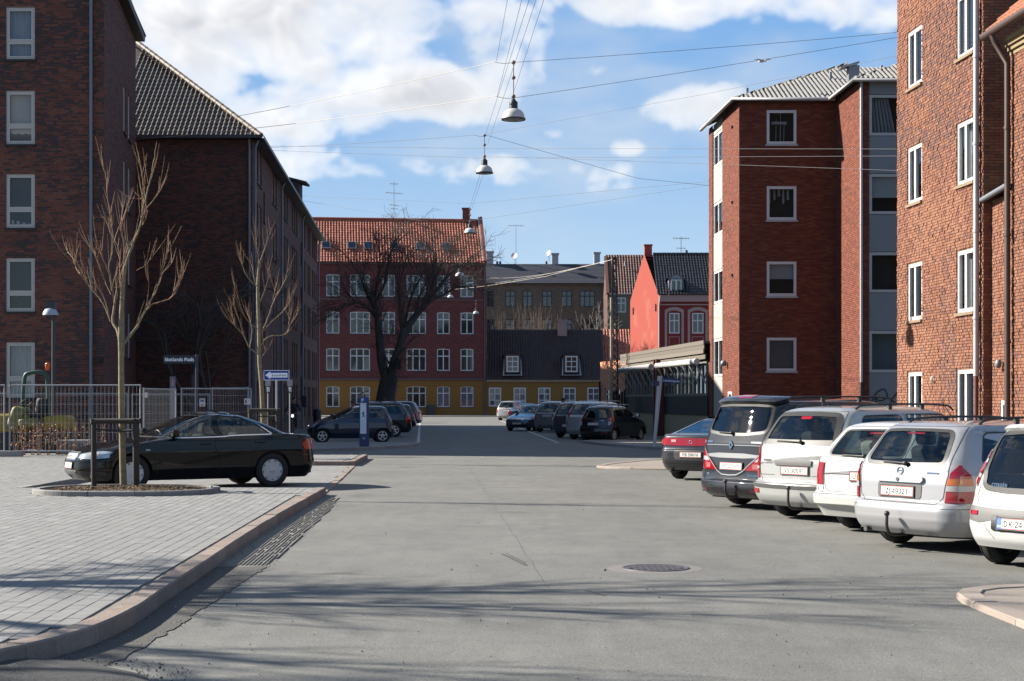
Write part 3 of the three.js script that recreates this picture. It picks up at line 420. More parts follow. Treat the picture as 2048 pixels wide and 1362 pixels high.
// ---------- the left apartment block ----------
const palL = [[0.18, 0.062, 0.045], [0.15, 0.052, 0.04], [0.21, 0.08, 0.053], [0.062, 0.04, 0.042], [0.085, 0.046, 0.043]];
{
const toneL = (m, x, y, r) => { const k = fbm(x * 0.5, y * 0.45, 18, 3); return k > 0.57 && r() < 0.45 ? 3 : k < 0.42 && r() < 0.45 ? 2 : m; };
const A = V(-13.6, 0, -53.33), bld = thing('apartment_block', 'tall brown brick apartment block at the left edge with one column of tall windows', 'building', A);
const ff = frame(V(-24, 0, -53.45), A), fs = frame(A, V(-15.17, 0, -64.5)), holes = [], W = [], L = ff.L, HB = 16.2;
const xw = L - 3.27, ws = 0.95;
[[14.77, 13.04], [11.98, 10.21], [9.21, 7.42], [6.41, 4.63], [3.6, 1.76]].forEach(([t, b], k) => { holes.push([xw, b, ws, t - b]); W.push([xw, b, ws, t - b, k]); });
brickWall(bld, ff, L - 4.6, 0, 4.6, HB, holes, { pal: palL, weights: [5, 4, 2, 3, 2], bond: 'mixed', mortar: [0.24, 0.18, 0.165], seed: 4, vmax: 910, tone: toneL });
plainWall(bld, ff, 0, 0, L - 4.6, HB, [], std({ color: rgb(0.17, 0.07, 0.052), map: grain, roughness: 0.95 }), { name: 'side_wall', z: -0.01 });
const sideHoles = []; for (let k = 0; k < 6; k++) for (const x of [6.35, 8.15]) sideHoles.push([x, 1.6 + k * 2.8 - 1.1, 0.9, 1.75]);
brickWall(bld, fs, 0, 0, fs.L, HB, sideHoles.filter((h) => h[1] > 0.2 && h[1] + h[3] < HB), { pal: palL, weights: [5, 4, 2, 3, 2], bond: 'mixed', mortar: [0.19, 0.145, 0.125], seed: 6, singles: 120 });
sideHoles.filter((h) => h[1] > 0.2 && h[1] + h[3] < HB).forEach((h, k) => win(bld, fs, ...h, { rows: [0, 0.35, 1], seed: 60 + k, depth: 0.12, sill: darkWood }));
const sil = darkWood, pots = (o, w, h) => { back(o, w, h); const m = std({ color: rgb(0.6, 0.6, 0.62), roughness: 0.4 }); for (const [x, rr, hh] of [[0.12, 0.05, 0.2], [0.3, 0.06, 0.17], [0.5, 0.07, 0.12], [0.68, 0.05, 0.1]]) new MB().lathe([[0, 0], [rr * 0.8, 0], [rr, hh * 0.5], [rr * 0.75, hh], [rr * 0.9, hh * 1.05]], 12, M4(x + 0.03, 0.07, -0.12)).to(o, 'vase', m); };
const plants = (o, w, h, r) => { back(o, w, h); const b = new MB(); for (let k = 0; k < 160; k++) { const c = V(0.1 + r() * (w - 0.2), 0.05 + r() * 0.42, -0.1 - r() * 0.2), a = V(r() - 0.5, r(), r() - 0.5).normalize().multiplyScalar(0.12), d = V(r() - 0.5, r() - 0.3, r() - 0.5).normalize().multiplyScalar(0.025); b.quad(c, c.clone().add(d), c.clone().add(a).add(d), c.clone().add(a)); } b.to(o, 'potted_leaves', std({ color: rgb(0.05, 0.09, 0.03), roughness: 0.7, side: THREE.DoubleSide })); };
const style = [{ glass: glassClear, behind: curtains(0, 1, 0, 1, 11) }, { glass: glassClear, behind: (o, w, h, r) => { curtains(0.36, 0.97, 0.04, 0.96, 1, blindM)(o, w, h, r); const q = new MB(); for (let k = 0; k < 8; k++) q.quad(V(w * k / 8, (0.2 + 0.02 * (k % 2)) * h, -0.09), V(w * (k + 1) / 8, (0.2 + 0.02 * ((k + 1) % 2)) * h, -0.09), V(w * (k + 1) / 8, 0.32 * h, -0.088), V(w * k / 8, 0.32 * h, -0.088)); q.quad(V(0, 0.27 * h, -0.085), V(w, 0.27 * h, -0.085), V(w, 0.33 * h, -0.085), V(0, 0.33 * h, -0.085)); q.to(o, 'lace_curtain', std({ color: grey(0.66), roughness: 1, side: THREE.DoubleSide })); } }, { glass: glassClear, behind: pots }, { glass: glassClear, behind: plants }, { glass: glassClear, behind: curtains(0.05, 0.96, 0.06, 0.94, 5) }];
W.forEach(([x, b, w, h, k]) => win(bld, ff, x, b, w, h, { rows: [0, 0.345, 1], fw: 0.075, mw: 0.09, mat: creamFrame, sashes: true, seed: k + 3, depth: 0.1, sill: sil, ...style[k] }));
pipe(bld, [ff.pt(L - 0.41, HB, 0.09), ff.pt(L - 0.41, 0, 0.09)], 0.055, zinc);
const eb = new MB(); for (const [f, a, z] of [[ff, -0.02, 0], [fs, -0.35, 0]]) { const lx = f === ff ? f.L + 0.34 : f.L + 0.3; const P = (x, y, zz) => f.pt(x, y, zz).sub(bld.position); const x0 = f === ff ? 0 : -0.3; eb.quad(P(x0, HB, 0.34), P(lx, HB, 0.34), P(lx, HB + 0.22, 0.36), P(x0, HB + 0.22, 0.36)); eb.quad(P(x0, HB - 0.005, -0.05), P(lx, HB - 0.005, -0.05), P(lx, HB - 0.004, 0.34), P(x0, HB - 0.004, 0.34)); }
eb.to(bld, 'eave', std({ color: rgb(0.03, 0.022, 0.028), roughness: 0.6 }));
const rf = new MB(), Q = (x, y, z) => V(x, y, z).sub(bld.position), hy = HB + 0.2, ry = 18.6; rf.quad(Q(-24, hy, -53.1), Q(-13.25, hy, -53.0), Q(-18.5, ry, -58.5), Q(-24, ry, -58.5)); rf.quad(Q(-13.25, hy, -53.0), Q(-14.8, hy, -64.8), Q(-18.5, ry, -59.5), Q(-18.5, ry, -58.5)); rf.quad(Q(-14.8, hy, -64.8), Q(-24, hy, -64.8), Q(-24, ry, -59.5), Q(-18.5, ry, -59.5)); rf.quad(Q(-24, ry, -58.5), Q(-18.5, ry, -58.5), Q(-18.5, ry, -59.5), Q(-24, ry, -59.5)); rf.to(bld, 'roof', plainDark);
const bk = new MB(); const B = (x, y, z) => V(x, y, z).sub(bld.position); bk.quad(B(-15.17, 0, -64.5), B(-24, 0, -64.5), B(-24, HB, -64.5), B(-15.17, HB, -64.5)); bk.quad(B(-17, 0, -64.4), B(-17, 0, -66.2), B(-17, 12.7, -66.2), B(-17, 12.7, -64.4)); bk.quad(B(-24, 0, -64.5), B(-24, 0, -53.45), B(-24, HB, -53.45), B(-24, HB, -64.5)); bk.to(bld, 'back_wall', plainDark);  // back walls, plus an added closing wall blocking sun through the gap between blocks
const lm = new MB(); lm.lathe([[0, -0.12], [0.07, -0.12], [0.09, 0.02], [0.1, 0.03], [0, 0.09]], 14, M4(...ff.pt(L - 0.1, 3.05, 0.13).sub(bld.position).toArray())); lm.to(bld, 'wall_lamp', darkWood);
}
// ---------- the long left block with the tiled hip roof ----------
{
const C = V(-10.72, 0, -66.1), bld = thing('long_brick_block', 'long dark brick apartment block with tiled hip roof running down the left side', 'building', C);
const dir = V(-0.0575, 0, -1).normalize(), E = C.clone().addScaledVector(dir, 42), H = 12.75;
const fe = frame(V(-21, 0, -66.1), C), fs = frame(C, E);
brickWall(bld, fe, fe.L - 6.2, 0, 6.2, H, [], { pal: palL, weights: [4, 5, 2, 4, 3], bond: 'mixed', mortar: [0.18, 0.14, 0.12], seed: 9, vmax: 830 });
plainWall(bld, fe, 0, 0, fe.L - 6.2, H, [], std({ color: rgb(0.15, 0.06, 0.047), roughness: 0.95 }), { name: 'side_wall', z: -0.01 });
const bt = brickTexOf([[0.37, 0.23, 0.2], [0.33, 0.2, 0.18], [0.41, 0.25, 0.21], [0.27, 0.175, 0.17]], [0.36, 0.29, 0.26], 4); bt.repeat.set(1 / 1.92, 1 / 1.6);
const xs = [1.3, 2.8, 4.6, 8.8, 10.2, 13.9, 15.2, 16.6, 20.2, 21.7, 23.2, 26.6, 28.1, 29.6, 32.4, 33.9, 36.6, 38.1, 40], holes = [];
for (let k = 0; k < 5; k++) xs.forEach((x, i) => { const lift = i === 2 || i === 5 || i === 11 ? -1.35 : 0, y = 0.55 + k * 2.62 - 0.1 + (k === 0 ? 0.3 : 0) + lift; if (y > 0.2) holes.push([x, y, i === 2 ? 0.7 : 1.0, lift ? 1.3 : 1.75]); });
plainWall(bld, fs, 0, 0, fs.L, H, holes, std({ map: bt, roughness: 0.93 }), { reveal: 0.15 });
holes.forEach((h, k) => win(bld, fs, ...h, { rows: [0, 0.35, 1], fw: 0.07, mw: 0.07, mat: creamFrame, glass: glassFar, seed: 100 + k, depth: 0.14, sill: darkWood }));
for (const d of [0.12, 13, 27, 41.7]) pipe(bld, [fs.pt(d, H - 0.15, 0.3), fs.pt(d, H - 0.6, 0.1), fs.pt(d, 0, 0.1)], 0.055, zinc);
pipe(bld, [fe.pt(fe.L - 0.12, H - 0.1, 0.3), fe.pt(fe.L - 0.12, H - 0.6, 0.09), fe.pt(fe.L - 0.12, 0, 0.09)], 0.055, zinc);
const k8 = 0.8, sl = V(0, k8, -1).normalize(), run = 7.2, SL = run * Math.hypot(1, k8), ov = 0.42;
const tileM = [[0.085, 0.062, 0.05], [0.1, 0.075, 0.062], [0.072, 0.055, 0.047], [0.12, 0.09, 0.07]].map((c) => std({ color: rgb(...c), map: grainAt(2), roughness: 0.55 }));
const tv = std({ vertexColors: true, map: grainAt(2), roughness: 0.55 }), eaveY = H - ov * k8 + 0.05;
const o = V(-21, eaveY, -66.1 + ov), Wd = 21 - 10.72 + ov;
pantiles(bld, o, V(1, 0, 0), sl, Wd, SL, { pw: 0.2, pl: 0.345, mats: tileM, mat: tv, inside: (x, s) => x < Wd - s / Math.hypot(1, k8) - 0.05 && x > 4.4, singles: 300, seed: 3, poly: [[0, 0], [Wd, 0], [Wd - run, SL], [0, SL]] });
const hb = new MB(), hp = (t) => V(-10.72 + ov - run * t, eaveY + run * k8 * t + 0.07, -66.1 + ov - run * t).sub(bld.position), NR = 26; for (let k = 0; k < NR; k++) hb.tube([hp(k / NR), hp((k + 1.25) / NR)], 0.115, 0.1, 9); hb.to(bld, 'hip_tiles', std({ color: rgb(0.19, 0.14, 0.105), map: grain, roughness: 0.6 }));
const es = V(-1, 0, 0).addScaledVector(dir, 0), side = new MB(), B = (p) => p.clone().sub(bld.position), n2 = fs.ez.clone();
const s0 = fs.pt(-ov, eaveY, ov), s1 = fs.pt(fs.L + 0.2, eaveY, ov), s2 = fs.pt(fs.L + 0.2, eaveY + run * k8, ov - run), s3 = fs.pt(run - ov, eaveY + run * k8, ov - run); side.quad(B(s0), B(s1), B(s2), B(s3)); side.quad(B(s3), B(s2), B(s2.clone().add(V(-8, -6, 0))), B(s3.clone().add(V(-8, -6, 0)))); side.to(bld, 'street_roof', std({ color: rgb(0.08, 0.06, 0.055), map: grain, roughness: 0.6 }));
const gt = new MB(); const G = (f, a, b) => { for (const [y0, y1, z0, z1] of [[-0.12, 0.02, 0.36, 0.5]]) { gt.quad(B(f.pt(a, H + y0 - 0.2, z1)), B(f.pt(b, H + y0 - 0.2, z1)), B(f.pt(b, H + y1 - 0.2, z1)), B(f.pt(a, H + y1 - 0.2, z1))); gt.quad(B(f.pt(a, H + y0 - 0.2, -0.02)), B(f.pt(b, H + y0 - 0.2, -0.02)), B(f.pt(b, H + y0 - 0.2, z1)), B(f.pt(a, H + y0 - 0.2, z1))); } }; G(fe, 0, fe.L + 0.48); G(fs, -0.48, fs.L + 0.2); gt.to(bld, 'gutter', std({ color: rgb(0.05, 0.045, 0.055), roughness: 0.5 }));
const dm = new MB(), dp = fs.pt(25.5, H + 0.35, -0.15).sub(bld.position); dm.box(-0.5, 0, -0.7, 0.25, 1.0, 0.7, null, M4(dp.x, dp.y, dp.z)); dm.box(-0.6, 1.0, -0.8, 0.4, 1.12, 0.8, null, M4(dp.x, dp.y, dp.z, 0, 0, -0.25)); dm.to(bld, 'dormer', plainDark);
const bk = new MB(); bk.quad(B(E), B(E.clone().add(V(-9, 0, 0))), B(E.clone().add(V(-9, H, 0))), B(E.clone().setY(H))); bk.quad(B(V(-21, 0, -108)), B(V(-21, 0, -66.1)), B(V(-21, H, -66.1)), B(V(-21, H, -108))); bk.to(bld, 'back_wall', plainDark);
}
// ---------- the right brick block ----------
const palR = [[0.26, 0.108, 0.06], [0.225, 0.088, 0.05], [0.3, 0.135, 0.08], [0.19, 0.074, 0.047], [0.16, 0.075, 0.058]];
{
const A = V(9.78, 0, -40.6), B0 = V(10.21, 0, -34.66), bld = thing('brick_tenement', 'sunlit orange red brick house wall at the right with tall white windows', 'building', A);
const f = frame(A, B0), H = 16, X = (u) => { const s = 0.0788 * (u - 795); return (40.6 - 3200 / s) / (40.6 - 34.66) * f.L; };
const holes = [], rowsY = [[12.2, 1.4], [9.38, 1.4], [6.52, 1.4], [3.64, 1.4], [0.72, 1.64]], colsX = [[X(1816), X(1844) - X(1816)], [X(1914), X(1948.5) - X(1914)]];
for (const [y, h] of rowsY) for (const [x, w] of colsX) holes.push([x, y, w, h]);
// older and newer brickwork: paler and darker patches
const tone = (m, x, y, r) => { const k = fbm(x * 0.55, y * 0.5, 8, 3); return k > 0.6 && r() < 0.5 ? 4 : k < 0.4 && r() < 0.5 ? 2 : m; };
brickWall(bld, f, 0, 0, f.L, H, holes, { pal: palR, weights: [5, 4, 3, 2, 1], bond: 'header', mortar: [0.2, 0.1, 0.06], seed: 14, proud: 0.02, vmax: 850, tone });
holes.forEach((h, k) => win(bld, f, ...h, { cols: [0, 0.46, 1], fw: 0.09, mw: 0.11, seed: 200 + k, depth: 0.09, sill: std({ color: rgb(0.25, 0.17, 0.11), roughness: 0.9 }), glass: k % 3 ? glassClear : glassDark, behind: k % 3 ? (k % 2 ? curtains(0.05, 0.97, 0.05, 0.4, 4) : (o, w, h2) => back(o, w, h2)) : null }));
pipe(bld, [f.pt(f.L - 0.16, H, 0.1), f.pt(f.L - 0.16, 2.2, 0.1)], 0.062, zincPale, 'downpipe', 1.9); pipe(bld, [f.pt(f.L - 0.16, 2.2, 0.1), f.pt(f.L - 0.16, 0, 0.1)], 0.05, std({ color: rgb(0.12, 0.03, 0.02), roughness: 0.6 }));
const vent = new MB(); vent.lathe([[0.05, 0], [0.09, 0.0], [0.09, 0.03], [0.05, 0.035]], 16, M4(...f.pt(X(1870), 2.17, 0.02).sub(A).toArray(), Math.PI / 2 + 0.07, 0, Math.PI / 2)); vent.to(bld, 'vent', whiteFrame);
const fe = frame(B0, V(18, 0, -34.66)); brickWall(bld, fe, 0, 0, 3, H, [], { pal: palR, weights: [5, 4, 1, 4, 1], bond: 'stretch', mortar: [0.18, 0.1, 0.07], seed: 15, singles: 60, name: 'end_wall' });
const bk = new MB(), Q = (x, y, z) => V(x, y, z).sub(A); bk.quad(Q(18, 0, -40.6), Q(9.78, 0, -40.6), Q(9.78, H, -40.6), Q(18, H, -40.6)); bk.quad(Q(18, 0, -34.66), Q(18, 0, -40.6), Q(18, H, -40.6), Q(18, H, -34.66)); bk.quad(Q(9.7, H, -34.5), Q(18, H, -34.5), Q(18, H + 0.1, -40.7), Q(9.7, H + 0.1, -40.7)); bk.quad(Q(13.2, 0, -34.67), Q(18, 0, -34.67), Q(18, H, -34.67), Q(13.2, H, -34.67)); bk.to(bld, 'back_wall', plainDark);
}
// low annex and the gabled neighbour at the right edge
{
const A = V(10.4, 0, -34.64), B0 = V(10.42, 0, -33.05), bld = thing('brick_annex', 'low sunlit brick annex with a grey gutter squeezed between two brick houses', 'building', A), f = frame(A, B0);
const H = 6.0, holes = [[f.L - 0.98, 0.6, 0.52, 1.08]];
brickWall(bld, f, 0, 0, f.L, H, holes, { pal: palR, weights: [5, 4, 3, 2, 1], bond: 'header', mortar: [0.2, 0.1, 0.06], seed: 24, proud: 0.015, vmax: 850, singles: 200 });
win(bld, f, ...holes[0], { cols: [0, 1], fw: 0.1, seed: 9, depth: 0.07 });
const b = new MB(), P = (x, y, z) => f.pt(x, y, z).sub(A); b.tube([P(-0.1, H + 0.02, 0.2), P(f.L + 0.1, H + 0.12, 0.2)], 0.06, 0.06, 10); b.to(bld, 'gutter', zinc);
const rf = new MB(); rf.quad(P(0, H + 0.06, 0.16), P(f.L, H + 0.06, 0.16), P(f.L, H + 1.3, -2.6), P(0, H + 1.3, -2.6)); rf.to(bld, 'roof', std({ color: rgb(0.1, 0.13, 0.12), roughness: 0.8, map: grain }));
const bl = new MB(); bl.lathe([[0, -0.1], [0.05, -0.08], [0.075, 0], [0.05, 0.08], [0, 0.1]], 12, M4(...P(0.72, 2.45, 0.1).toArray())); bl.to(bld, 'wall_lamp', zinc);
}
{
const A = V(10.3, 0, -33.02), B0 = V(10.75, 0, -27), bld = thing('gabled_brick_house', 'brick house at the right edge with brown downpipe and orange tile eave', 'building', A), f = frame(A, B0), H = 9.1;
brickWall(bld, f, 0, 0, 2.2, H, [], { pal: palR, weights: [5, 4, 2, 3, 2], bond: 'header', mortar: [0.18, 0.09, 0.06], seed: 34, proud: 0.02, vmax: 850, singles: 150 });
plainWall(bld, f, 2.2, 0, f.L - 2.2, H, [], std({ color: rgb(0.32, 0.11, 0.055), map: grain, roughness: 0.95 }), { name: 'side_wall' });
const fe = frame(V(16, 0, -33.02), A); plainWall(bld, fe, 0, 0, fe.L, H, [], std({ color: rgb(0.32, 0.11, 0.055), map: grain, roughness: 0.95 }), { name: 'gable_wall' });
const P = (x, y, z) => f.pt(x, y, z).sub(A), br = std({ color: rgb(0.07, 0.04, 0.032), roughness: 0.5 });
pipe(bld, [f.pt(0.0, H + 0.15, 0.42), f.pt(0.03, H - 0.05, 0.36), f.pt(0.1, H - 0.5, 0.12), f.pt(0.1, 0, 0.12)], 0.06, br);
const c = new MB(); for (let k = 0; k < 4; k++) c.box(0, H - 0.32 + k * 0.09, 0, 6, H - 0.24 + k * 0.09, 0.03 + k * 0.05, null, new THREE.Matrix4().makeBasis(f.ex, f.ey, f.ez)); c.to(bld, 'cornice', std({ color: rgb(0.3, 0.22, 0.12), map: grain, roughness: 0.9 }));
const g = new MB(); g.tube([P(-0.45, H + 0.16, 0.42), P(f.L, H + 0.2, 0.42)], 0.085, 0.085, 10); g.to(bld, 'gutter', br);
const es = f.ez.clone().multiplyScalar(-1).addScaledVector(f.ey, 0.9).normalize(), tm = [[0.5, 0.19, 0.1], [0.44, 0.16, 0.085]].map((q) => std({ color: rgb(...q), map: grain, roughness: 0.7 }));
pantiles(bld, f.pt(-0.35, H + 0.2, 0.38), f.ex, es, 4, 2.4, { pw: 0.21, pl: 0.35, mats: tm, mat: std({ vertexColors: true, roughness: 0.7 }), singles: 30, seed: 6 });
}
// ---------- the stepped block with corrugated roofs on the right ----------
const fibre = std({ color: rgb(0.25, 0.24, 0.225), map: grainAt(0.8), roughness: 0.85 });
{
const C = V(8.42, 0, -59.3), bld = thing('stepped_brick_block', 'dark red brick block with square white windows and corrugated grey roof on the right', 'building', C), H = 12.8;
const ff = frame(C, V(12.02, 0, -59.3)), fl = frame(V(8.07, 0, -65.6), C), fi = frame(V(12.0, 0, -59.3), V(12.13, 0, -55.75)), fb = frame(V(12.13, 0, -55.75), V(19, 0, -55.75));
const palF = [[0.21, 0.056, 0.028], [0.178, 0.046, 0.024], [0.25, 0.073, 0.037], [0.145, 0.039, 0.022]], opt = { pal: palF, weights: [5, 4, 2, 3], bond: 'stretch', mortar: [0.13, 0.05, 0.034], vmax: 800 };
const hf = [[11.16, 1.26], [8.35, 1.25], [5.53, 1.28], [2.75, 1.24]].map(([y, h]) => [1.02, y, 1.1, h]);
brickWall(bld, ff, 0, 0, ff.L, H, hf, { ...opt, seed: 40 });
const stuff = [(o, w, h) => { back(o, w, h); const b = new MB(); for (const [x, hh] of [[0.35, 0.8], [0.5, 0.95], [0.62, 0.7]]) b.tube([V(x * w, 0.08, -0.25), V(x * w + 0.02, hh * h, -0.28)], 0.02, 0.012, 5); b.box(0.2 * w, 0.62 * h, -0.3, 0.72 * w, 0.7 * h, -0.2); b.to(o, 'clothes_rack', blindM); }, (o, w, h) => { back(o, w, h); const b = new MB(); for (let k = 0; k < 6; k++) { const x = 0.14 + k * 0.11 + 0.05 * ((k * 7) % 3), y = h * (0.5 + 0.11 * ((k * 5) % 4)); b.quad(V(x, y, -0.22), V(x + 0.05 + 0.02 * (k % 3), y + 0.03, -0.2), V(x + 0.06, h * 0.93, -0.2), V(x - 0.01, h * 0.93, -0.22)); } b.to(o, 'hanging_laundry', blindM); }, blind(0.5), blind(0.1, std({ color: rgb(0.16, 0.15, 0.15), roughness: 0.9 }))];
hf.forEach((h, k) => win(bld, ff, ...h, { fw: 0.1, seed: 300 + k, depth: 0.06, glass: glassClear, behind: stuff[k], sill: zincPale }));
// left face: brick edges and a bay of windows with pale panels
const x0 = 0.86, x1 = 2.95; brickWall(bld, fl, 0, 0, x0, H, [], { ...opt, seed: 41, singles: 60 }); brickWall(bld, fl, x1, 0, fl.L - x1, H, [[fl.L - 2.15, 1.0, 0.75, 1.0]], { ...opt, seed: 42, singles: 200 });
win(bld, fl, fl.L - 2.15, 1.0, 0.75, 1.0, { fw: 0.1, seed: 3, depth: 0.06 });
const pm = std({ color: rgb(0.44, 0.425, 0.38), map: grainAt(0.7), roughness: 0.8 }), pg = std({ color: rgb(0.23, 0.24, 0.26), map: grainAt(0.7), roughness: 0.7 });
const bays = [[11.05, 1.3], [8.28, 1.3], [5.55, 1.3], [2.62, 1.5]];
let y = 0.3; for (const [wy, wh] of [...bays].reverse()) { plainWall(bld, fl, x0, y, x1 - x0, wy - y - 0.02, [], pm, { name: 'panel', z: -0.04 }); win(bld, fl, x0, wy, x1 - x0, wh, { cols: [0, 0.5, 1], fw: 0.09, mw: 0.09, seed: 31 + wy, depth: 0.12, glass: glassClear, behind: (o, w, h) => back(o, w, h) }); y = wy + wh + 0.02; }
plainWall(bld, fl, x0, y, x1 - x0, H - y, [], pm, { name: 'panel', z: -0.04 });
// inner return and the second volume
brickWall(bld, fi, 0, 0, fi.L, H, [], { ...opt, seed: 43, singles: 120 }); brickWall(bld, fb, 0, 0, 0.32, H, [], { ...opt, seed: 44, singles: 40 });
const by = [[10.9, 1.42], [8.16, 1.4], [5.43, 1.4], [2.64, 1.45]]; y = 0.3;
const st2 = [(o, w, h, r) => { back(o, w, h); const b = new MB(); for (let k = 0; k < 7; k++) b.quad(V(0.1 + k * 0.13, 0.05, -0.15 - 0.03 * k), V(0.18 + k * 0.13, 0.05, -0.1), V(0.1 + k * 0.1, h - 0.1, -0.1), V(0.03 + k * 0.1, h - 0.1, -0.14)); b.to(o, 'curtain', curtainM); }, blind(0.42), (o, w, h) => back(o, w, h), (o, w, h) => back(o, w, h, -0.35, std({ color: rgb(0.16, 0.2, 0.22), roughness: 0.9 }))];
[...by].reverse().forEach(([wy, wh], k) => { plainWall(bld, fb, 0.32, y, 4, wy - y - 0.02, [], pg, { name: 'panel', z: -0.03 }); win(bld, fb, 0.32, wy, 2.4, wh, { cols: [0, 1], fw: 0.1, seed: 71 + k, depth: 0.1, glass: glassLow, behind: st2[3 - k], mat: std({ color: rgb(0.42, 0.41, 0.4), roughness: 0.5 }) }); plainWall(bld, fb, 2.72, wy - 0.02, 1.6, wh + 0.04, [], pg, { name: 'panel', z: -0.03 }); y = wy + wh + 0.02; });
plainWall(bld, fb, 0.32, y, 4, H - y, [], pg, { name: 'panel', z: -0.03 });
{
const b = new MB(), P = (x, yy) => fb.pt(x, yy, -0.02).sub(C), c = new THREE.CatmullRomCurve3([[0.75, 1.75], [0.95, 2.1], [1.2, 2.2], [1.3, 1.95], [1.05, 1.8], [0.9, 1.9], [1.0, 1.55], [1.3, 1.5], [1.5, 1.9], [1.7, 2.1], [1.8, 1.7]].map(([x, yy]) => P(x - 0.35, yy - 0.15))); b.tube(c.getPoints(60), 0.022, 0.022, 5); b.to(bld, 'spray_paint_loops', std({ color: rgb(0.03, 0.03, 0.035), roughness: 0.8 })); }
pipe(bld, [fb.pt(0.02, H - 0.05, 0.1), fb.pt(0.02, 2.3, 0.1)], 0.05, zincPale, 'downpipe', 1.9); pipe(bld, [fb.pt(0.02, 2.3, 0.1), fb.pt(0.02, 0, 0.1)], 0.055, darkWood);
// roofs, gutters
const k = 0.44, n = Math.hypot(1, k), ov = 0.3, ey = H + 0.02, es = V(0, k, -1).normalize();
corrugated(bld, V(8.12, ey, -59.0), V(1, 0, 0), es, 11, 6.2, (x, s) => x > s / n && s < 5.2, fibre);
corrugated(bld, V(11.75, ey + 0.02, -55.45), V(1, 0, 0), es, 8, 5.2, (x, s) => x > s / n && s < 5.2, fibre, 'porch_roof');
const esl = fl.ez.clone().multiplyScalar(-1).addScaledVector(V(0, 1, 0), k).normalize(); corrugated(bld, fl.pt(0, ey, 0.3), fl.ex, esl, fl.L + 0.3, 6.2, (x, s) => x < fl.L + 0.3 - s / n, fibre, 'side_roof');
const esi = fi.ez.clone().multiplyScalar(-1).addScaledVector(V(0, 1, 0), k).normalize(); corrugated(bld, fi.pt(-4, ey + 0.02, 0.3), fi.ex, esi, fi.L + 4.3, 5, (x, s) => x < fi.L + 4.3 - s / n, fibre, 'porch_side_roof');
const gt = new MB(), B = (f, x, yy, z) => f.pt(x, yy, z).sub(C); gt.tube([B(fl, -0.2, H - 0.02, 0.3), B(fl, fl.L + 0.28, H - 0.02, 0.3), B(ff, ff.L - 0.1, H - 0.02, 0.3)], 0.07, 0.07, 8); gt.tube([B(fi, 0, H - 0.02, 0.3), B(fi, fi.L + 0.28, H - 0.02, 0.3), B(fb, 6, H - 0.02, 0.3)], 0.07, 0.07, 8); gt.to(bld, 'gutter', zincPale);
const vb = new MB(); vb.box(-0.2, -0.2, -0.2, 0.2, 0.55, 0.2, null, M4(...at(1706, 162, 59.5).sub(C).toArray())); vb.box(-0.36, 0.55, -0.3, 0.36, 0.6, 0.3, null, M4(...at(1706, 162, 59.5).sub(C).toArray(), 0, 0, 0.3)); vb.to(bld, 'roof_vent', zinc);
for (const [u, v, Z, h] of [[1494, 192, 60.5, 0.3], [1661, 165, 62, 0.4], [1763, 150, 59, 0.35]]) { const p = at(u, v, Z).sub(C); new MB().tube([p.clone().add(V(0, -0.5, 0)), p.clone().add(V(0, h, 0))], 0.06, 0.06, 8).to(bld, 'vent_pipe', zinc); }
const tv = new MB(); for (const yy of [12.2, 9.35, 6.6]) { const p = B(fl, fl.L - 1.2, yy - 0.2, 0.02); tv.box(-0.05, -0.05, -0.05, 0.05, 0.05, 0.05, null, M4(...p.toArray())); } tv.to(bld, 'wall_vents', darkWood);
const lp = new MB(); lp.lathe([[0, -0.12], [0.1, -0.1], [0.13, 0], [0.08, 0.1], [0, 0.12]], 14, M4(...B(fl, fl.L - 2.3, 3.1, 0.15).toArray())); lp.to(bld, 'wall_lamp', zinc);
const bk = new MB(), Q = (x, yy, z) => V(x, yy, z).sub(C); bk.quad(Q(19, 0, -65.6), Q(8.07, 0, -65.6), Q(8.07, H, -65.6), Q(19, H, -65.6)); bk.quad(Q(19, 0, -55.75), Q(19, 0, -65.6), Q(19, H, -65.6), Q(19, H, -55.75)); bk.quad(Q(14, 0, -55.8), Q(19, 0, -55.8), Q(19, H, -55.8), Q(14, H, -55.8)); bk.quad(Q(8.5, H - 0.1, -59), Q(19, H - 0.1, -59), Q(19, H - 0.1, -65.5), Q(8.5, H - 0.1, -65.5)); bk.to(bld, 'back_wall', plainDark);
}
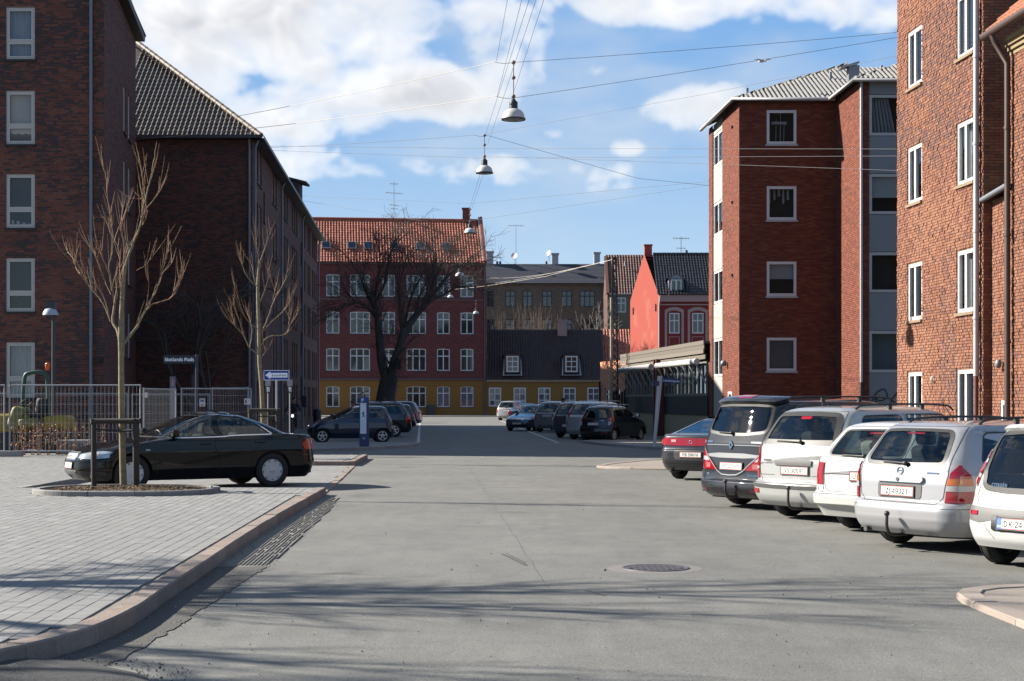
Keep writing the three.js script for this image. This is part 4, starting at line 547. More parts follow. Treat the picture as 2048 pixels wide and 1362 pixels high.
// ---------- the low wing with wooden fascia and awnings ----------
{
const A = V(6.1, 0, -86), B0 = V(8.05, 0, -65.7), bld = thing('low_wing', 'low flat-roofed wing with grey board fascia, ribbon windows and rolled white awnings', 'building', A), f = frame(A, B0), L = f.L;
const P = (x, y, z) => f.pt(x, y, z).sub(A), Mx = new THREE.Matrix4().makeBasis(f.ex, f.ey, f.ez);
plainWall(bld, f, 0, 0, L, 1.05, [], std({ color: rgb(0.42, 0.36, 0.23), map: grainAt(0.7), roughness: 0.9 }), { name: 'plinth' });
const boards = std({ color: rgb(0.028, 0.024, 0.028), map: grainAt(1), roughness: 0.7 }); for (let k = 0; k < 5; k++) new MB().box(0, 1.05 + k * 0.16, 0.01, L, 1.05 + k * 0.16 + 0.152, 0.04, null, Mx).to(bld, 'board', boards);
const wood = [[0.165, 0.142, 0.12], [0.145, 0.125, 0.105], [0.185, 0.16, 0.135]].map((c) => std({ color: rgb(...c), map: grainAt(0.5, 6), roughness: 0.9 }));
[[3.95, 0.17, 0.27], [3.775, 0.17, 0.25], [3.59, 0.175, 0.28], [3.36, 0.2, 0.2]].forEach(([y, h, z], k) => new MB().box(-0.2, y, z - 0.05, L + 0.35, y + h, z, null, Mx).to(bld, 'fascia_board', wood[k % 3]));
new MB().box(-0.2, 4.0, -7, L + 0.3, 4.1, 0.24, null, Mx).to(bld, 'roof', std({ color: rgb(0.12, 0.12, 0.12), map: grain, roughness: 0.95 }));
const frameM = std({ color: rgb(0.2, 0.19, 0.17), roughness: 0.7 }), greens = [glassDark, phy({ color: rgb(0.05, 0.06, 0.055), roughness: 0.05, ior: 1.8 }), phy({ color: rgb(0.09, 0.2, 0.18), roughness: 0.08, ior: 1.7 }), phy({ color: rgb(0.12, 0.11, 0.1), roughness: 0.1, ior: 1.7 })];
for (const [xa, xb, n, sd] of [[0.15, 9.9, 12, 1], [11.2, L - 0.1, 11, 2]]) {
const cs = []; for (let k = 0; k <= n; k++) cs.push(k / n); const r = rngOf(sd); const gl = cs.map(() => greens[[0, 1, 1, 3, 0, 2][Math.floor(r() * 6)]]);
win(bld, f, xa, 1.86, xb - xa, 1.45, { cols: cs, rows: [0, 1], fw: 0.1, mw: 0.16, mat: frameM, glass: gl, depth: 0.02, seed: sd });
const aw = new MB(); aw.tube([P(xa + 0.1, 3.27, 0.42), P(xb - 0.1, 3.27, 0.42)], 0.13, 0.13, 12); aw.to(bld, 'awning', std({ color: rgb(0.66, 0.65, 0.63), map: grain, roughness: 0.8 }));
for (let k = 0; k < 7; k++) { const x = lerp(xa + 0.4, xb - 0.3, k / 6); new MB().tube([P(x, 3.2, 0.45), P(x + 0.45, 2.35, 0.1)], 0.03, 0.03, 6).to(bld, 'awning_arm', zincPale); }
}
plainWall(bld, f, 0, 1.84, L, 0.05, [], frameM, { name: 'sill_rail', z: 0.05 });
plainWall(bld, f, 0, 1.0, L, 3.0, [], plainDark, { name: 'wall', z: -0.03 });
const post = std({ color: rgb(0.12, 0.025, 0.015), roughness: 0.6 }); for (const x of [10.2, 10.85]) new MB().box(x, 0, 0.02, x + 0.16, 3.6, 0.4, null, Mx).to(bld, 'post', post); new MB().box(10.2, 0, 0.02, 11.0, 1.9, 0.3, null, Mx).to(bld, 'post', post);
const fe = frame(V(6.1 + 7, 0, -86), A);
}
{
const A = V(5.05, 0, -91.5), B0 = V(6.12, 0, -86.1), bld = thing('peach_brick_shed', 'small flat sunlit peach brick shed with dark doors behind the lattice mast', 'building', A), f = frame(A, B0);
const bt = brickTexOf([[0.84, 0.56, 0.4], [0.8, 0.53, 0.37], [0.87, 0.6, 0.44], [0.78, 0.5, 0.36]], [0.8, 0.62, 0.5], 5); bt.repeat.set(1 / 1.92, 1 / 1.6);
const holes = [[0.9, 0, 1.1, 2.35], [3.2, 0, 1.1, 2.35]];
plainWall(bld, f, 0, 0, f.L, 3.85, holes, std({ map: bt, roughness: 0.9 }), { reveal: 0.2 });
holes.forEach((h, k) => win(bld, f, h[0], h[1], h[2], h[3], { name: 'door', rows: [0, 0.4, 0.85, 1], fw: 0.13, mw: 0.1, depth: 0.15, seed: k }));
const fe = frame(V(2.5 + 0.0, 0, -91.5), A);
const b = new MB(), P = (x, y, z) => f.pt(x, y, z).sub(A); b.quad(P(0, 3.85, 0), P(f.L, 3.85, 0), P(f.L, 3.85, -5), P(0, 3.85, -5)); b.quad(P(f.L, 0, 0), P(f.L, 0, -5), P(f.L, 3.85, -5), P(f.L, 3.85, 0)); b.quad(P(0, 0, -5), P(0, 0, 0), P(0, 3.85, 0), P(0, 3.85, -5)); b.to(bld, 'roof', plainDark);
pipe(bld, [f.pt(0.25, 2.75, 0.1), f.pt(0.25, 0, 0.1)], 0.06, darkWood);
const fb = thing('board_fence', 'short dark board fence between the shed and the low wing', 'fence', V(5.75, 0, -86.6)); const dw = [0.03, 0.04, 0.025].map((k) => std({ color: rgb(k, k * 0.85, k * 0.8), roughness: 0.8 })); for (let k = 0; k < 7; k++) { const o = new MB().box(0, 0, 0, 0.12, 2.0 + 0.12 * ((k * 7) % 3), 0.03).to(fb, 'board', dw[k % 3]); o.position.set(-0.45 + k * 0.14, 0, 0.9 * k * 0.14); }
}
// ---------- the far houses ----------
{
const A = V(-22.2, 0, -167.9), B0 = V(-2.77, 0, -170.2), bld = thing('red_brick_tenement', 'four storey red brick tenement with yellow ground floor and orange tile roof', 'building', A), f = frame(A, B0), L = f.L;
const s = 3200 / 169, X = (u) => { const Z = lerp(167.9, 170.2, clamp((u - 601) / 371)); return ((u - 1024) / 3200 * Z + 22.2) / (22.2 - 2.77) * L; };
const bt = brickTexOf([[0.38, 0.18, 0.175], [0.35, 0.17, 0.165], [0.42, 0.21, 0.195], [0.3, 0.155, 0.155]], [0.34, 0.225, 0.22], 6); bt.repeat.set(1 / 1.92, 1 / 1.6);
const red = std({ map: bt, roughness: 0.93 }), ochre = std({ color: rgb(0.3, 0.14, 0.028), map: grainAt(0.5), roughness: 0.9 }), stone = std({ color: rgb(0.14, 0.085, 0.08), map: grain, roughness: 0.9 });
const cols = [[652.4, 679, 2], [700, 740, 3], [764.5, 790, 2], [813, 852, 3], [874, 899.5, 2], [921, 947, 2]], rows = [[12.6, 2.32], [8.68, 2.32], [4.78, 2.35], [0.94, 2.2]], up = [], lo = [], W = [];
rows.forEach(([y, h], j) => cols.forEach(([a, b, n], i) => { const x = X(a), w = X(b) - X(a), door = j === 3 && i === 2; const q = [x, door ? 0.15 : y, w, door ? 3.0 : h]; (j === 3 ? lo : up).push(archPts(...q, 0.07)); W.push([q, n, j, i, door]); }));
plainWall(bld, f, 0, 4.0, L, 12.3, up, red, { reveal: 0.2 });
plainWall(bld, f, 0, 0, L, 3.75, lo, ochre, { reveal: 0.2, name: 'ground_floor_wall' });
// rusticated bands on the ground floor
const Mx = new THREE.Matrix4().makeBasis(f.ex, f.ey, f.ez); for (const [y, h] of [[0, 0.8], [3.2, 0.2]]) new MB().box(0, y, 0.0, L, y + h, 0.05, null, Mx).to(bld, 'band', ochre);
const joint = new MB(); for (let k = 0; k < 6; k++) joint.box(0, 1.15 + k * 0.38, 0.004, L, 1.17 + k * 0.38, 0.006, null, Mx, 'zyxX'); joint.to(bld, 'joint_lines', std({ color: rgb(0.25, 0.115, 0.025), roughness: 1 }));
new MB().box(-0.1, 3.75, 0, L + 0.06, 4.0, 0.14, null, Mx).to(bld, 'cornice', stone); new MB().box(0, 12.2, 0, L, 12.42, 0.05, null, Mx).to(bld, 'cornice', stone); new MB().box(-0.1, 16.0, 0, L + 0.06, 16.35, 0.22, null, Mx).to(bld, 'cornice', stone);
const pinkBlind = std({ color: rgb(0.36, 0.3, 0.33), roughness: 0.9 });
W.forEach(([q, n, j, i, door], k) => { const cs = n === 3 ? [0, 1 / 3, 2 / 3, 1] : [0, 0.5, 1], shut = j === 3 && i > 3, o = win(bld, f, ...q, { name: door ? 'door' : 'window', cols: door ? [0, 1] : cs, rows: door ? [0, 0.62, 1] : [0, 0.66, 1], fw: 0.1, mw: 0.11, rise: 0.07, seed: 400 + k, depth: 0.12, glass: shut ? glassClear : glassFar, behind: shut ? blind(0.02, pinkBlind) : null, sill: door ? null : stone }); });
// brick arches over the windows
// tiled roof with skylights
const es = V(f.ez.x * -1, 1.0, f.ez.z * -1).normalize(), tm = [[0.48, 0.125, 0.06], [0.42, 0.105, 0.055], [0.53, 0.15, 0.075], [0.38, 0.095, 0.055]].map((c) => std({ color: rgb(...c), map: grain, roughness: 0.6 }));
pantiles(bld, f.pt(0, 16.2, 0.4), f.ex, es, L - 0.25, 7.1, { pw: 0.3, pl: 0.4, mats: tm, mat: std({ vertexColors: true, map: grain, roughness: 0.6 }), seed: 17 });
const ridge = new MB(), rp = (x) => f.pt(x, 16.2 + 7.1 * Math.SQRT1_2 + 0.08, 0.4 - 7.1 * Math.SQRT1_2).sub(A); for (let k = 0; k < 50; k++) ridge.tube([rp(k * L / 50), rp((k + 1.15) * L / 50)], 0.15, 0.13, 8); ridge.to(bld, 'ridge_tiles', tm[1]);
const bsl = new MB(); bsl.quad(rp(0), rp(L), f.pt(L, 16.2, -9.6).sub(A), f.pt(0, 16.2, -9.6).sub(A)); bsl.quad(f.pt(L, 0, 0).sub(A), f.pt(L, 0, -9.6).sub(A), f.pt(L, 16.2, -9.6).sub(A), f.pt(L, 16.2, 0).sub(A)); bsl.tri(f.pt(L - 0.05, 16.2, 0.3).sub(A), f.pt(L - 0.05, 16.2, -9.6).sub(A), rp(L - 0.05)); bsl.to(bld, 'back_roof', tm[3]);
const gp = new MB(), g0 = f.pt(L - 0.12, 16.1, 0.45).sub(A), g1 = rp(L - 0.12); gp.bar(g0.clone().add(V(0, 0.2, 0)), g1.clone().add(V(0, 0.2, 0)), 0.3, 0.55, null); gp.to(bld, 'gable_parapet', tm[3]); const gw = new MB(); gw.bar(g0.clone().add(V(-0.24, 0.32, 0)), g1.clone().add(V(-0.24, 0.32, 0)), 0.14, 0.12, null); gw.to(bld, 'verge_mortar', std({ color: rgb(0.5, 0.48, 0.46), roughness: 0.9 }));
const nrm = new V3().crossVectors(f.ex, es); for (const u of [651, 703, 736, 788, 841, 893]) { const t = 0.28, x = X(u), c = f.pt(x - 0.42, 16.2, 0.4).addScaledVector(es, 7.1 * t).addScaledVector(nrm, 0.1).sub(A), M = new THREE.Matrix4().makeBasis(f.ex, es, nrm).setPosition(c), sk = new MB(); sk.box(0, 0, 0, 0.95, 1.15, 0.1, null, M, 'z'); const o = sk.to(bld, 'skylight', zinc); const p = new MB(); p.quad(V(0.1, 0.1, 0.105).applyMatrix4(M), V(0.85, 0.1, 0.105).applyMatrix4(M), V(0.85, 1.05, 0.105).applyMatrix4(M), V(0.1, 1.05, 0.105).applyMatrix4(M)); p.to(o, 'pane', glassFar); }
const ch = new MB(), cp = rp(X(940)); ch.box(-0.38, -0.6, -0.38, 0.38, 1.15, 0.38, null, M4(cp.x, cp.y, cp.z)); ch.box(-0.46, 1.15, -0.46, 0.46, 1.32, 0.46, null, M4(cp.x, cp.y, cp.z)); ch.to(bld, 'chimney', std({ color: rgb(0.22, 0.06, 0.05), map: grain, roughness: 0.9 }));
pipe(bld, [f.pt(L - 0.15, 16, 0.1), f.pt(L - 0.15, 0, 0.1)], 0.07, std({ color: rgb(0.12, 0.08, 0.09), roughness: 0.6 }));
const box = new MB(); box.box(X(862) - 0.4, 0.05, 0.05, X(862) + 0.35, 1.15, 0.5, null, Mx); box.to(bld, 'utility_box', std({ color: rgb(0.05, 0.05, 0.055), roughness: 0.6 }));
antenna('antenna', 'tall aerial mast with cross arms on the orange tile roof', at(788, 445, 174), 4.5, [[4.2, 0.9, 5, 0.3], [3.2, 2.0, 9, 0.5], [1.9, 1.4, 5, 0.9], [1.5, 0.8, 3, 0.2]], null);
}
{
const A = V(-2.75, 0, -170.3), B0 = V(9.68, 0, -170.3), bld = thing('low_yellow_house', 'low yellow house with dark tile roof, two dormers and a pink chimney', 'building', A), f = frame(A, B0), L = f.L, X = (u) => (u - 1024) / 3200 * 170.3 + 2.75;
const och = std({ color: rgb(0.3, 0.145, 0.032), map: grainAt(0.5), roughness: 0.9 }), holes = [990, 1039.5, 1088.5, 1139, 1187].map((u) => [X(u) - 0.66, 1.0, 1.32, 2.0]), pinkBlind = std({ color: rgb(0.34, 0.24, 0.24), roughness: 0.9 });
plainWall(bld, f, 0, 0, L, 3.85, holes, och, { reveal: 0.12 });
holes.forEach((h, k) => win(bld, f, ...h, { cols: [0, 0.5, 1], rows: [0, 0.33, 0.66, 1], fw: 0.13, mw: 0.09, seed: 500 + k, depth: 0.08, glass: glassClear, behind: blind(0.02, pinkBlind) }));
new MB().box(0, 3.62, 0, L, 3.9, 0.2, null, new THREE.Matrix4().makeBasis(f.ex, f.ey, f.ez)).to(bld, 'cornice', std({ color: rgb(0.42, 0.3, 0.25), map: grain, roughness: 0.9 }));
const es = V(0, 1.05, -1).normalize(), tm = [[0.038, 0.02, 0.021], [0.046, 0.024, 0.024], [0.031, 0.017, 0.019]].map((c) => std({ color: rgb(...c), map: grain, roughness: 0.6 }));
pantiles(bld, f.pt(0, 3.85, 0.35), f.ex, es, L, 7.4, { pw: 0.28, pl: 0.38, mats: tm, mat: std({ vertexColors: true, map: grain, roughness: 0.6 }), seed: 18 });
const rY = 3.85 + 7.4 * es.y; { const b = new MB(), P = (x, y, z) => f.pt(x, y, z).sub(A); b.quad(P(0, rY, 0.35 + 7.4 * es.z), P(L, rY, 0.35 + 7.4 * es.z), P(L, 3.6, -9.8), P(0, 3.6, -9.8)); b.quad(P(L, 0, 0), P(L, 0, -9.8), P(L, 3.85, -9.8), P(L, 3.85, 0)); b.tri(P(L, 3.85, 0.3), P(L, 3.85, -9.8), P(L, rY, 0.35 + 7.4 * es.z)); b.to(bld, 'back_roof', tm[1]); }
for (const u of [1025, 1143]) {
const x = X(u), y0 = 1.68 + (800 - 746) / 18.6, z0 = -0.2, c = f.pt(x, y0, z0).sub(A), b = new MB(), m = M4(c.x, c.y, c.z); b.box(-0.85, 0, -2.6, 0.85, 1.95, 0, null, m, 'z'); const d = b.to(bld, 'dormer', std({ color: rgb(0.16, 0.09, 0.08), map: grain, roughness: 0.85 }));
const rf = new MB(); rf.quad(V(-1.02, 1.9, 0.16), V(0, 2.2, 0.16), V(0, 2.2, -2.8), V(-1.02, 1.9, -2.8)); rf.quad(V(0, 2.2, 0.16), V(1.02, 1.9, 0.16), V(1.02, 1.9, -2.8), V(0, 2.2, -2.8)); rf.tri(V(-0.9, 1.92, 0.02), V(0.9, 1.92, 0.02), V(0, 2.18, 0.02)); const ro = rf.to(d, 'dormer_roof', tm[0]); ro.position.copy(c);
const ap = new MB(); for (const sgn of [-1, 1]) ap.bar(V(sgn * 0.95, -0.25, 0.35), V(sgn * 0.9, 1.5, -1.3), 0.12, 0.06); ap.bar(V(-1.05, -0.25, 0.4), V(1.05, -0.25, 0.4), 0.25, 0.06); const ao = ap.to(d, 'flashing', zincPale); ao.position.copy(c);
const fd = frame(f.pt(x - 0.65, 0, z0 + 0.02), f.pt(x + 0.65, 0, z0 + 0.02)); win(bld, fd, 0, y0 + 0.08, 1.3, 1.7, { cols: [0, 0.5, 1], rows: [0, 0.33, 0.66, 1], fw: 0.13, mw: 0.09, depth: -0.01, seed: u, glass: glassClear, behind: blind(0.02, pinkBlind) }); }
const cp = f.pt(X(1127), rY - 0.5, 0.3 + 7.2 * es.z).sub(A), cb = new MB(); cb.box(-0.5, -0.8, -0.5, 0.5, 1.6, 0.5, null, M4(cp.x, cp.y, cp.z)); cb.box(-0.6, 1.6, -0.6, 0.6, 1.75, 0.6, null, M4(cp.x, cp.y, cp.z)); cb.to(bld, 'chimney', std({ color: rgb(0.42, 0.27, 0.25), map: grain, roughness: 0.9 })); const ca = new MB(); ca.box(-0.75, -0.95, -0.2, 0.75, -0.6, 0.7, null, M4(cp.x, cp.y, cp.z)); ca.to(bld, 'flashing', zincPale);
}
{
const A = V(9.75, 0, -171), bld = thing('red_tiled_shed_house', 'small house with sunlit red tile roof partly behind the lattice mast', 'building', A), tm = [[0.42, 0.11, 0.06], [0.36, 0.095, 0.055], [0.46, 0.14, 0.075]].map((c) => std({ color: rgb(...c), map: grain, roughness: 0.6 }));
pantiles(bld, V(9.75, 3.9, -170.7), V(1, 0, 0), V(0, 1, -0.95).normalize(), 4.4, 7.3, { pw: 0.3, pl: 0.4, mats: tm, mat: std({ vertexColors: true, map: grain, roughness: 0.6 }), seed: 19 });
new MB().box(0, 0, -9.5, 4.4, 3.9, 0, std({}).color).to(bld, 'wall', std({ color: rgb(0.2, 0.15, 0.12), map: grain, roughness: 0.9 }));
}
{
const Z = 195, P = (u) => (u - 1024) / 3200 * Z, Y = (v) => EYE + (800 - v) / 3200 * Z, A = V(P(930), 0, -Z), bld = thing('tan_brick_house', 'long tan brick house with flat slate roof behind the bare bushes', 'building', A), f = frame(A, V(P(1216), 0, -Z)), X = (u) => P(u) - P(930);
const bt = brickTexOf([[0.39, 0.35, 0.3], [0.36, 0.32, 0.28], [0.43, 0.38, 0.32], [0.33, 0.3, 0.27]], [0.4, 0.37, 0.33], 7); bt.repeat.set(1 / 1.92, 1 / 1.6);
const holes = [], cols = [[973, 988, 2], [1010, 1031, 2], [1045, 1065, 2], [1084, 1104, 2], [1123, 1144, 2], [1159, 1190, 3]]; for (const [t, b] of [[581, 614], [638, 672]]) for (const [a, c, n] of cols) holes.push([X(a), Y(b), X(c) - X(a), Y(t) - Y(b), n]);
plainWall(bld, f, 0, 0, f.L, Y(566), holes.map((h) => h.slice(0, 4)), std({ map: bt, roughness: 0.95 }), { reveal: 0.15 });
holes.forEach((h, k) => win(bld, f, h[0], h[1], h[2], h[3], { cols: h[4] === 3 ? [0, 1 / 3, 2 / 3, 1] : [0, 0.5, 1], rows: [0, 0.66, 1], fw: 0.12, mw: 0.12, mat: std({ color: rgb(0.035, 0.04, 0.05), roughness: 0.6 }), glass: glassFar, seed: 600 + k, depth: 0.08 }));
const sl = std({ color: rgb(0.05, 0.055, 0.075), map: grain, roughness: 0.7 }), up = (Y(524) - Y(566)), r1 = new MB(), Q = (x, y, z) => f.pt(x, y, z).sub(A), rows = 14;
for (let k = 0; k < rows; k++) { const a = k / rows, b = (k + 1) / rows; r1.quad(Q(0, Y(566) + up * a, 0.4 - 3.2 * a + 0.04), Q(f.L, Y(566) + up * a, 0.4 - 3.2 * a + 0.04), Q(f.L, Y(566) + up * b, 0.4 - 3.2 * b), Q(0, Y(566) + up * b, 0.4 - 3.2 * b)); r1.quad(Q(0, Y(566) + up * a - 0.02, 0.4 - 3.2 * a + 0.04), Q(f.L, Y(566) + up * a - 0.02, 0.4 - 3.2 * a + 0.04), Q(f.L, Y(566) + up * a, 0.4 - 3.2 * a + 0.04), Q(0, Y(566) + up * a, 0.4 - 3.2 * a + 0.04)); } r1.quad(Q(0, Y(524), -2.8), Q(f.L, Y(524), -2.8), Q(f.L, Y(524) + 0.4, -12), Q(0, Y(524) + 0.4, -12)); r1.quad(Q(f.L, 0, 0), Q(f.L, 0, -12), Q(f.L, Y(524), -12), Q(f.L, Y(524), 0)); r1.to(bld, 'roof', sl);
new MB().box(0, Y(569), 0, f.L, Y(565), 0.3, null, new THREE.Matrix4().makeBasis(f.ex, f.ey, f.ez)).to(bld, 'cornice', std({ color: rgb(0.12, 0.11, 0.11), roughness: 0.9 }));
const chm = std({ color: rgb(0.5, 0.5, 0.52), map: grain, roughness: 0.9 }); for (const [u, v, w] of [[979.5, 498, 13], [1111.5, 502, 13], [1196.5, 500, 12]]) { const x = X(u), hw = w / 2 / 3200 * Z, b = new MB(); b.box(x - hw, Y(528), -3.6, x + hw, Y(v + 2), -2.7); b.box(x - hw - 0.1, Y(v + 3), -3.7, x + hw + 0.1, Y(v), -2.6); b.to(bld, 'chimney', chm); }
const pots = new MB(); for (const u of [994, 1000, 1094]) pots.tube([V(X(u), Y(524), -3.2), V(X(u), Y(518), -3.2)], 0.14, 0.12, 8); pots.to(bld, 'vent_pots', darkWood);
antenna('antenna', 'thin aerial with one cross bar on the slate roof', at(1032, 524, Z + 3), 4.6, [[4.5, 1.9, 7, 0.1]], null);
dish('round white dish on the slate roof edge beside the aerial mast', at(1029, 512, Z + 2), 0.42, -0.5, null); dish('tilted white dish on the slate roof beside the middle chimney', at(1097, 507, Z + 2), 0.42, -0.9, null);
}
{
const Z = 185, P = (u) => (u - 1024) / 3200 * Z, Y = (v) => EYE + (800 - v) / 3200 * Z, A = V(P(1215), 0, -Z), bld = thing('brown_tiled_house', 'grey brown house with tall rust brown tile roof behind the red gable', 'building', A), f = frame(A, V(P(1330), 0, -Z)), X = (u) => P(u) - P(1215);
plainWall(bld, f, 0, 0, f.L, Y(588), [[X(1232), Y(625), X(1252) - X(1232), Y(595) - Y(625)]], std({ color: rgb(0.21, 0.17, 0.12), map: grainAt(0.6), roughness: 0.95 }));
win(bld, f, X(1232), Y(625), X(1252) - X(1232), Y(595) - Y(625), { cols: [0, 0.5, 1], rows: [0, 0.62, 1], fw: 0.13, mw: 0.12, glass: glassFar, depth: 0.04, seed: 5 });
const up = Y(508) - Y(588), es = V(0, up, -up * 0.95).normalize(), tm = [[0.15, 0.07, 0.05], [0.19, 0.085, 0.06], [0.12, 0.06, 0.048]].map((c) => std({ color: rgb(...c), map: grain, roughness: 0.6 }));
pantiles(bld, f.pt(0, Y(588), 0.3), f.ex, es, f.L, up / es.y, { pw: 0.32, pl: 0.42, mats: tm, mat: std({ vertexColors: true, map: grain, roughness: 0.6 }), seed: 20 });
const vg = new MB(); vg.bar(f.pt(0, Y(588), 0.5).sub(A), f.pt(0, Y(508), 0.3 - up * 0.95).sub(A), 0.35, 0.3); vg.to(bld, 'verge', tm[1]);
const bk = new MB(), Q = (x, y, z) => f.pt(x, y, z).sub(A); bk.quad(Q(0, 0, -8), Q(0, 0, 0), Q(0, Y(588), 0), Q(0, Y(588), -8)); bk.tri(Q(0.02, Y(588), 0.2), Q(0.02, Y(508), 0.3 - up * 0.95), Q(0.02, Y(588), -9)); bk.to(bld, 'back_wall', tm[2]);
new MB().tube([Q(X(1253), Y(528), -2.5), Q(X(1253), Y(519), -2.5)], 0.12, 0.08, 8).to(bld, 'vent_pipe', zincPale);
const lo = new MB(); lo.box(X(1233), Y(668), 0, X(1237), Y(645), 0.6); lo.to(bld, 'downpipe_stub', std({ color: rgb(0.5, 0.42, 0.3), roughness: 0.9 }));
}
{
const A = V(10.42, 0, -141), C = V(12.2, 0, -133), bld = thing('red_gabled_house', 'red plastered house with bright sunlit gable, black tile roof and grey dormer', 'building', C), fg = frame(A, C), ff = frame(C, V(22, 0, -133)), eY = 1.68 + 210 / 24.06, rY = 13.95;
const red = tex(512, 512, (x, y) => { const k = pfbm(x, y, 512, 5, 3, 5), w = sstep(0.56, 0.72, k) * 0.5, g = 0.95 + 0.1 * hash2(x, y, 2); return [lerp(0.51, 0.53, w) * g, lerp(0.212, 0.33, w) * g, lerp(0.165, 0.285, w) * g]; }); red.repeat.set(1 / 7, 1 / 9);
const gb = new MB(), hw = fg.L / 2, pts = [[0, 0], [fg.L, 0], [fg.L, eY], [hw, rY + 0.25], [0, eY]]; gb.geo(new THREE.ShapeGeometry(shapeOf(pts))); place(gb.to(bld, 'gable_wall', std({ map: red, roughness: 0.95 }), 'sunlit orange red gable wall with pale patches'), fg, 0, 0, 0, bld);
const X = (u) => (u - 1024) / 24.06 - 12.2, Y = (v) => 1.68 + (800 - v) / 24.06, holes = [[1338, 1359], [1384, 1407], [1430, 1452]].map(([a, b]) => [X(a), Y(667), X(b) - X(a), Y(626) - Y(667)]);
const dred = std({ color: rgb(0.25, 0.028, 0.026), map: grainAt(0.5), roughness: 0.9 }), pinkTrim = std({ color: rgb(0.42, 0.27, 0.25), roughness: 0.9 });
plainWall(bld, ff, 0, 0, ff.L, eY, holes, dred, { reveal: 0.12, name: 'front_wall' });
holes.forEach((h, k) => { win(bld, ff, ...h, { cols: [0, 0.5, 1], rows: [0, 0.63, 1], fw: 0.09, mw: 0.09, glass: glassFar, depth: 0.06, seed: 700 + k });
const s = shapeOf(archPts(h[0] - 0.36, 2.4, h[2] + 0.72, h[1] + h[3] - 2.4 + 0.5, 0.25), [archPts(h[0] - 0.16, 2.5, h[2] + 0.32, h[1] + h[3] - 2.5 + 0.22, 0.2)]); place(add(bld, 'window_surround', new THREE.ExtrudeGeometry(s, { depth: 0.06, bevelEnabled: false }), pinkTrim), ff, 0, 0, 0.002, bld);
const p = shapeOf(rectPts(h[0], 3.3, h[2], h[1] - 3.55), [rectPts(h[0] + 0.05, 3.35, h[2] - 0.1, h[1] - 3.65)]); place(add(bld, 'panel_moulding', new THREE.ExtrudeGeometry(p, { depth: 0.03, bevelEnabled: false }), pinkTrim), ff, 0, 0, 0.002, bld); });
const Mx = new THREE.Matrix4().makeBasis(ff.ex, ff.ey, ff.ez); new MB().box(0, eY - 0.55, 0, ff.L, eY - 0.02, 0.18, null, Mx).to(bld, 'cornice', pinkTrim); new MB().box(0, eY - 0.85, 0, ff.L, eY - 0.75, 0.08, null, Mx).to(bld, 'cornice', pinkTrim);
const run = hw * 0.98, up = rY - eY, es = V(0, up, -run).normalize(), tm = [[0.012, 0.014, 0.022], [0.016, 0.018, 0.028], [0.01, 0.012, 0.018]].map((c) => std({ color: rgb(...c), map: grain, roughness: 0.3 }));
pantiles(bld, ff.pt(-0.15, eY + 0.02, 0.35), ff.ex, es, ff.L + 0.15, Math.hypot(up, run) + 0.3, { pw: 0.24, pl: 0.36, mats: tm, mat: std({ vertexColors: true, map: grain, roughness: 0.28 }), seed: 21 });
const rg = new MB(), rp = (x) => ff.pt(x, rY + 0.22, 0.25 - run - 0.1).sub(C); for (let k = 0; k < 24; k++) rg.tube([rp(k * 0.4 - 0.1), rp(k * 0.4 + 0.36)], 0.13, 0.11, 8); rg.to(bld, 'ridge_tiles', std({ color: rgb(0.015, 0.017, 0.025), roughness: 0.25 }));
const bk = new MB(), Q = (x, y, z) => ff.pt(x, y, z).sub(C); bk.quad(Q(-0.9, rY, -run), Q(9, rY, -run), Q(9, eY, -2 * run), Q(-1.7, eY, -2 * run)); bk.to(bld, 'back_roof', tm[0]);
// chimney on the ridge by the gable
const cb = new MB(), cp = at(1296, 506, 137.5).sub(C); cb.box(-0.32, -0.6, -0.32, 0.32, 0.7, 0.32, null, M4(cp.x, cp.y, cp.z)); cb.box(-0.37, 0.6, -0.37, 0.37, 0.72, 0.37, null, M4(cp.x, cp.y, cp.z)); cb.to(bld, 'chimney', std({ color: rgb(0.4, 0.07, 0.05), roughness: 0.9 }));
const c2 = new MB(), q2 = at(1373, 505, 137.5).sub(C); c2.box(-0.1, -0.4, -0.1, 0.1, 0.2, 0.1, null, M4(q2.x, q2.y, q2.z)); c2.to(bld, 'vent_pipe', zinc);
{
const x0 = X(1341), x1 = X(1364), y0 = Y(592), z0 = -0.1, c = ff.pt((x0 + x1) / 2, y0, z0).sub(C), g = std({ color: rgb(0.16, 0.17, 0.2), roughness: 0.8 }), b = new MB(), m = M4(c.x, c.y, c.z), w = 0.62; b.box(-w, 0.1, -3, w, 1.5, 0, null, m, 'z'); const d = b.to(bld, 'dormer', g);
const rf = new MB(); rf.quad(V(-0.8, 1.42, 0.14), V(0, 1.86, 0.14), V(0, 1.86, -3), V(-0.8, 1.42, -3)); rf.quad(V(0, 1.86, 0.14), V(0.8, 1.42, 0.14), V(0.8, 1.42, -3), V(0, 1.86, -3)); rf.tri(V(-w, 1.5, 0.01), V(w, 1.5, 0.01), V(0, 1.83, 0.01)); const ro = rf.to(d, 'dormer_roof', std({ color: rgb(0.3, 0.32, 0.36), roughness: 0.7 })); ro.position.copy(c);
const fd = frame(ff.pt((x0 + x1) / 2 - 0.44, 0, z0 + 0.02), ff.pt((x0 + x1) / 2 + 0.44, 0, z0 + 0.02)); win(bld, fd, 0, y0 + 0.22, 0.88, 1.15, { cols: [0, 0.5, 1], fw: 0.09, mw: 0.14, depth: -0.01, seed: 8, glass: glassFar }); }
pipe(bld, [ff.pt(0.1, eY - 0.1, 0.3), ff.pt(0.02, eY - 0.9, 0.1), ff.pt(0.02, 0, 0.1)], 0.06, zincPale);
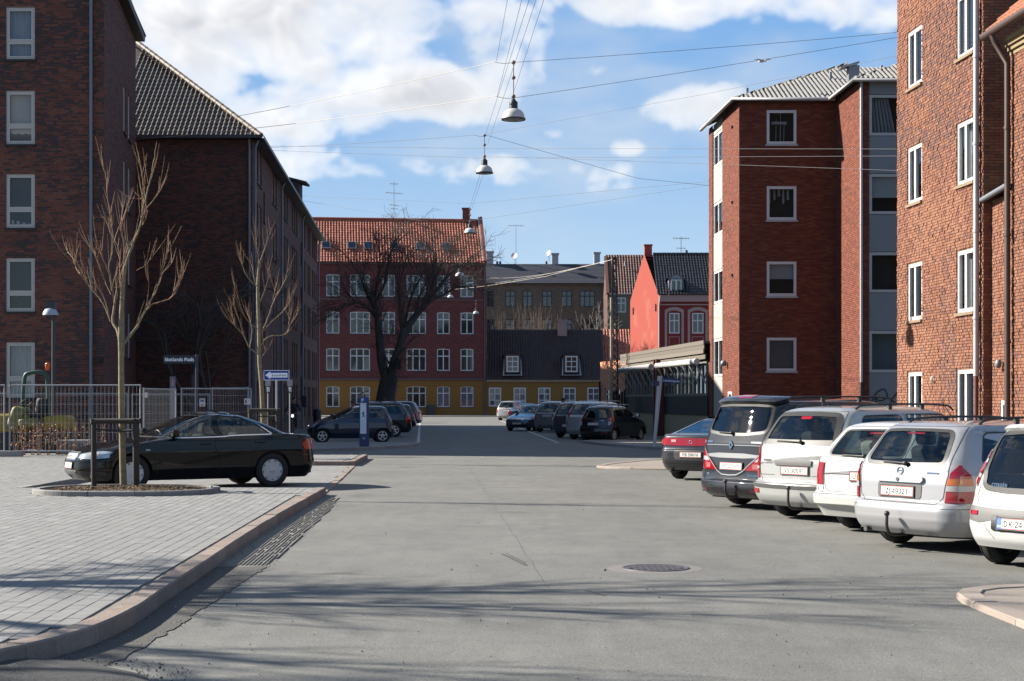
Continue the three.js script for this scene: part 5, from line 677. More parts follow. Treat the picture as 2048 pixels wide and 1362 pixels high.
const an = new MB(); for (const [u, v] of [[1266, 622], [1311, 615]]) { const Z = lerp(141, 133, (u - 1260) / 57), p = at(u, v, Z - 0.2); for (const k of [-1, 1]) an.bar(p.clone().add(V(0, -0.3, -0.12 * k)).sub(C), p.clone().add(V(0, 0.3, 0.12 * k)).sub(C), 0.07, 0.07); } an.to(bld, 'wall_anchors', darkWood);
antenna('antenna', 'thin aerial with a wide bar on the black tile ridge', at(1362, 508, 137), 1.5, [[1.35, 1.4, 6, 0.1], [0.5, 0.8, 2, 0.1]], null);
}
// ---------- trees ----------
const barkT = tex(256, 512, (x, y) => { const k = 0.42 + 0.2 * (pfbm(x * 2, y, 256, 8, 3, 4) - 0.5) + 0.1 * (hash2(x, y, 4) - 0.5); return [k, k * 0.92, k * 0.78]; }); barkT.repeat.set(3, 1.2);
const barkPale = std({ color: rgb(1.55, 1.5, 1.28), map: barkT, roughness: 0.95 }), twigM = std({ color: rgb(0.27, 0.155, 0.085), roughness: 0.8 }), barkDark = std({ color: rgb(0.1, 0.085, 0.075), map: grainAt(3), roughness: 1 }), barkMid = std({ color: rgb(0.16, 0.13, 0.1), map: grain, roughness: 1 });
function grow(b, tw, p, d, len, r, lev, r0, { gravity = 0.12, spread = 0.6, kids = 3, min = 0.006, wig = 0.22, seg = 6 } = {}) {
const n = Math.max(3, Math.round(len / 0.28)), pts = [p.clone()], dir = d.clone().normalize(), q = p.clone(), st = len / n;
for (let k = 0; k < n; k++) { dir.x += (r0() - 0.5) * wig; dir.y += (r0() - 0.5) * wig + gravity * 0.3; dir.z += (r0() - 0.5) * wig; dir.normalize(); q.addScaledVector(dir, st); pts.push(q.clone()); }
(lev <= 1 ? b : tw).tube(pts, r, Math.max(min * 0.6, r * 0.45), lev === 0 ? 8 : lev === 1 ? seg : 4, null, false);
if (r < min || len < 0.25) return;
const m = kids + Math.floor(r0() * 2);
for (let k = 0; k < m; k++) { const t = 0.25 + 0.75 * (k + r0() * 0.8) / m, i = Math.min(n - 1, Math.floor(t * n)), o = pts[i].clone().lerp(pts[Math.min(n, i + 1)], t * n - i > 1 ? 1 : clamp(t * n - i)); const ax = new V3(r0() - 0.5, r0() - 0.5, r0() - 0.5).normalize(), dd = new V3().subVectors(pts[Math.min(n, i + 1)], pts[i]).normalize().addScaledVector(ax, spread).normalize(); grow(b, tw, o, dd, len * (0.45 + 0.3 * r0()) * (1.15 - 0.45 * t), Math.max(min * 0.6, r * lerp(0.62, 0.4, t)), lev + 1, r0, { gravity, spread, kids, min, wig, seg }); }
}
// A young street tree whose limbs follow the photograph: lists of (u, v, radius) at depth Z, set apart in depth
function youngTree(name, label, base, Z, trunk, limbs, seed, rt) {
const t = thing(name, label, 'tree', base), r = rngOf(seed), S = Z / 3200, tr = new MB(), br = new MB(), tw = new MB();
const P = (u, v, dz) => at(u, v, Z).add(V(0, 0, 0)).multiplyScalar(1).add(new V3(0, 0, dz)).sub(base);
const TP = trunk.map(([u, v]) => P(u, v, 0)); tr.tube(new THREE.CatmullRomCurve3(TP).getPoints(28), rt, rt * 0.5, 12); tr.to(t, 'trunk', barkPale);
const twig = (o, d, len, rad) => { const pts = [o.clone()], q = o.clone(), dir = d.clone().normalize(); for (let k = 0; k < 5; k++) { dir.y += 0.14; dir.x += (r() - 0.5) * 0.16; dir.z += (r() - 0.5) * 0.16; dir.normalize(); q.addScaledVector(dir, len / 5); pts.push(q.clone()); } tw.tube(pts, rad, rad * 0.4, 5, null, false); for (let k = 1; k < 5; k++) if (r() < 0.6) { const c = pts[k]; tw.tube([c, c.clone().add(V((r() - 0.5) * 0.04, 0.02, (r() - 0.5) * 0.04))], rad * 0.9, rad * 0.3, 4, null, false); } };
limbs.forEach((L, li) => {
const depth = (r() - 0.5) * 1.1, n = L.pts.length, pts = L.pts.map(([u, v], k) => P(u, v, depth * Math.min(1, k / (n - 1)) * (L.d ?? 1))), c = new THREE.CatmullRomCurve3(pts, false, 'centripetal'), fine = c.getPoints(n * 5).map((p, k) => (k ? p.add(V((r() - 0.5) * 0.012, (r() - 0.5) * 0.012, (r() - 0.5) * 0.012)) : p));
(L.r > 0.02 ? br : tw).tube(fine, L.r * 0.6, Math.max(0.0035, L.r * 0.68 * (L.tip ?? 0.22)), L.r > 0.02 ? 9 : 6, null, false);
for (let k = 0; k < (L.tw ?? 3) * 2 + 2; k++) { const s = 0.3 + 0.68 * r(), o = c.getPointAt(s), d = c.getTangentAt(s).addScaledVector(new V3(r() - 0.5, r() * 0.3, r() - 0.5), 1.1); twig(o, d, (0.18 + 0.5 * r()) * (L.tl ?? 1), 0.0045 + 0.0025 * r()); }
});
br.to(t, 'branches', barkPale); tw.to(t, 'twigs', twigM); return t;
}
const treeBase = gnd(247, 977, 0.165);
youngTree('young_tree', 'young bare tree with pale trunk standing in the oval planter beside the black saloon', treeBase, -treeBase.z, [[247, 979], [245, 900], [243, 800], [242, 700], [241, 672], [244.5, 600], [246, 575], [250, 532]], [
{ r: 0.04, tw: 2, pts: [[250, 534], [261, 503], [272, 478], [285, 446], [289, 420], [297, 391], [308, 347], [315, 310], [319, 287]] },
{ r: 0.018, tw: 1, pts: [[288, 428], [296, 412], [312, 391], [325, 366], [331, 350]] }, { r: 0.016, tw: 1, pts: [[286, 448], [284, 405], [285, 370], [279, 335], [274.5, 317]] }, { r: 0.012, tw: 1, pts: [[287, 438], [292, 400], [286, 372], [283, 330]] }, { r: 0.014, tw: 0, pts: [[285, 450], [296, 438], [303, 425]] }, { r: 0.014, tw: 1, pts: [[289, 424], [283, 395], [270, 395]] },
{ r: 0.05, tip: 0.5, tw: 1, pts: [[240, 682], [232, 660], [221, 642], [222, 610], [224, 580]] }, { r: 0.024, tw: 3, pts: [[224, 582], [221, 552], [219, 532], [226, 505], [228, 480], [224, 440], [223, 412]] }, { r: 0.013, tw: 1, pts: [[228, 485], [236, 450], [242, 430], [250, 400], [253, 376]] }, { r: 0.012, tw: 2, pts: [[226, 470], [216, 420], [207, 390], [201, 350], [191, 324]] },
{ r: 0.022, tw: 4, pts: [[221, 643], [204, 606], [190, 590], [172, 570], [155, 540], [140, 511]] }, { r: 0.012, tw: 2, pts: [[160, 548], [148, 535], [135, 512], [121, 500]] }, { r: 0.02, tw: 3, pts: [[219, 636], [208, 590], [185, 560], [166, 545], [154, 525], [140, 512]] }, { r: 0.016, tw: 3, pts: [[222, 590], [206, 560], [190, 525], [177, 500], [158, 480]] }, { r: 0.014, tw: 2, pts: [[222, 560], [213, 530], [200, 490], [195, 470]] },
{ r: 0.02, tw: 3, pts: [[243, 600], [238, 560], [237, 520], [231, 490], [216, 465], [205, 440], [192, 425]] }, { r: 0.018, tw: 2, pts: [[246, 590], [241, 555], [246, 530], [246, 490], [240, 458], [247, 425], [252, 398]] }, { r: 0.013, tw: 1, pts: [[242, 460], [236, 430], [231, 408]] }, { r: 0.015, tw: 2, pts: [[251, 530], [251, 500], [262, 475], [269, 461]] }, { r: 0.013, tw: 1, pts: [[246, 572], [226, 575], [232, 550], [244, 528]] },
{ r: 0.05, tip: 0.45, tw: 1, pts: [[246, 690], [256, 674], [272, 652], [277, 635], [285, 621], [294, 611]] }, { r: 0.024, tw: 3, pts: [[293, 612], [313, 583], [321, 562], [330, 540], [336, 520], [346, 486]] }, { r: 0.02, tw: 2, pts: [[295, 611], [320, 604], [341, 597], [351, 580], [360, 560], [367, 545], [372, 531]] }, { r: 0.011, tw: 1, pts: [[350, 582], [357, 565], [364, 538]] }, { r: 0.014, tw: 1, pts: [[293, 610], [297, 590], [300, 570], [299, 556]] }, { r: 0.013, tw: 1, pts: [[318, 570], [324, 545], [335, 530], [340, 518]] }, { r: 0.012, tw: 1, pts: [[272, 541], [288, 533], [300, 520], [309, 508]] },
], 5, 0.062);
const treeBase2 = gnd(526, 917, HP);
youngTree('young_tree', 'young bare tree with pale trunk behind the black saloon near the blue arrow sign', treeBase2, -treeBase2.z, [[527, 918], [526, 840], [523, 770], [519, 724], [518, 661], [516, 600], [516, 560], [520, 520]], [
{ r: 0.03, tw: 3, pts: [[519, 528], [525, 505], [531, 482], [540, 452]] }, { r: 0.02, tw: 3, pts: [[516, 545], [518, 515], [515, 485], [512, 458]] }, { r: 0.03, tw: 4, pts: [[518, 710], [500, 696], [488, 671], [466, 646], [452, 632], [446, 622]] }, { r: 0.02, tw: 2, pts: [[470, 650], [462, 628], [449, 615]] }, { r: 0.026, tw: 3, pts: [[500, 697], [503, 660], [498, 640], [492, 620]] }, { r: 0.03, tw: 4, pts: [[522, 690], [532, 676], [545, 671], [569, 668], [578, 648], [588, 632], [593, 615]] }, { r: 0.016, tw: 2, pts: [[576, 655], [577, 640], [574, 628]] },
{ r: 0.03, tw: 4, pts: [[521, 668], [533, 640], [546, 600], [558, 575], [567, 552], [571, 524]] }, { r: 0.025, tw: 4, pts: [[523, 665], [540, 645], [563, 622], [572, 606], [577, 590]] }, { r: 0.025, tw: 4, pts: [[516, 575], [500, 560], [490, 545], [483, 520], [480, 505]] }, { r: 0.022, tw: 3, pts: [[518, 660], [500, 645], [491, 630], [482, 600], [475, 571]] }, { r: 0.02, tw: 3, pts: [[518, 610], [530, 585], [540, 560], [541, 530]] }, { r: 0.018, tw: 2, pts: [[517, 585], [507, 555], [502, 530], [490, 512]] }, { r: 0.018, tw: 2, pts: [[519, 720], [532, 705], [537, 692]] }, { r: 0.016, tw: 2, pts: [[487, 670], [480, 640], [470, 610], [463, 600]] }, { r: 0.016, tw: 2, pts: [[546, 600], [549, 580], [543, 560]] },
], 8, 0.07);
// planter with low stone ring, bark mulch and a frame of three stakes
{
const c = V(-6.49, 0, -27.0), pl = thing('planter', 'low oval stone-edged planter with soil round the young tree beside the saloon', 'planter', V(c.x, HP, c.z)), N = 22, mats = [0.27, 0.3, 0.25].map((k) => std({ color: rgb(k, k * 0.97, k * 0.93), map: grainAt(2), roughness: 0.9 }));
const oval = (a, k) => V(Math.sign(Math.cos(a)) * Math.pow(Math.abs(Math.cos(a)), 0.72) * 1.54 * k, 0, -Math.sign(Math.sin(a)) * Math.pow(Math.abs(Math.sin(a)), 0.85) * 1.12 * k);
for (let k = 0; k < N; k++) { const b = new MB(), sub = 4; for (let j = 0; j < sub; j++) { const a0 = (k + 0.012 + 0.976 * j / sub) / N * 6.2832, a1 = (k + 0.012 + 0.976 * (j + 1) / sub) / N * 6.2832, o0 = oval(a0, 1), o1 = oval(a1, 1), i0 = oval(a0, 0.925), i1 = oval(a1, 0.925), h = 0.085, Y = (p, y) => p.clone().setY(y); b.quad(Y(o0, -0.06), Y(o1, -0.06), Y(o1, h - 0.012), Y(o0, h - 0.012)); b.quad(Y(o0, h - 0.012), Y(o1, h - 0.012), Y(oval(a1, 0.988), h), Y(oval(a0, 0.988), h)); b.quad(Y(oval(a0, 0.988), h), Y(oval(a1, 0.988), h), Y(i1, h), Y(i0, h)); b.quad(Y(i1, h), Y(i1, -0.06), Y(i0, -0.06), Y(i0, h)); } b.to(pl, 'kerb_stone', mats[k % 3]); }
const so = new MB(), r = rngOf(4), G = []; for (let j = 0; j <= 12; j++) for (let i = 0; i <= 40; i++) { const p = oval(i / 40 * 6.2832, 0.93 * j / 12); G.push(p.setY(0.0 + 0.07 * (1 - Math.pow(j / 12, 2)) + 0.05 * (fbm(p.x * 6 + 9, p.z * 6, 3, 3) - 0.5))); } for (let j = 0; j < 12; j++) for (let i = 0; i < 40; i++) { const a = j * 41 + i; so.quad(G[a], G[a + 41], G[a + 42], G[a + 1]); } so.to(pl, 'soil', std({ color: rgb(0.1, 0.07, 0.045), map: grain, roughness: 1 }));
const ch = new MB(), m4 = new THREE.Matrix4(), bx = new MB().box(-1, -0.25, -0.4, 1, 0.25, 0.4).build(); for (let k = 0; k < 2600; k++) { const a = r() * 6.2832, q = Math.sqrt(r()) * 0.9, p = oval(a, q), s = 0.008 + 0.026 * r() * r(), kc = r(); m4.compose(V(p.x, 0.012 + 0.07 * (1 - q * q) + 0.03 * r(), p.z), new THREE.Quaternion().setFromEuler(new THREE.Euler(r() * 1.2 - 0.6, r() * 6, r() * 1.2 - 0.6)), V(s, s, s)); ch.geo(bx, m4, kc < 0.6 ? rgb(0.17, 0.11, 0.065) : kc < 0.85 ? rgb(0.27, 0.2, 0.12) : rgb(0.08, 0.055, 0.04)); } const o = ch.to(pl, 'bark_mulch', std({ vertexColors: true, roughness: 1 })); o.userData.kind = 'stuff';
}
const stakeM = std({ color: rgb(0.045, 0.038, 0.03), map: grainAt(2, 6), roughness: 0.9 });
function stakes(label, c, pts, h, r = 0.047) {
const t = thing('tree_stake_frame', label, 'tree stakes', c), top = pts.map(([x, z]) => V(x, h, z));
pts.forEach(([x, z]) => new MB().tube([V(x, -0.05, z), V(x, h, z)], r, r, 12).to(t, 'stake', stakeM));
for (let k = 0; k < 3; k++) { const a = top[k], b = top[(k + 1) % 3], d = new V3().subVectors(b, a).normalize().multiplyScalar(0.07); new MB().tube([a.clone().sub(d).setY(h + 0.01), b.clone().add(d).setY(h + 0.01)], r * 0.95, r * 0.95, 12).to(t, 'rail', stakeM); }
const st = new MB(); st.tube([V(top[0].x, h - 0.13, top[0].z), V(0, h - 0.16, 0.09), V(top[2].x, h - 0.14, top[2].z)], 0.018, 0.018, 5); st.to(t, 'strap', std({ color: grey(0.02), roughness: 0.7 })); return t;
}
stakes('dark wooden stake frame round the pale trunk in the oval planter', V(treeBase.x, HP, treeBase.z), [[-0.475, 0.12], [0.13, -0.42], [0.245, 0.17]], 1.19);
stakes('dark wooden stake frame round the second young tree, half hidden by the saloon', V(treeBase2.x, HP, treeBase2.z), [[-0.3, 0.3], [0.1, -0.4], [0.42, 0.25]], 1.28);
// the old tree before the red tenement: limbs from the photograph, the rest grown
{
const Z = 91, S = Z / 3200, base = V((768 - CU) * S, 0, -Z), t = thing('old_tree', 'big dark bare tree with forked trunk standing before the red tenement', 'tree', base), r = rngOf(31), tr = new MB(), br = new MB(), tw = new MB();
const P = (u, v, dz = 0) => at(u, v, Z).add(V(0, 0, dz)).sub(base);
tr.tube(new THREE.CatmullRomCurve3([[768, 862], [769, 830], [771, 800], [776, 770], [780, 748]].map(([u, v]) => P(u, v))).getPoints(16), [0.72, ...Array(15).fill(0).map((_, k) => lerp(0.6, 0.5, k / 14)), 0.48], 0, 14);
tr.to(t, 'trunk', barkDark);
const limbs = [
[0.36, [[772, 755], [764, 725], [761, 697], [758, 660], [757, 640]]], [0.22, [[757, 645], [751, 634], [735, 616], [712, 603], [697, 590]]], [0.2, [[758, 655], [752, 620], [750, 590], [754, 560], [757, 535], [760, 505]]], [0.17, [[752, 628], [737, 596], [726, 570], [716, 545], [700, 525]]], [0.15, [[755, 600], [768, 570], [775, 540], [780, 510], [790, 490]]],
[0.34, [[782, 752], [788, 725], [797, 700], [803, 680], [808, 655]]], [0.3, [[803, 682], [815, 655], [830, 633], [845, 615], [860, 599]]], [0.2, [[858, 602], [877, 575], [895, 553], [913, 537], [930, 528]]], [0.16, [[860, 600], [885, 590], [910, 575], [930, 572], [948, 580]]], [0.16, [[808, 655], [815, 620], [822, 590], [833, 565], [842, 545], [850, 520]]], [0.13, [[806, 665], [800, 640], [802, 610], [800, 580], [806, 550], [810, 525]]], [0.14, [[766, 700], [772, 715], [781, 726], [787, 725]]], [0.13, [[843, 617], [852, 590], [862, 566], [870, 540], [876, 515]]], [0.12, [[830, 632], [835, 600], [845, 575], [858, 550]]], [0.12, [[715, 605], [700, 608], [688, 612], [680, 620]]],
];
limbs.forEach(([rad, L], i) => { const dz = (r() - 0.5) * 3.2 * (rad < 0.28 ? 1 : 0.25), n = L.length, pts = new THREE.CatmullRomCurve3(L.map(([u, v], k) => P(u, v, dz * k / (n - 1))), false, 'centripetal').getPoints(n * 3); br.tube(pts, rad * (rad > 0.28 ? 0.78 : 0.62), rad * (rad > 0.28 ? 0.55 : 0.12), 9, null, false);
const from = rad > 0.28 ? 4 : 1; for (let k = from; k < pts.length; k += 1) { if (r() < 0.1) continue; const d = new V3().subVectors(pts[k], pts[k - 1]).normalize().addScaledVector(V((r() - 0.5), r() * 0.6 - 0.1, r() - 0.5).multiplyScalar(1.6), 0.75); grow(tw, tw, pts[k], d, (1.1 + 1.3 * r()) * (rad > 0.28 ? 0.8 : 1), Math.min(0.026, rad * 0.2), 1, r, { gravity: 0.05, spread: 1.0, kids: 4, min: 0.0095, wig: 0.34, seg: 5 }); } });
br.to(t, 'branches', barkDark); tw.to(t, 'twigs', barkDark);
const bx = new MB(); bx.box(-0.18, -0.3, -0.12, 0.18, 0.3, 0.12, null, M4(...P(797, 728, 0.45).toArray())); bx.to(t, 'nest_box', std({ color: grey(0.02), roughness: 0.9 }));
}
function bareTree(label, base, h, r, seed, { stems = 1, mat = barkDark, spread = 0.7, kids = 4, gravity = 0.25, name = 'bare_tree', cat = 'tree', group, min = 0.012, lean = 0.15, wig = 0.2 } = {}) {
const t = thing(name, label, cat, base, 0, group), q = rngOf(seed), b = new MB(), tw = new MB(); for (let k = 0; k < stems; k++) { const a = q() * 6.28, d = V(Math.cos(a) * lean * (stems > 1 ? 1.6 : 1), 1, Math.sin(a) * lean * (stems > 1 ? 1.6 : 1)); grow(b, tw, V(stems > 1 ? Math.cos(a) * 0.3 : 0, -0.1, stems > 1 ? Math.sin(a) * 0.3 : 0), d, h * (0.75 + 0.3 * q()), r, 0, q, { gravity, spread, kids, min, wig }); } b.to(t, stems > 1 ? 'stems' : 'trunk', mat); tw.to(t, 'twigs', mat); return t;
}
bareTree('dark bare tree in the shaded corner against the brick end wall, the nearer one', V(-12.4, 0, -62.5), 7.5, 0.13, 3, { spread: 0.8, gravity: 0.1 });
bareTree('dark bare tree leaning right in the shaded corner behind the mesh fence', V(-11.6, 0, -64.2), 6.2, 0.12, 14, { spread: 0.9, gravity: 0.05, lean: 0.4 });
// trees left of the camera's view, their branches shade the road in front
bareTree('bare street tree outside the frame on the left, the farther of two', V(-12.6, 0, -14.3), 7.8, 0.17, 25, { spread: 0.8, kids: 5, gravity: 0.05, min: 0.014, group: 'bare street trees left of the view' });
bareTree('bare street tree outside the frame on the left, the nearer of two', V(-14.5, 0, -12.0), 6.8, 0.16, 41, { spread: 0.72, kids: 4, gravity: 0.05, min: 0.014, group: 'bare street trees left of the view' });
// bushes and thin trees behind the low yellow house, and by the red gable
const shrubM = std({ color: rgb(0.17, 0.125, 0.1), roughness: 1 });
[[1035, 182, 9.3, 'left'], [1072, 184, 9.6, 'middle'], [1100, 181, 9.0, 'right'], [1055, 187, 9.4, 'rear'], [1008, 185, 7.6, 'far left']].forEach(([u, Z, h, w], k) => bareTree('tall many-stemmed bare shrub behind the low yellow house, the ' + w + ' one', V((u - CU) / 3200 * Z, 0, -Z), h, 0.05, 60 + k, { stems: 7, mat: shrubM, spread: 0.5, gravity: 0.3, min: 0.022, kids: 4, name: 'bare_shrub', cat: 'shrub', wig: 0.14 }));
bareTree('pale twisted bare tree between the lattice mast and the tan house', V((1203 - CU) / 3200 * 180, 0, -180), 11.5, 0.14, 71, { mat: std({ color: rgb(0.3, 0.25, 0.21), roughness: 1 }), spread: 0.8, min: 0.025, kids: 4 });
bareTree('reddish thorny shrub in front of the sunlit red gable', V((1283 - CU) / 3200 * 120, 3.0, -120), 2.6, 0.035, 72, { stems: 9, mat: std({ color: rgb(0.2, 0.06, 0.05), roughness: 1 }), spread: 0.5, min: 0.012, gravity: 0.2, name: 'bare_shrub', cat: 'shrub', wig: 0.15 });
// ---------- hanging lamps and wires ----------
const wireM = std({ color: rgb(0.09, 0.09, 0.1), roughness: 0.6 }), wireSunTint = std({ color: rgb(0.5, 0.45, 0.4), roughness: 0.6 }), lampWhite = std({ color: rgb(0.55, 0.54, 0.53), roughness: 0.45 }), lampDark = std({ color: rgb(0.025, 0.027, 0.035), roughness: 0.5 }), lensM = phy({ color: rgb(0.25, 0.25, 0.25), roughness: 0.15, ior: 1.5 });  // second wire tone is a brighter twin: sunlight on the wires put into colour
function hangingLamp(label, pos, rod) {
const t = thing('hanging_lamp', label, 'street lamp', pos, 0, 'lamps hung over the middle of the street');
new MB().lathe([[0.3, 0.03], [0.298, 0.07], [0.27, 0.17], [0.21, 0.245], [0.13, 0.285], [0.1, 0.29]], 28).to(t, 'shade', lampWhite);
new MB().lathe([[0.29, 0.0], [0.315, 0.0], [0.32, 0.035], [0.3, 0.04]], 28).to(t, 'rim', lampDark); new MB().lathe([[0, -0.02], [0.15, -0.012], [0.29, 0.012]], 24).to(t, 'lens', lensM);
new MB().lathe([[0.11, 0.285], [0.11, 0.48], [0.07, 0.5], [0.04, 0.56], [0, 0.57]], 16).to(t, 'housing', lampDark);
const b = new MB(); b.tube([V(0, 0.5, 0), V(0, 0.57 + rod, 0)], 0.014, 0.014, 6); for (const y of [0.62, 0.57 + rod * 0.55, 0.53 + rod]) b.lathe([[0, -0.06], [0.05, -0.03], [0.055, 0.02], [0.03, 0.05], [0, 0.06]], 8, M4(0, y, 0)); b.to(t, 'suspension_rod', std({ color: rgb(0.2, 0.13, 0.12), roughness: 0.6 }));
return t;
}
const lampAt = [[1027, 240, 42, 0.98], [969, 347, 58, 0.85], [940, 467, 85, 0.75], [919.5, 553, 107, 0.7], [901, 596, 150, 0.5], [952, 628, 163, 0.8]];
const which = ['nearest and largest lamp over the street, highest against the sky', 'second white lamp over the street, below the nearest one', 'white street lamp hanging in front of the red chimney', 'small white lamp before the top windows of the red tenement', 'tiny white lamp seen through the branches of the old tree', 'tiny farthest lamp at the right edge of the red tenement'];
lampAt.forEach(([u, v, Z, rod], k) => hangingLamp(which[k], at(u, v, Z), rod));
function wire(label, pts, r = 0.011, m = wireM, sag = 0) { const o = thing('overhead_wire', label, 'wire', pts[0]), P = []; for (let k = 0; k < pts.length - 1; k++) for (let j = k ? 1 : 0; j <= 10; j++) { const t = j / 10; P.push(pts[k].clone().lerp(pts[k + 1], t).add(V(0, -4 * sag * t * (1 - t), 0)).sub(pts[0])); } new MB().tube(P, r * 0.5, r * 0.5, 5, null, false).to(o, 'cable', m); return o; }
wire('upper sunlit wire from the left apartment block to the nearest lamp', [at(238, 272, 61.5), at(990, 124, 42)], 0.016, wireSunTint, 0.12); wire('lower sunlit wire from the left apartment block to the nearest lamp', [at(241, 281, 61.5), at(992, 192, 42)], 0.016, wireSunTint, 0.12);  // sunlit brightness sits in the wire colour; the right-hand runs keep the dark tone
wire('upper wire from the nearest lamp to the right brick wall', [at(990, 124, 42), at(1024, 125, 42), at(1793, 65, 40.8)], 0.012, wireM, 0.03); wire('lower wire from the nearest lamp to the right brick wall', [at(992, 192, 42), at(1026, 196, 42), at(1793, 75, 40.8)], 0.012, wireM, 0.03);
wire('wire from the long left block to the second lamp', [at(512, 296, 66.3), at(950, 270, 58), at(973, 270, 58)], 0.013, wireM, 0.05); wire('long wire from the second lamp slanting down to the stepped block', [at(972, 270, 58), at(1277, 357, 63), at(1417, 371, 65.4)], 0.014); wire('upper nearly level wire from the second lamp across the stepped block', [at(520, 292, 66.5), at(972, 297, 58), at(1793, 298, 41)], 0.011); wire('middle level wire from the second lamp across the stepped block', [at(520, 300, 66.5), at(955, 316, 58), at(1793, 312, 41)], 0.011); wire('lowest level wire from the second lamp across the stepped block', [at(972, 312, 58), at(1793, 341, 41)], 0.011);
wire('thin wire crossing the sky above the third lamp', [at(605, 392, 98), at(940, 407, 85), at(1417, 363, 65.5)], 0.013); wire('thin wire crossing the sky behind the third lamp', [at(603, 401, 98), at(840, 441, 86), at(945, 441, 85), at(1417, 370, 65.5)], 0.013); wire('faint wire crossing the sky from the far right to the second lamp', [at(972, 268, 58), at(1400, 190, 50), at(1793, 112, 41)], 0.009);
[[993, 122, 42, 1020, -30, 30], [995, 191, 42, 1051, -30, 28], [970, 272, 58, 1068, -30, 26], [975, 290, 58, 1082, -30, 25], [1029, 180, 42, 1097, -30, 27]].forEach(([u, v, Z, a, b, Z2], k) => wire(['first', 'second', 'third', 'fourth', 'fifth'][k] + ' from the left of the five wires running overhead along the street', [at(u, v, Z), at(a, b, Z2)], 0.009));
wire('left of two wires along the street between second and third lamp', [at(966, 330, 58), at(938, 420, 85)], 0.011); wire('right of two wires along the street between second and third lamp', [at(972, 330, 58), at(943, 420, 85)], 0.011); wire('wire along the street between third and fourth lamp', [at(940, 468, 85), at(919, 530, 107)], 0.012);
// lattice mast with its cables
{
const Z = 84, base = V((1229 - CU) / 3200 * Z, 0, -Z), H = 9.05, t = thing('lattice_mast', 'dark riveted lattice steel mast standing before the peach brick shed', 'mast', base), m = std({ color: rgb(0.035, 0.025, 0.028), roughness: 0.7 }), w = (y) => lerp(0.2, 0.1, y / H), b = new MB();
for (const [sx, sz] of [[1, 1], [1, -1], [-1, 1], [-1, -1]]) new MB().bar(V(sx * w(0), 0, sz * w(0)), V(sx * w(H), H, sz * w(H)), 0.055, 0.055, null, V(0, 0, 1)).to(t, 'leg', m);
for (let k = 0; k < 24; k++) { const y0 = k * H / 24, y1 = (k + 1) * H / 24; for (const s of [-1, 1]) { b.bar(V(-w(y0), y0, s * w(y0)), V(w(y1), y1, s * w(y1)), 0.03, 0.03); b.bar(V(w(y0), y0, s * w(y0)), V(-w(y1), y1, s * w(y1)), 0.03, 0.03); b.bar(V(s * w(y0), y0, -w(y0)), V(s * w(y1), y1, w(y1)), 0.03, 0.03); } } b.to(t, 'lacing', m); new MB().box(-0.12, H, -0.12, 0.12, H + 0.12, 0.12).to(t, 'cap', m);
const p2 = thing('pole', 'thin pale pole standing close beside the lattice mast', 'pole', V((1222.5 - CU) / 3200 * 83.5, 0, -83.5)); new MB().tube([V(0, 0, 0), V(0, 1.68 + 205 / 38.3, 0)], 0.07, 0.06, 8).to(p2, 'shaft', std({ color: rgb(0.4, 0.32, 0.24), roughness: 0.8 }));
const top = at(1226, 519, Z); wire('thick cable in sunlit colour sagging from the lattice mast to the far left', [top, at(1200, 525, 88), at(1090, 553, 110), at(972, 572, 130), at(880, 582, 150)], 0.026, wireSunTint); wire('upper thin cable from the lattice mast to the left', [top, at(980, 556, 135)], 0.018, wireSunTint, 0.3); wire('lower thin cable from the lattice mast to the left', [top, at(990, 566, 135)], 0.018, wireSunTint, 0.1);  // cables use the brighter wire tone, sunlight included in the colour
}
// ---------- mesh fence panels ----------
const galv = std({ color: rgb(0.33, 0.34, 0.36), metalness: 0.4, roughness: 0.5 });
function fencePanel(label, a, b, h, group) {
const L = Math.hypot(b.x - a.x, b.z - a.z), t = thing('mesh_fence', label, 'fence', V(a.x, 0, a.z), Math.atan2(-(b.z - a.z), b.x - a.x), group), y0 = HP + 0.12;
for (const x of [0.02, L - 0.02]) new MB().tube([V(x, y0 - 0.1, 0), V(x, h, 0)], 0.022, 0.022, 8).to(t, 'post', galv); for (const y of [y0 + 0.03, h - 0.03]) new MB().tube([V(0.02, y, 0), V(L - 0.02, y, 0)], 0.02, 0.02, 8).to(t, 'rail', galv);
const w = new MB(); for (let x = 0.12; x < L - 0.05; x += 0.11) w.tube([V(x, y0 + 0.03, 0), V(x, h - 0.03, 0)], 0.0028, 0.0028, 4, null, false); for (let y = y0 + 0.28; y < h; y += 0.26) w.tube([V(0.02, y, 0.004), V(L - 0.02, y, 0.004)], 0.0028, 0.0028, 4, null, false); const o = w.to(t, 'mesh_wires', galv); o.userData.kind = 'stuff'; return t;
}
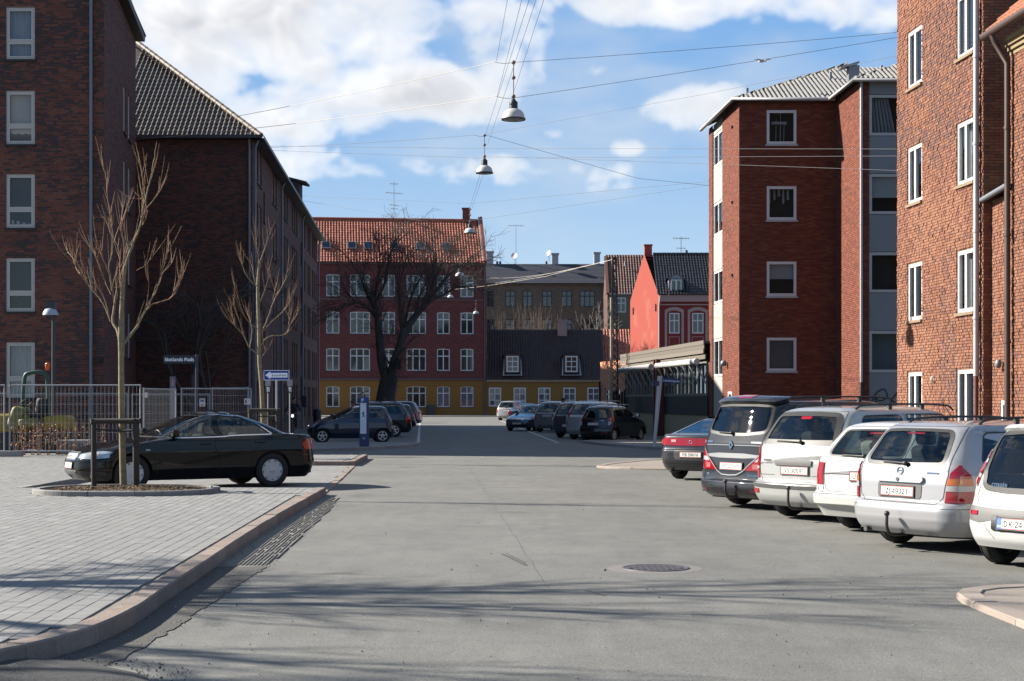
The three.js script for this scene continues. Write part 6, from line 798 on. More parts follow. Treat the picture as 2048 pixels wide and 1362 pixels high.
{
const Z = 44.2, X = (u, z = Z) => (u - CU) / 3200 * z;
fencePanel('mesh fence panel at the left edge of the frame', V(X(-240), 0, -Z), V(X(10), 0, -Z), 2.12); fencePanel('wide mesh fence panel in front of the yellow machine', V(X(18), 0, -Z), V(X(282), 0, -Z), 2.12); fencePanel('mesh fence panel turned back beside the wide one, with a white tag', V(X(287), 0, -Z), V(X(352, 47.3), 0, -47.3), 2.02); fencePanel('slightly tilted mesh fence panel behind the roof of the black saloon', V(X(362, 47.5), 0, -47.5), V(X(503, 50), 0, -50), 2.05);
fencePanel('rear mesh fence panel along the brick wall, left of the gap', V(X(-60, 51.5), 0, -51.5), V(X(256, 51.8), 0, -51.8), 1.92); fencePanel('rear mesh fence panel right of the gap behind the turned one', V(X(263, 51.8), 0, -51.8), V(X(420, 52.5), 0, -52.5), 1.9); fencePanel('rear mesh fence panel running to the right corner post', V(X(424, 52.5), 0, -52.5), V(X(497, 51), 0, -51), 2.1);
const blocks = std({ color: rgb(0.36, 0.34, 0.31), map: grain, roughness: 0.95 }); [['concrete fence foot at the joint of the two left panels', X(14)], ['concrete fence foot under the corner beside the turned panel', X(285)]].forEach(([l, x]) => { const t = thing('concrete_block', l, 'concrete block', V(x, HP, -Z)); const g = new RoundedBoxGeometry(0.66, 0.16, 0.24, 3, 0.03); g.translate(0.1, 0.08, 0); add(t, 'block', g, blocks); });
const signs = [[292, 790, 44.6, 0.1, 0.14, 'small blank white tag wired to the turned fence panel', 0.6], [404.5, 805, 48.2, 0.17, 0.24, 'small white and blue notice on the tilted fence panel', 0.55], [495, 803, 49.7, 0.2, 0.19, 'small white parking notice at the right end of the fence', 0.6]];
signs.forEach(([u, v, z, w, h, l, k], i) => { const t = thing('notice', l, 'notice', at(u, v, z)); new MB().box(-w / 2, -h / 2, 0, w / 2, h / 2, 0.008).to(t, 'plate', std({ color: grey(k), roughness: 0.6 })); if (i === 1) { new MB().box(-w / 2 + 0.03, 0.02, 0.008, w / 2 - 0.03, h / 2 - 0.03, 0.011, null, null, 'z').to(t, 'print', std({ color: rgb(0.06, 0.12, 0.3), roughness: 0.6 })); new MB().box(-w / 2 + 0.05, -h / 2 + 0.02, 0.008, w / 2 - 0.05, -h / 2 + 0.06, 0.011, null, null, 'z').to(t, 'print', std({ color: rgb(0.5, 0.08, 0.03), roughness: 0.6 })); } if (i === 2) { new MB().box(-w / 2 + 0.03, -h / 2 + 0.04, 0.008, -0.02, h / 2 - 0.04, 0.011, null, null, 'z').to(t, 'print', std({ color: rgb(0.25, 0.05, 0.12), roughness: 0.6 })); new MB().box(0.02, 0.03, 0.008, w / 2 - 0.03, h / 2 - 0.05, 0.011, null, null, 'z').to(t, 'print', std({ color: rgb(0.3, 0.1, 0.12), roughness: 0.6 })); } });
// saplings with brown leaves behind the fence
const leafM = [[0.2, 0.085, 0.035], [0.26, 0.12, 0.05], [0.15, 0.06, 0.03]], lm = std({ vertexColors: true, roughness: 0.75, side: THREE.DoubleSide });
const places = ['behind the left fence foot', 'second from the fence foot', 'below the green roll bar', 'in the middle of the row', 'right of the roll bar', 'below the yellow bonnet', 'near the grey slab', 'left of the wooden stakes', 'last before the saloon bonnet', 'half behind the pale trunk'];
[[36, 8], [51, 7], [65, 9], [79, 10], [97, 8], [116, 10], [137, 6], [150, 4], [172, 3], [205, 3]].forEach(([u, n], k) => { const z = 45.2 + (k % 3) * 0.25, t = thing('beech_sapling', 'leafy brown beech sapling behind the fence, ' + places[k], 'sapling', V(X(u, z), HP - 0.05, -z), 0, 'brown saplings behind the mesh fence'), q = rngOf(90 + k), b = new MB(), lv = new MB(); for (let s = 0; s < 3; s++) { const P = [V((q() - 0.5) * 0.1, 0, 0)]; for (let j = 1; j < 6; j++) P.push(P[j - 1].clone().add(V((q() - 0.5) * 0.1, 0.2, (q() - 0.5) * 0.1))); b.tube(P, 0.01, 0.004, 5, null, false); for (let j = 0; j < n * 5; j++) { const c = P[Math.floor(q() * 5)].clone().lerp(P[5], q() * 0.3).add(V((q() - 0.5) * 0.2, (q() - 0.5) * 0.2, (q() - 0.5) * 0.2)), a = V(q() - 0.5, q() - 0.7, q() - 0.5).normalize().multiplyScalar(0.065), d = V(q() - 0.5, q() - 0.5, q() - 0.5).normalize().multiplyScalar(0.03), C = leafM[Math.floor(q() * 3)]; lv.quad(c, c.clone().addScaledVector(a, 0.5).add(d), c.clone().add(a), c.clone().addScaledVector(a, 0.5).sub(d), rgb(...C)); } } b.to(t, 'stems', twigM); const o = lv.to(t, 'leaves', lm); o.userData.kind = 'stuff'; });
const sl = thing('grey_slab', 'low grey concrete slab lying behind the fence left of the saloon bonnet', 'slab', V(X(152, 46.5), HP - 0.02, -46.5)); new MB().box(-0.4, 0, -0.5, 0.4, 0.42, 0.5).to(sl, 'block', std({ color: rgb(0.2, 0.22, 0.24), map: grain, roughness: 0.9 }));
}
{
const Z = 47.6, S = 3200 / Z, X = (u) => (u - 70) / S, Y = (v) => EYE + (800 - v) / S, base = V((70 - CU) / S, 0, -Z), t = thing('yellow_road_roller', 'small yellow green road roller with dark green roll bar behind the mesh fence', 'road roller', base);
const green = std({ color: rgb(0.012, 0.06, 0.045), roughness: 0.5 }), yel = std({ color: rgb(0.3, 0.21, 0.012), roughness: 0.5, map: grain }), dk = std({ color: grey(0.02), roughness: 0.7 }), moss = std({ color: rgb(0.17, 0.16, 0.05), map: grain, roughness: 0.6 });
const rb = new MB(), c = new THREE.CatmullRomCurve3([[42, 905], [45, 820], [48, 765], [52, 749], [64, 745], [82, 744], [91, 748], [95, 765], [97, 830], [99, 905]].map(([u, v]) => V(X(u), Y(v), 0)), false, 'centripetal'); rb.tube(c.getPoints(50), 0.06, 0.06, 10); rb.to(t, 'roll_bar', green);
new MB().lathe([[0, -0.12], [0.05, -0.12], [0.06, -0.03], [0.075, 0.0], [0.075, 0.07], [0.04, 0.12], [0, 0.13]], 14, M4(X(95), Y(733), 0)).to(t, 'beacon', phy({ color: rgb(0.75, 0.16, 0.02), roughness: 0.2, transmission: 0.3, thickness: 0 }));
const rbx = (w, h, d, x, y, z, m, n, rot = 0) => { const g = new RoundedBoxGeometry(w, h, d, 4, Math.min(0.12, h / 3)); g.rotateZ(rot); g.translate(x, y, z); return add(t, n, g, m); };
rbx(1.3, 0.55, 1.1, X(20), Y(846), -0.1, yel, 'bonnet'); rbx(0.4, 0.75, 0.9, X(40), Y(838), 0.1, moss, 'engine_cover', -0.35); rbx(0.55, 0.28, 0.7, X(67), Y(845), 0.3, moss, 'seat_base', 0.06); rbx(0.75, 0.48, 1.0, X(115), Y(848), -0.2, yel, 'tank'); rbx(0.3, 0.5, 0.55, X(85), Y(812), 0, dk, 'seat_back', -0.15); rbx(0.45, 0.14, 0.55, X(72), Y(830), 0, dk, 'seat');
const sw = new THREE.TorusGeometry(0.19, 0.02, 8, 24); sw.rotateX(1.2); sw.rotateZ(0.5); sw.translate(X(52), Y(806), 0); add(t, 'steering_wheel', sw, dk); new MB().tube([V(X(52), Y(806), 0), V(X(44), Y(835), 0)], 0.025, 0.025, 6).to(t, 'steering_column', dk);
for (const x of [X(15), X(118)]) { const g = new THREE.CylinderGeometry(0.42, 0.42, 1.0, 28); g.rotateX(Math.PI / 2); g.translate(x, 0.42, -0.1); add(t, 'drum', g, dk); }
rbx(2.2, 0.35, 0.8, X(70), 0.62, -0.1, dk, 'chassis');
}
{
const Z = 48.5, base = V((107 - CU) / 3200 * Z, 0, -Z), t = thing('lamp_post', 'slim dark lamp post with white half-dome head at the left', 'lamp post', base), H = EYE + (800 - 627) / 3200 * Z; new MB().tube([V(0, 0, 0), V(0, 2, 0), V(0, H, 0)], [0.075, 0.06, 0.055], 0, 12).to(t, 'post', std({ color: rgb(0.035, 0.036, 0.045), roughness: 0.5 }));
new MB().lathe([[0.235, 0], [0.225, 0.07], [0.17, 0.17], [0.09, 0.225], [0, 0.24]], 26, M4(-0.09, H - 0.05, 0)).to(t, 'shade', std({ color: rgb(0.36, 0.4, 0.47), roughness: 0.4 })); new MB().lathe([[0, 0.01], [0.225, 0.005]], 26, M4(-0.09, H - 0.055, 0)).to(t, 'lens', lensM); new MB().box(-0.2, H + 0.14, -0.1, 0.06, H + 0.36, 0.1).to(t, 'housing', lampDark);
}
// ---------- signs and posts ----------
const navy = std({ color: rgb(0.012, 0.018, 0.06), roughness: 0.5 }), steel = std({ color: rgb(0.1, 0.12, 0.16), metalness: 0.3, roughness: 0.5 });
const signFace = (t, w, h, draw, z, pxw = 512) => { const g = new THREE.PlaneGeometry(w, h); g.translate(0, 0, z); return add(t, 'sign_face', g, std({ map: canvasTex(pxw, Math.round(pxw * h / w), draw), roughness: 0.5 })); };
{
const Z = 50, t = thing('street_name_sign', 'dark street name sign reading Skotlands Plads on a dark post', 'street sign', V((393.5 - CU) / 3200 * Z, 0, -Z)), S = 3200 / Z, yT = EYE + (800 - 709) / S; new MB().tube([V(0, 0, 0), V(0, yT, 0)], 0.05, 0.05, 12).to(t, 'post', std({ color: rgb(0.03, 0.035, 0.06), roughness: 0.5 }));
const w = 64 / S, h = 17 / S, p = new THREE.Group(); const b = new MB(); b.box(-w - 0.04, yT - h - 0.02, -0.02, -0.04, yT - 0.02, 0.02); const pl = b.to(t, 'sign_plate', navy); const f = signFace(pl, w - 0.02, h - 0.02, (c, W, H) => { c.fillStyle = '#10131f'; c.fillRect(0, 0, W, H); c.fillStyle = '#e8ecf2'; c.font = 'bold ' + Math.round(H * 0.6) + 'px sans-serif'; c.textAlign = 'center'; c.textBaseline = 'middle'; c.fillText('Skotlands Plads', W / 2, H * 0.52, W * 0.94); }, 0.022); f.position.set(-w / 2 - 0.04, yT - h / 2 - 0.02, 0);
}
{
const Z = 47.5, S = 3200 / Z, t = thing('one_way_sign', 'blue one-way sign with white left arrow reading Ensrettet', 'traffic sign', V((553 - CU) / S, 0, -Z)), y = EYE + (800 - 750.5) / S, w = 51 / S, h = 20 / S; new MB().tube([V(0, 0, -0.05), V(0, y + h / 2, -0.05)], 0.032, 0.032, 10).to(t, 'post', galv); new MB().box(-w / 2, y - h / 2, -0.015, w / 2, y + h / 2, 0.01).to(t, 'sign_plate', galv);
const f = signFace(t, w, h, (c, W, H) => { c.fillStyle = '#e9edf5'; c.fillRect(0, 0, W, H); c.fillStyle = '#1a2f86'; c.fillRect(W * 0.018, H * 0.05, W * 0.964, H * 0.9); c.fillStyle = '#eef1f7'; c.beginPath(); c.moveTo(W * 0.06, H * 0.5); c.lineTo(W * 0.26, H * 0.12); c.lineTo(W * 0.26, H * 0.27); c.lineTo(W * 0.93, H * 0.27); c.lineTo(W * 0.93, H * 0.73); c.lineTo(W * 0.26, H * 0.73); c.lineTo(W * 0.26, H * 0.88); c.closePath(); c.fill(); c.fillStyle = '#1b2233'; c.font = 'bold ' + Math.round(H * 0.33) + 'px sans-serif'; c.textBaseline = 'middle'; c.textAlign = 'center'; c.fillText('Ensrettet', W * 0.6, H * 0.51, W * 0.6); c.strokeStyle = '#333b55'; c.lineWidth = 3; c.beginPath(); c.arc(W * 0.17, H * 0.56, H * 0.08, 0, 4.6); c.stroke(); }, 0.013); f.position.y = y;
for (const [u, l] of [[533, 'grey signal box on a thin post left below the one-way sign'], [577, 'grey signal box on a thin post right below the one-way sign']]) { const q = thing('traffic_signal', l, 'signal', V((u - CU) / S, 0, -Z - 0.3)); new MB().tube([V(0, 0, 0), V(0, EYE + (800 - 765) / S, 0)], 0.022, 0.022, 8).to(q, 'post', galv); new MB().box(-0.07, EYE + (800 - 772) / S, -0.08, 0.07, EYE + (800 - 759) / S, 0.08).to(q, 'box', galv); const g = new RoundedBoxGeometry(0.11, 0.2, 0.12, 3, 0.03); g.translate(0.01, EYE + (800 - 779) / S, 0.03); add(q, 'head', g, lampDark); const ln = new RoundedBoxGeometry(0.07, 0.14, 0.03, 3, 0.012); ln.translate(0.03, EYE + (800 - 779) / S, 0.1); add(q, 'lens', ln, lampWhite); }
}
{ const Z = 51, t = thing('bollard', 'square purple grey post standing behind the turned fence panel', 'bollard', V((345.5 - CU) / 3200 * Z, 0, -Z)), h = EYE + (800 - 753) / 3200 * Z; const g = new RoundedBoxGeometry(0.16, h, 0.14, 2, 0.02); g.translate(0, h / 2, 0); add(t, 'body', g, std({ color: rgb(0.16, 0.14, 0.19), roughness: 0.5 })); new MB().box(0.0, h - 0.3, 0.07, 0.035, h - 0.12, 0.075).to(t, 'label', std({ color: rgb(0.4, 0.3, 0.35), roughness: 0.5 })); }
{
const p = gnd(728.5, 893, 0.1), t = thing('parking_meter', 'blue and white parking ticket machine with a solar panel on top', 'parking meter', V(p.x, 0.1, p.z), -0.12), blue = std({ color: rgb(0.018, 0.035, 0.12), roughness: 0.4 }); const g = new RoundedBoxGeometry(0.3, 1.68, 0.22, 3, 0.02); g.translate(0, 0.84, 0); add(t, 'cabinet', g, blue);
const f = signFace(t, 0.21, 1.04, (c, W, H) => { c.fillStyle = '#cfd6df'; c.fillRect(0, 0, W, H); c.fillStyle = '#7d8796'; for (let k = 0; k < 14; k++) c.fillRect(W * 0.12, H * (0.56 + k * 0.028), W * (0.5 + 0.26 * ((k * 5) % 3) / 2), 3); c.fillRect(W * 0.45, H * 0.04, W * 0.45, 5); c.fillStyle = '#15706b'; c.beginPath(); c.moveTo(W * 0.25, H * 0.36); c.lineTo(W * 0.5, H * 0.27); c.lineTo(W * 0.72, H * 0.31); c.lineTo(W * 0.6, H * 0.37); c.lineTo(W * 0.85, H * 0.47); c.lineTo(W * 0.55, H * 0.44); c.lineTo(W * 0.2, H * 0.47); c.lineTo(W * 0.42, H * 0.4); c.closePath(); c.fill(); }, 0.114, 128); f.position.set(-0.01, 0.96, 0);
const f2 = signFace(t, 0.27, 0.2, (c, W, H) => { c.fillStyle = '#16407c'; c.fillRect(0, 0, W, H); c.fillStyle = '#e6eaf0'; c.font = 'bold ' + Math.round(H * 0.8) + 'px sans-serif'; c.textBaseline = 'middle'; c.textAlign = 'center'; c.fillText('P', W * 0.36, H * 0.52); }, 0.114, 128); f2.position.set(0, 1.58, 0);
new MB().tube([V(0, 1.68, 0), V(0, 1.78, 0)], 0.03, 0.03, 8).to(t, 'stem', lampDark); new MB().box(-0.2, -0.015, -0.17, 0.2, 0.015, 0.17, null, M4(0, 1.84, 0, 0, 0.1, 0.35)).to(t, 'solar_panel', std({ color: rgb(0.015, 0.018, 0.03), roughness: 0.25 })); new MB().box(-0.03, 0.25, 0.11, 0.06, 0.31, 0.125).to(t, 'coin_slot', galv);
}
{
const b = gnd(1308.5, 893, 0.1), top = at(1320, 752, -b.z + 0.0), t = thing('leaning_street_sign', 'leaning pale pole with blue street name sign reading Lærdalsgade', 'street sign', V(b.x, 0.1, b.z)), P = top.clone().sub(t.position), paleM = std({ color: rgb(0.5, 0.46, 0.48), metalness: 0.2, roughness: 0.35 }); new MB().tube([V(0, 0, 0), P.clone().multiplyScalar(0.5), P], [0.055, 0.075, 0.095], 0, 14).to(t, 'pole', paleM);
const arm = (yaw, w, h, name, txt, y) => { const m = M4(P.x, P.y - 0.12 + y, P.z, yaw, 0, -0.06), q = new MB(); q.box(0.08, -h / 2, -0.015, 0.08 + w, h / 2, 0.015, null, m); const pl = q.to(t, name, std({ color: rgb(0.02, 0.04, 0.16), roughness: 0.5 })); if (txt) { const g = new THREE.PlaneGeometry(w - 0.02, h - 0.02); g.translate(0.08 + w / 2, 0, 0.018); const f = add(pl, 'sign_face', g, std({ map: canvasTex(512, Math.round(512 * h / w), (c, W, H) => { c.fillStyle = '#16234f'; c.fillRect(0, 0, W, H); c.fillStyle = '#c9d2e2'; c.font = 'bold ' + Math.round(H * 0.62) + 'px sans-serif'; c.textAlign = 'center'; c.textBaseline = 'middle'; c.fillText(txt, W / 2, H * 0.5, W * 0.94); }), roughness: 0.5 })); f.applyMatrix4(m); } };
arm(0.1, 0.62, 0.17, 'sign_plate', 'Lærdalsgade', -0.02); arm(Math.PI + 1.1, 0.5, 0.16, 'side_plate', null, -0.12);
}
{ const t = thing('wall_sign', 'dark blue oval sign on a bracket on the long left block', 'wall sign', at(608, 803, 88)), g = new RoundedBoxGeometry(0.28, 0.62, 0.06, 4, 0.03); add(t, 'plate', g, std({ color: rgb(0.015, 0.02, 0.05), roughness: 0.5 })); new MB().tube([V(0, 0.15, 0), V(-0.6, 0.15, 0)], 0.02, 0.02, 6).to(t, 'bracket', lampDark); }
{ const p = gnd(634.5, 843), t = thing('litter_bin', 'dark litter bin by the far end of the long left block', 'litter bin', V((634.5 - CU) / 3200 * 100, 0, -100)); new MB().lathe([[0, 0], [0.22, 0], [0.25, 0.15], [0.26, 1.0], [0.2, 1.12], [0, 1.15]], 16).to(t, 'body', lampDark); new MB().tube([V(0, 1.0, 0.1), V(0, 1.0, 0.27)], 0.08, 0.08, 8).to(t, 'opening', plainDark); }
{
const t = thing('seagull', 'white seagull gliding in the sky below the upper right wire', 'bird', at(1525, 122, 60)), w = std({ color: grey(0.55), roughness: 0.8 }), b = new MB(); b.lathe([[0, -0.2], [0.03, -0.16], [0.06, -0.02], [0.045, 0.12], [0.03, 0.17], [0, 0.21]], 10, M4(0, 0, 0, 0.9, Math.PI / 2)); b.to(t, 'body', w);
for (const s of [-1, 1]) { const q = new MB(), P = [[0, 0.02], [0.18 * s, 0.07], [0.34 * s, 0.05]]; for (let k = 0; k < 2; k++) { const [x0, y0] = P[k], [x1, y1] = P[k + 1], c0 = 0.09 - k * 0.03, c1 = 0.06 - k * 0.05; q.quad(V(x0, y0, c0), V(x1, y1, c1), V(x1, y1, -c1), V(x0, y0, -c0)); q.quad(V(x0, y0 - 0.012, -c0), V(x1, y1 - 0.012, -c1), V(x1, y1 - 0.012, c1), V(x0, y0 - 0.012, c0)); } q.to(t, 'wing', w); }
}
// ---------- cars ----------
const font = await new FontLoader().loadAsync('fonts/droid/droid_sans_bold.typeface.json');
const paint = (r, g, b, metal = 0.0, rough = 0.4, spec = 0.5, coat = 1) => phy({ color: rgb(r, g, b), metalness: metal, roughness: rough, specularIntensity: spec, clearcoat: coat, clearcoatRoughness: 0.035 });
const rubber = std({ color: grey(0.018), roughness: 0.85 }), blackTrim = std({ color: grey(0.016), roughness: 0.5 }), seamM = std({ color: grey(0.006), roughness: 0.9 }), chrome = std({ color: grey(0.75), metalness: 1, roughness: 0.12 }), alloy = std({ color: grey(0.5), metalness: 0.75, roughness: 0.35 }), hubGrey = std({ color: grey(0.42), metalness: 0.3, roughness: 0.45 });
const carGlass = phy({ color: rgb(0.62, 0.7, 0.7), transmission: 1, thickness: 0, roughness: 0.015, ior: 1.65 }), carGlassDark = phy({ color: rgb(0.012, 0.014, 0.016), roughness: 0.02, ior: 1.6 }), privacy = phy({ color: rgb(0.16, 0.18, 0.19), transmission: 1, thickness: 0, roughness: 0.015, ior: 1.65 });
const redLens = phy({ color: rgb(0.3, 0.004, 0.01), roughness: 0.12, clearcoat: 1 }), redDark = phy({ color: rgb(0.14, 0.004, 0.008), roughness: 0.15, clearcoat: 1 }), amberLens = phy({ color: rgb(0.5, 0.13, 0.01), roughness: 0.15, clearcoat: 1 }), clearLens = phy({ color: rgb(0.4, 0.38, 0.38), roughness: 0.12, clearcoat: 1 }), headLens = phy({ color: rgb(0.45, 0.5, 0.56), metalness: 0.3, roughness: 0.1, clearcoat: 1 });
const seatDark = std({ color: rgb(0.035, 0.037, 0.04), roughness: 0.9 }), seatPale = std({ color: rgb(0.3, 0.32, 0.29), roughness: 0.9 }), cabinM = std({ color: rgb(0.03, 0.03, 0.032), roughness: 0.95 });
const lin = (tab, y) => { if (y <= tab[0][0]) return tab[0][1]; for (let k = 1; k < tab.length; k++) if (y <= tab[k][0]) return lerp(tab[k - 1][1], tab[k][1], (y - tab[k - 1][0]) / (tab[k][0] - tab[k - 1][0])); return tab[tab.length - 1][1]; };
function carKeys({ L, rear, front, width, rr, rf, crown = 0.05 }) {
const ys = [...new Set([...rear, ...front, ...width].map((e) => e[0]))].sort((a, b) => a - b), keys = ys.map((y) => [y, lin(rear, y), L - lin(front, y), lin(width, y), lin(rr, y), lin(rf, y)]);
const e = keys[keys.length - 1], mid = (e[1] + e[2]) / 2;
for (const [f, c, g] of [[0.84, 0.42, 0.93], [0.6, 0.75, 0.8], [0.3, 0.95, 0.62], [0.04, 1, 0.45]]) keys.push([e[0] + crown * c, mid - (mid - e[1]) * g, mid + (e[2] - mid) * g, e[3] * f, Math.min(e[4], e[3] * f * 0.9), Math.min(e[5], e[3] * f * 0.9)]);
return keys;
}
class Surf {
constructor(K, { L, bowR = 0.05, bowF = 0.1, tr = 0.05, tf = 0.07 }) {
Object.assign(this, { K, L, bowR, bowF, tr, tf }); this.T = [0]; for (let k = 1; k < K.length; k++) this.T.push(this.T[k - 1] + Math.max(0.012, Math.hypot(K[k][0] - K[k - 1][0], 0.6 * Math.max(Math.abs(K[k][1] - K[k - 1][1]), Math.abs(K[k][2] - K[k - 1][2]), Math.abs(K[k][3] - K[k - 1][3])))));
const n = K.length, h = []; for (let k = 0; k < n - 1; k++) h.push(this.T[k + 1] - this.T[k]);
this.M = K[0].map((_, c) => { const d = []; for (let k = 0; k < n - 1; k++) d.push((K[k + 1][c] - K[k][c]) / h[k]); const m = [d[0]]; for (let k = 1; k < n - 1; k++) m.push(d[k - 1] * d[k] <= 0 ? 0 : 3 * (h[k - 1] + h[k]) / ((2 * h[k] + h[k - 1]) / d[k - 1] + (h[k] + 2 * h[k - 1]) / d[k])); m.push(d[n - 2]); return m; });
this.Tmax = this.T[n - 1]; const k = this.at(this.tOf(0.7)); this.len = [k[3] - k[4], k[4] * 1.57, k[2] - k[5] - k[1] - k[4], k[5] * 1.57, k[3] - k[5]]; this.cum = [0]; this.len.forEach((l) => this.cum.push(this.cum[this.cum.length - 1] + l));
}
at(t) { const T = this.T; t = clamp(t, 0, this.Tmax); let k = 0; while (k < T.length - 2 && t > T[k + 1]) k++; const h = T[k + 1] - T[k], s = (t - T[k]) / h, s2 = s * s, s3 = s2 * s; return this.K[0].map((_, c) => (2 * s3 - 3 * s2 + 1) * this.K[k][c] + (s3 - 2 * s2 + s) * h * this.M[c][k] + (-2 * s3 + 3 * s2) * this.K[k + 1][c] + (s3 - s2) * h * this.M[c][k + 1]); }
tOf(y) { let a = 0, b = this.Tmax; if (y <= this.K[0][0]) return 0; for (let i = 0; i < 40; i++) { const m = (a + b) / 2; this.at(m)[0] < y ? (a = m) : (b = m); } return (a + b) / 2; }
taper(a) { const m = this.L / 2, d = (a - m) / m; return 1 - (d < 0 ? this.tr : this.tf) * Math.pow(Math.abs(d), 2.6); }
U(q) { const s = Math.sign(q), a = Math.min(4.9999, Math.abs(q)), k = Math.floor(a); return s * (this.cum[k] + (a - k) * this.len[k]); }
Q(u) { const s = Math.sign(u), a = Math.abs(u); let k = 0; while (k < 4 && a > this.cum[k + 1]) k++; return s * (k + (a - this.cum[k]) / this.len[k]); }
P(q, t) {
const [y, ar, af, w, rr, rf] = this.at(t), s = q < 0 ? 1 : -1, c = Math.min(5, Math.abs(q)), k = Math.min(4, Math.floor(c)), f = c - k, bow = (x, B) => B * (x / w) * (x / w); let x, a;
if (k === 0) { x = f * (w - rr); a = ar + bow(x, this.bowR); } else if (k === 1) { const th = f * Math.PI / 2; x = w - rr + rr * Math.sin(th); a = ar + bow(x, this.bowR) + rr * (1 - Math.cos(th)); } else if (k === 2) { x = w; a = lerp(ar + rr + this.bowR, af - rf - this.bowF, f); } else if (k === 3) { const th = (1 - f) * Math.PI / 2; x = w - rf + rf * Math.sin(th); a = af - bow(x, this.bowF) - rf * (1 - Math.cos(th)); } else { x = (1 - f) * (w - rf); a = af - bow(x, this.bowF); }
return V(s * x * this.taper(a), y, a - this.L / 2);
}
N(q, t) { const u = this.U(q), e = 0.004, a = this.P(this.Q(u - e), t), b = this.P(this.Q(u + e), t), c = this.P(q, Math.max(0, t - e)), d = this.P(q, Math.min(this.Tmax, t + e)); const n = b.sub(a).cross(d.sub(c)); return n.lengthSq() > 1e-14 ? n.normalize() : V(0, 1, 0); }
side(a, y, sg = 1) { const t = this.tOf(y), [, ar, af, , rr, rf] = this.at(t), A0 = ar + rr + this.bowR, A1 = af - rf - this.bowF; let q; if (a < A0) q = 1 + Math.acos(clamp(1 - (a - ar - this.bowR) / rr, 0, 1)) / (Math.PI / 2); else if (a > A1) q = 4 - Math.acos(clamp(1 - (af - this.bowF - a) / rf, 0, 1)) / (Math.PI / 2); else q = 2 + (a - A0) / (A1 - A0); return [sg * q, t]; }
rear(x, y) { const t = this.tOf(y), [, ar, , w, rr] = this.at(t), X = Math.abs(x) / this.taper(ar + 0.05), q = X <= w - rr ? X / (w - rr) : 1 + Math.asin(clamp((X - (w - rr)) / rr, 0, 1)) / (Math.PI / 2); return [Math.sign(x) * q, t]; }
front(x, y) { const t = this.tOf(y), [, , af, w, , rf] = this.at(t), X = Math.abs(x) / this.taper(af - 0.05), q = X <= w - rf ? 5 - X / (w - rf) : 4 - Math.asin(clamp((X - (w - rf)) / rf, 0, 1)) / (Math.PI / 2); return [(Math.sign(x) || 1) * q, t]; }
// patch of the surface inside an outline of (q, t) points
patch(outer, holes = [], { max = 0.07, off = 0, skirt = 0 } = {}) {
const to = (p) => new THREE.Vector2(this.U(p[0]), p[1]); let O = outer.map(to); if (THREE.ShapeUtils.area(O) < 0) O.reverse(); const Hs = holes.map((h) => { const a = h.map(to); if (THREE.ShapeUtils.area(a) > 0) a.reverse(); return a; });
let polys = THREE.ShapeUtils.triangulateShape(O, Hs).map((t) => t.map((k) => { const l = [...O, ...Hs.flat()]; return [l[k].x, l[k].y]; }));
const cut = (list, ax, step) => list.flatMap((poly) => { const out = []; let cur = poly; const lo = Math.min(...poly.map((p) => p[ax])), hi = Math.max(...poly.map((p) => p[ax])); for (let g = Math.floor(lo / step) + 1; g * step < hi - 1e-6; g++) { const c = g * step, A = [], B = []; for (let k = 0; k < cur.length; k++) { const p = cur[k], q = cur[(k + 1) % cur.length]; if (p[ax] <= c) A.push(p); if (p[ax] >= c) B.push(p); if ((p[ax] - c) * (q[ax] - c) < 0) { const t = (c - p[ax]) / (q[ax] - p[ax]), m = [lerp(p[0], q[0], t), lerp(p[1], q[1], t)]; m[ax] = c; A.push(m); B.push(m); } } if (A.length > 2) out.push(A); cur = B; if (cur.length < 3) break; } if (cur.length > 2) out.push(cur); return out; });
polys = cut(cut(polys, 0, max), 1, max * 0.7);
const vs = [], seen = new Map(), id = (p) => { const k = Math.round(p[0] * 2e4) + ',' + Math.round(p[1] * 2e4); let i = seen.get(k); if (i === undefined) { i = vs.length; seen.set(k, i); vs.push(p); } return i; }, tris = []; for (const p of polys) { const i = p.map(id); for (let k = 1; k < i.length - 1; k++) if (i[0] !== i[k] && i[k] !== i[k + 1] && i[0] !== i[k + 1]) tris.push([i[0], i[k], i[k + 1]]); }
const b = new MB(), vert = (x, y) => { const q = this.Q(x), n = this.N(q, y), p = this.P(q, y).addScaledVector(n, off); return [b.vert(p, n, x, y), p, n]; }; vs.forEach((v) => vert(v[0], v[1])); for (const t of tris) b.i.push(...t);
const ps = skirt ? O.flatMap((p, k) => { const q = O[(k + 1) % O.length], n = Math.max(1, Math.ceil(p.distanceTo(q) / max)); return Array.from({ length: n }, (_, j) => vert(lerp(p.x, q.x, j / n), lerp(p.y, q.y, j / n))); }) : [];
if (skirt) { const ring = (n0, len) => { for (let k = 0; k < len; k++) { const A = ps[n0 + k], B = ps[n0 + (k + 1) % len], a = A[1], c = B[1], d = c.clone().addScaledVector(B[2], -skirt), e = a.clone().addScaledVector(A[2], -skirt); b.quad(a, e, d, c); } }; ring(0, ps.length); }
return b.build();
}
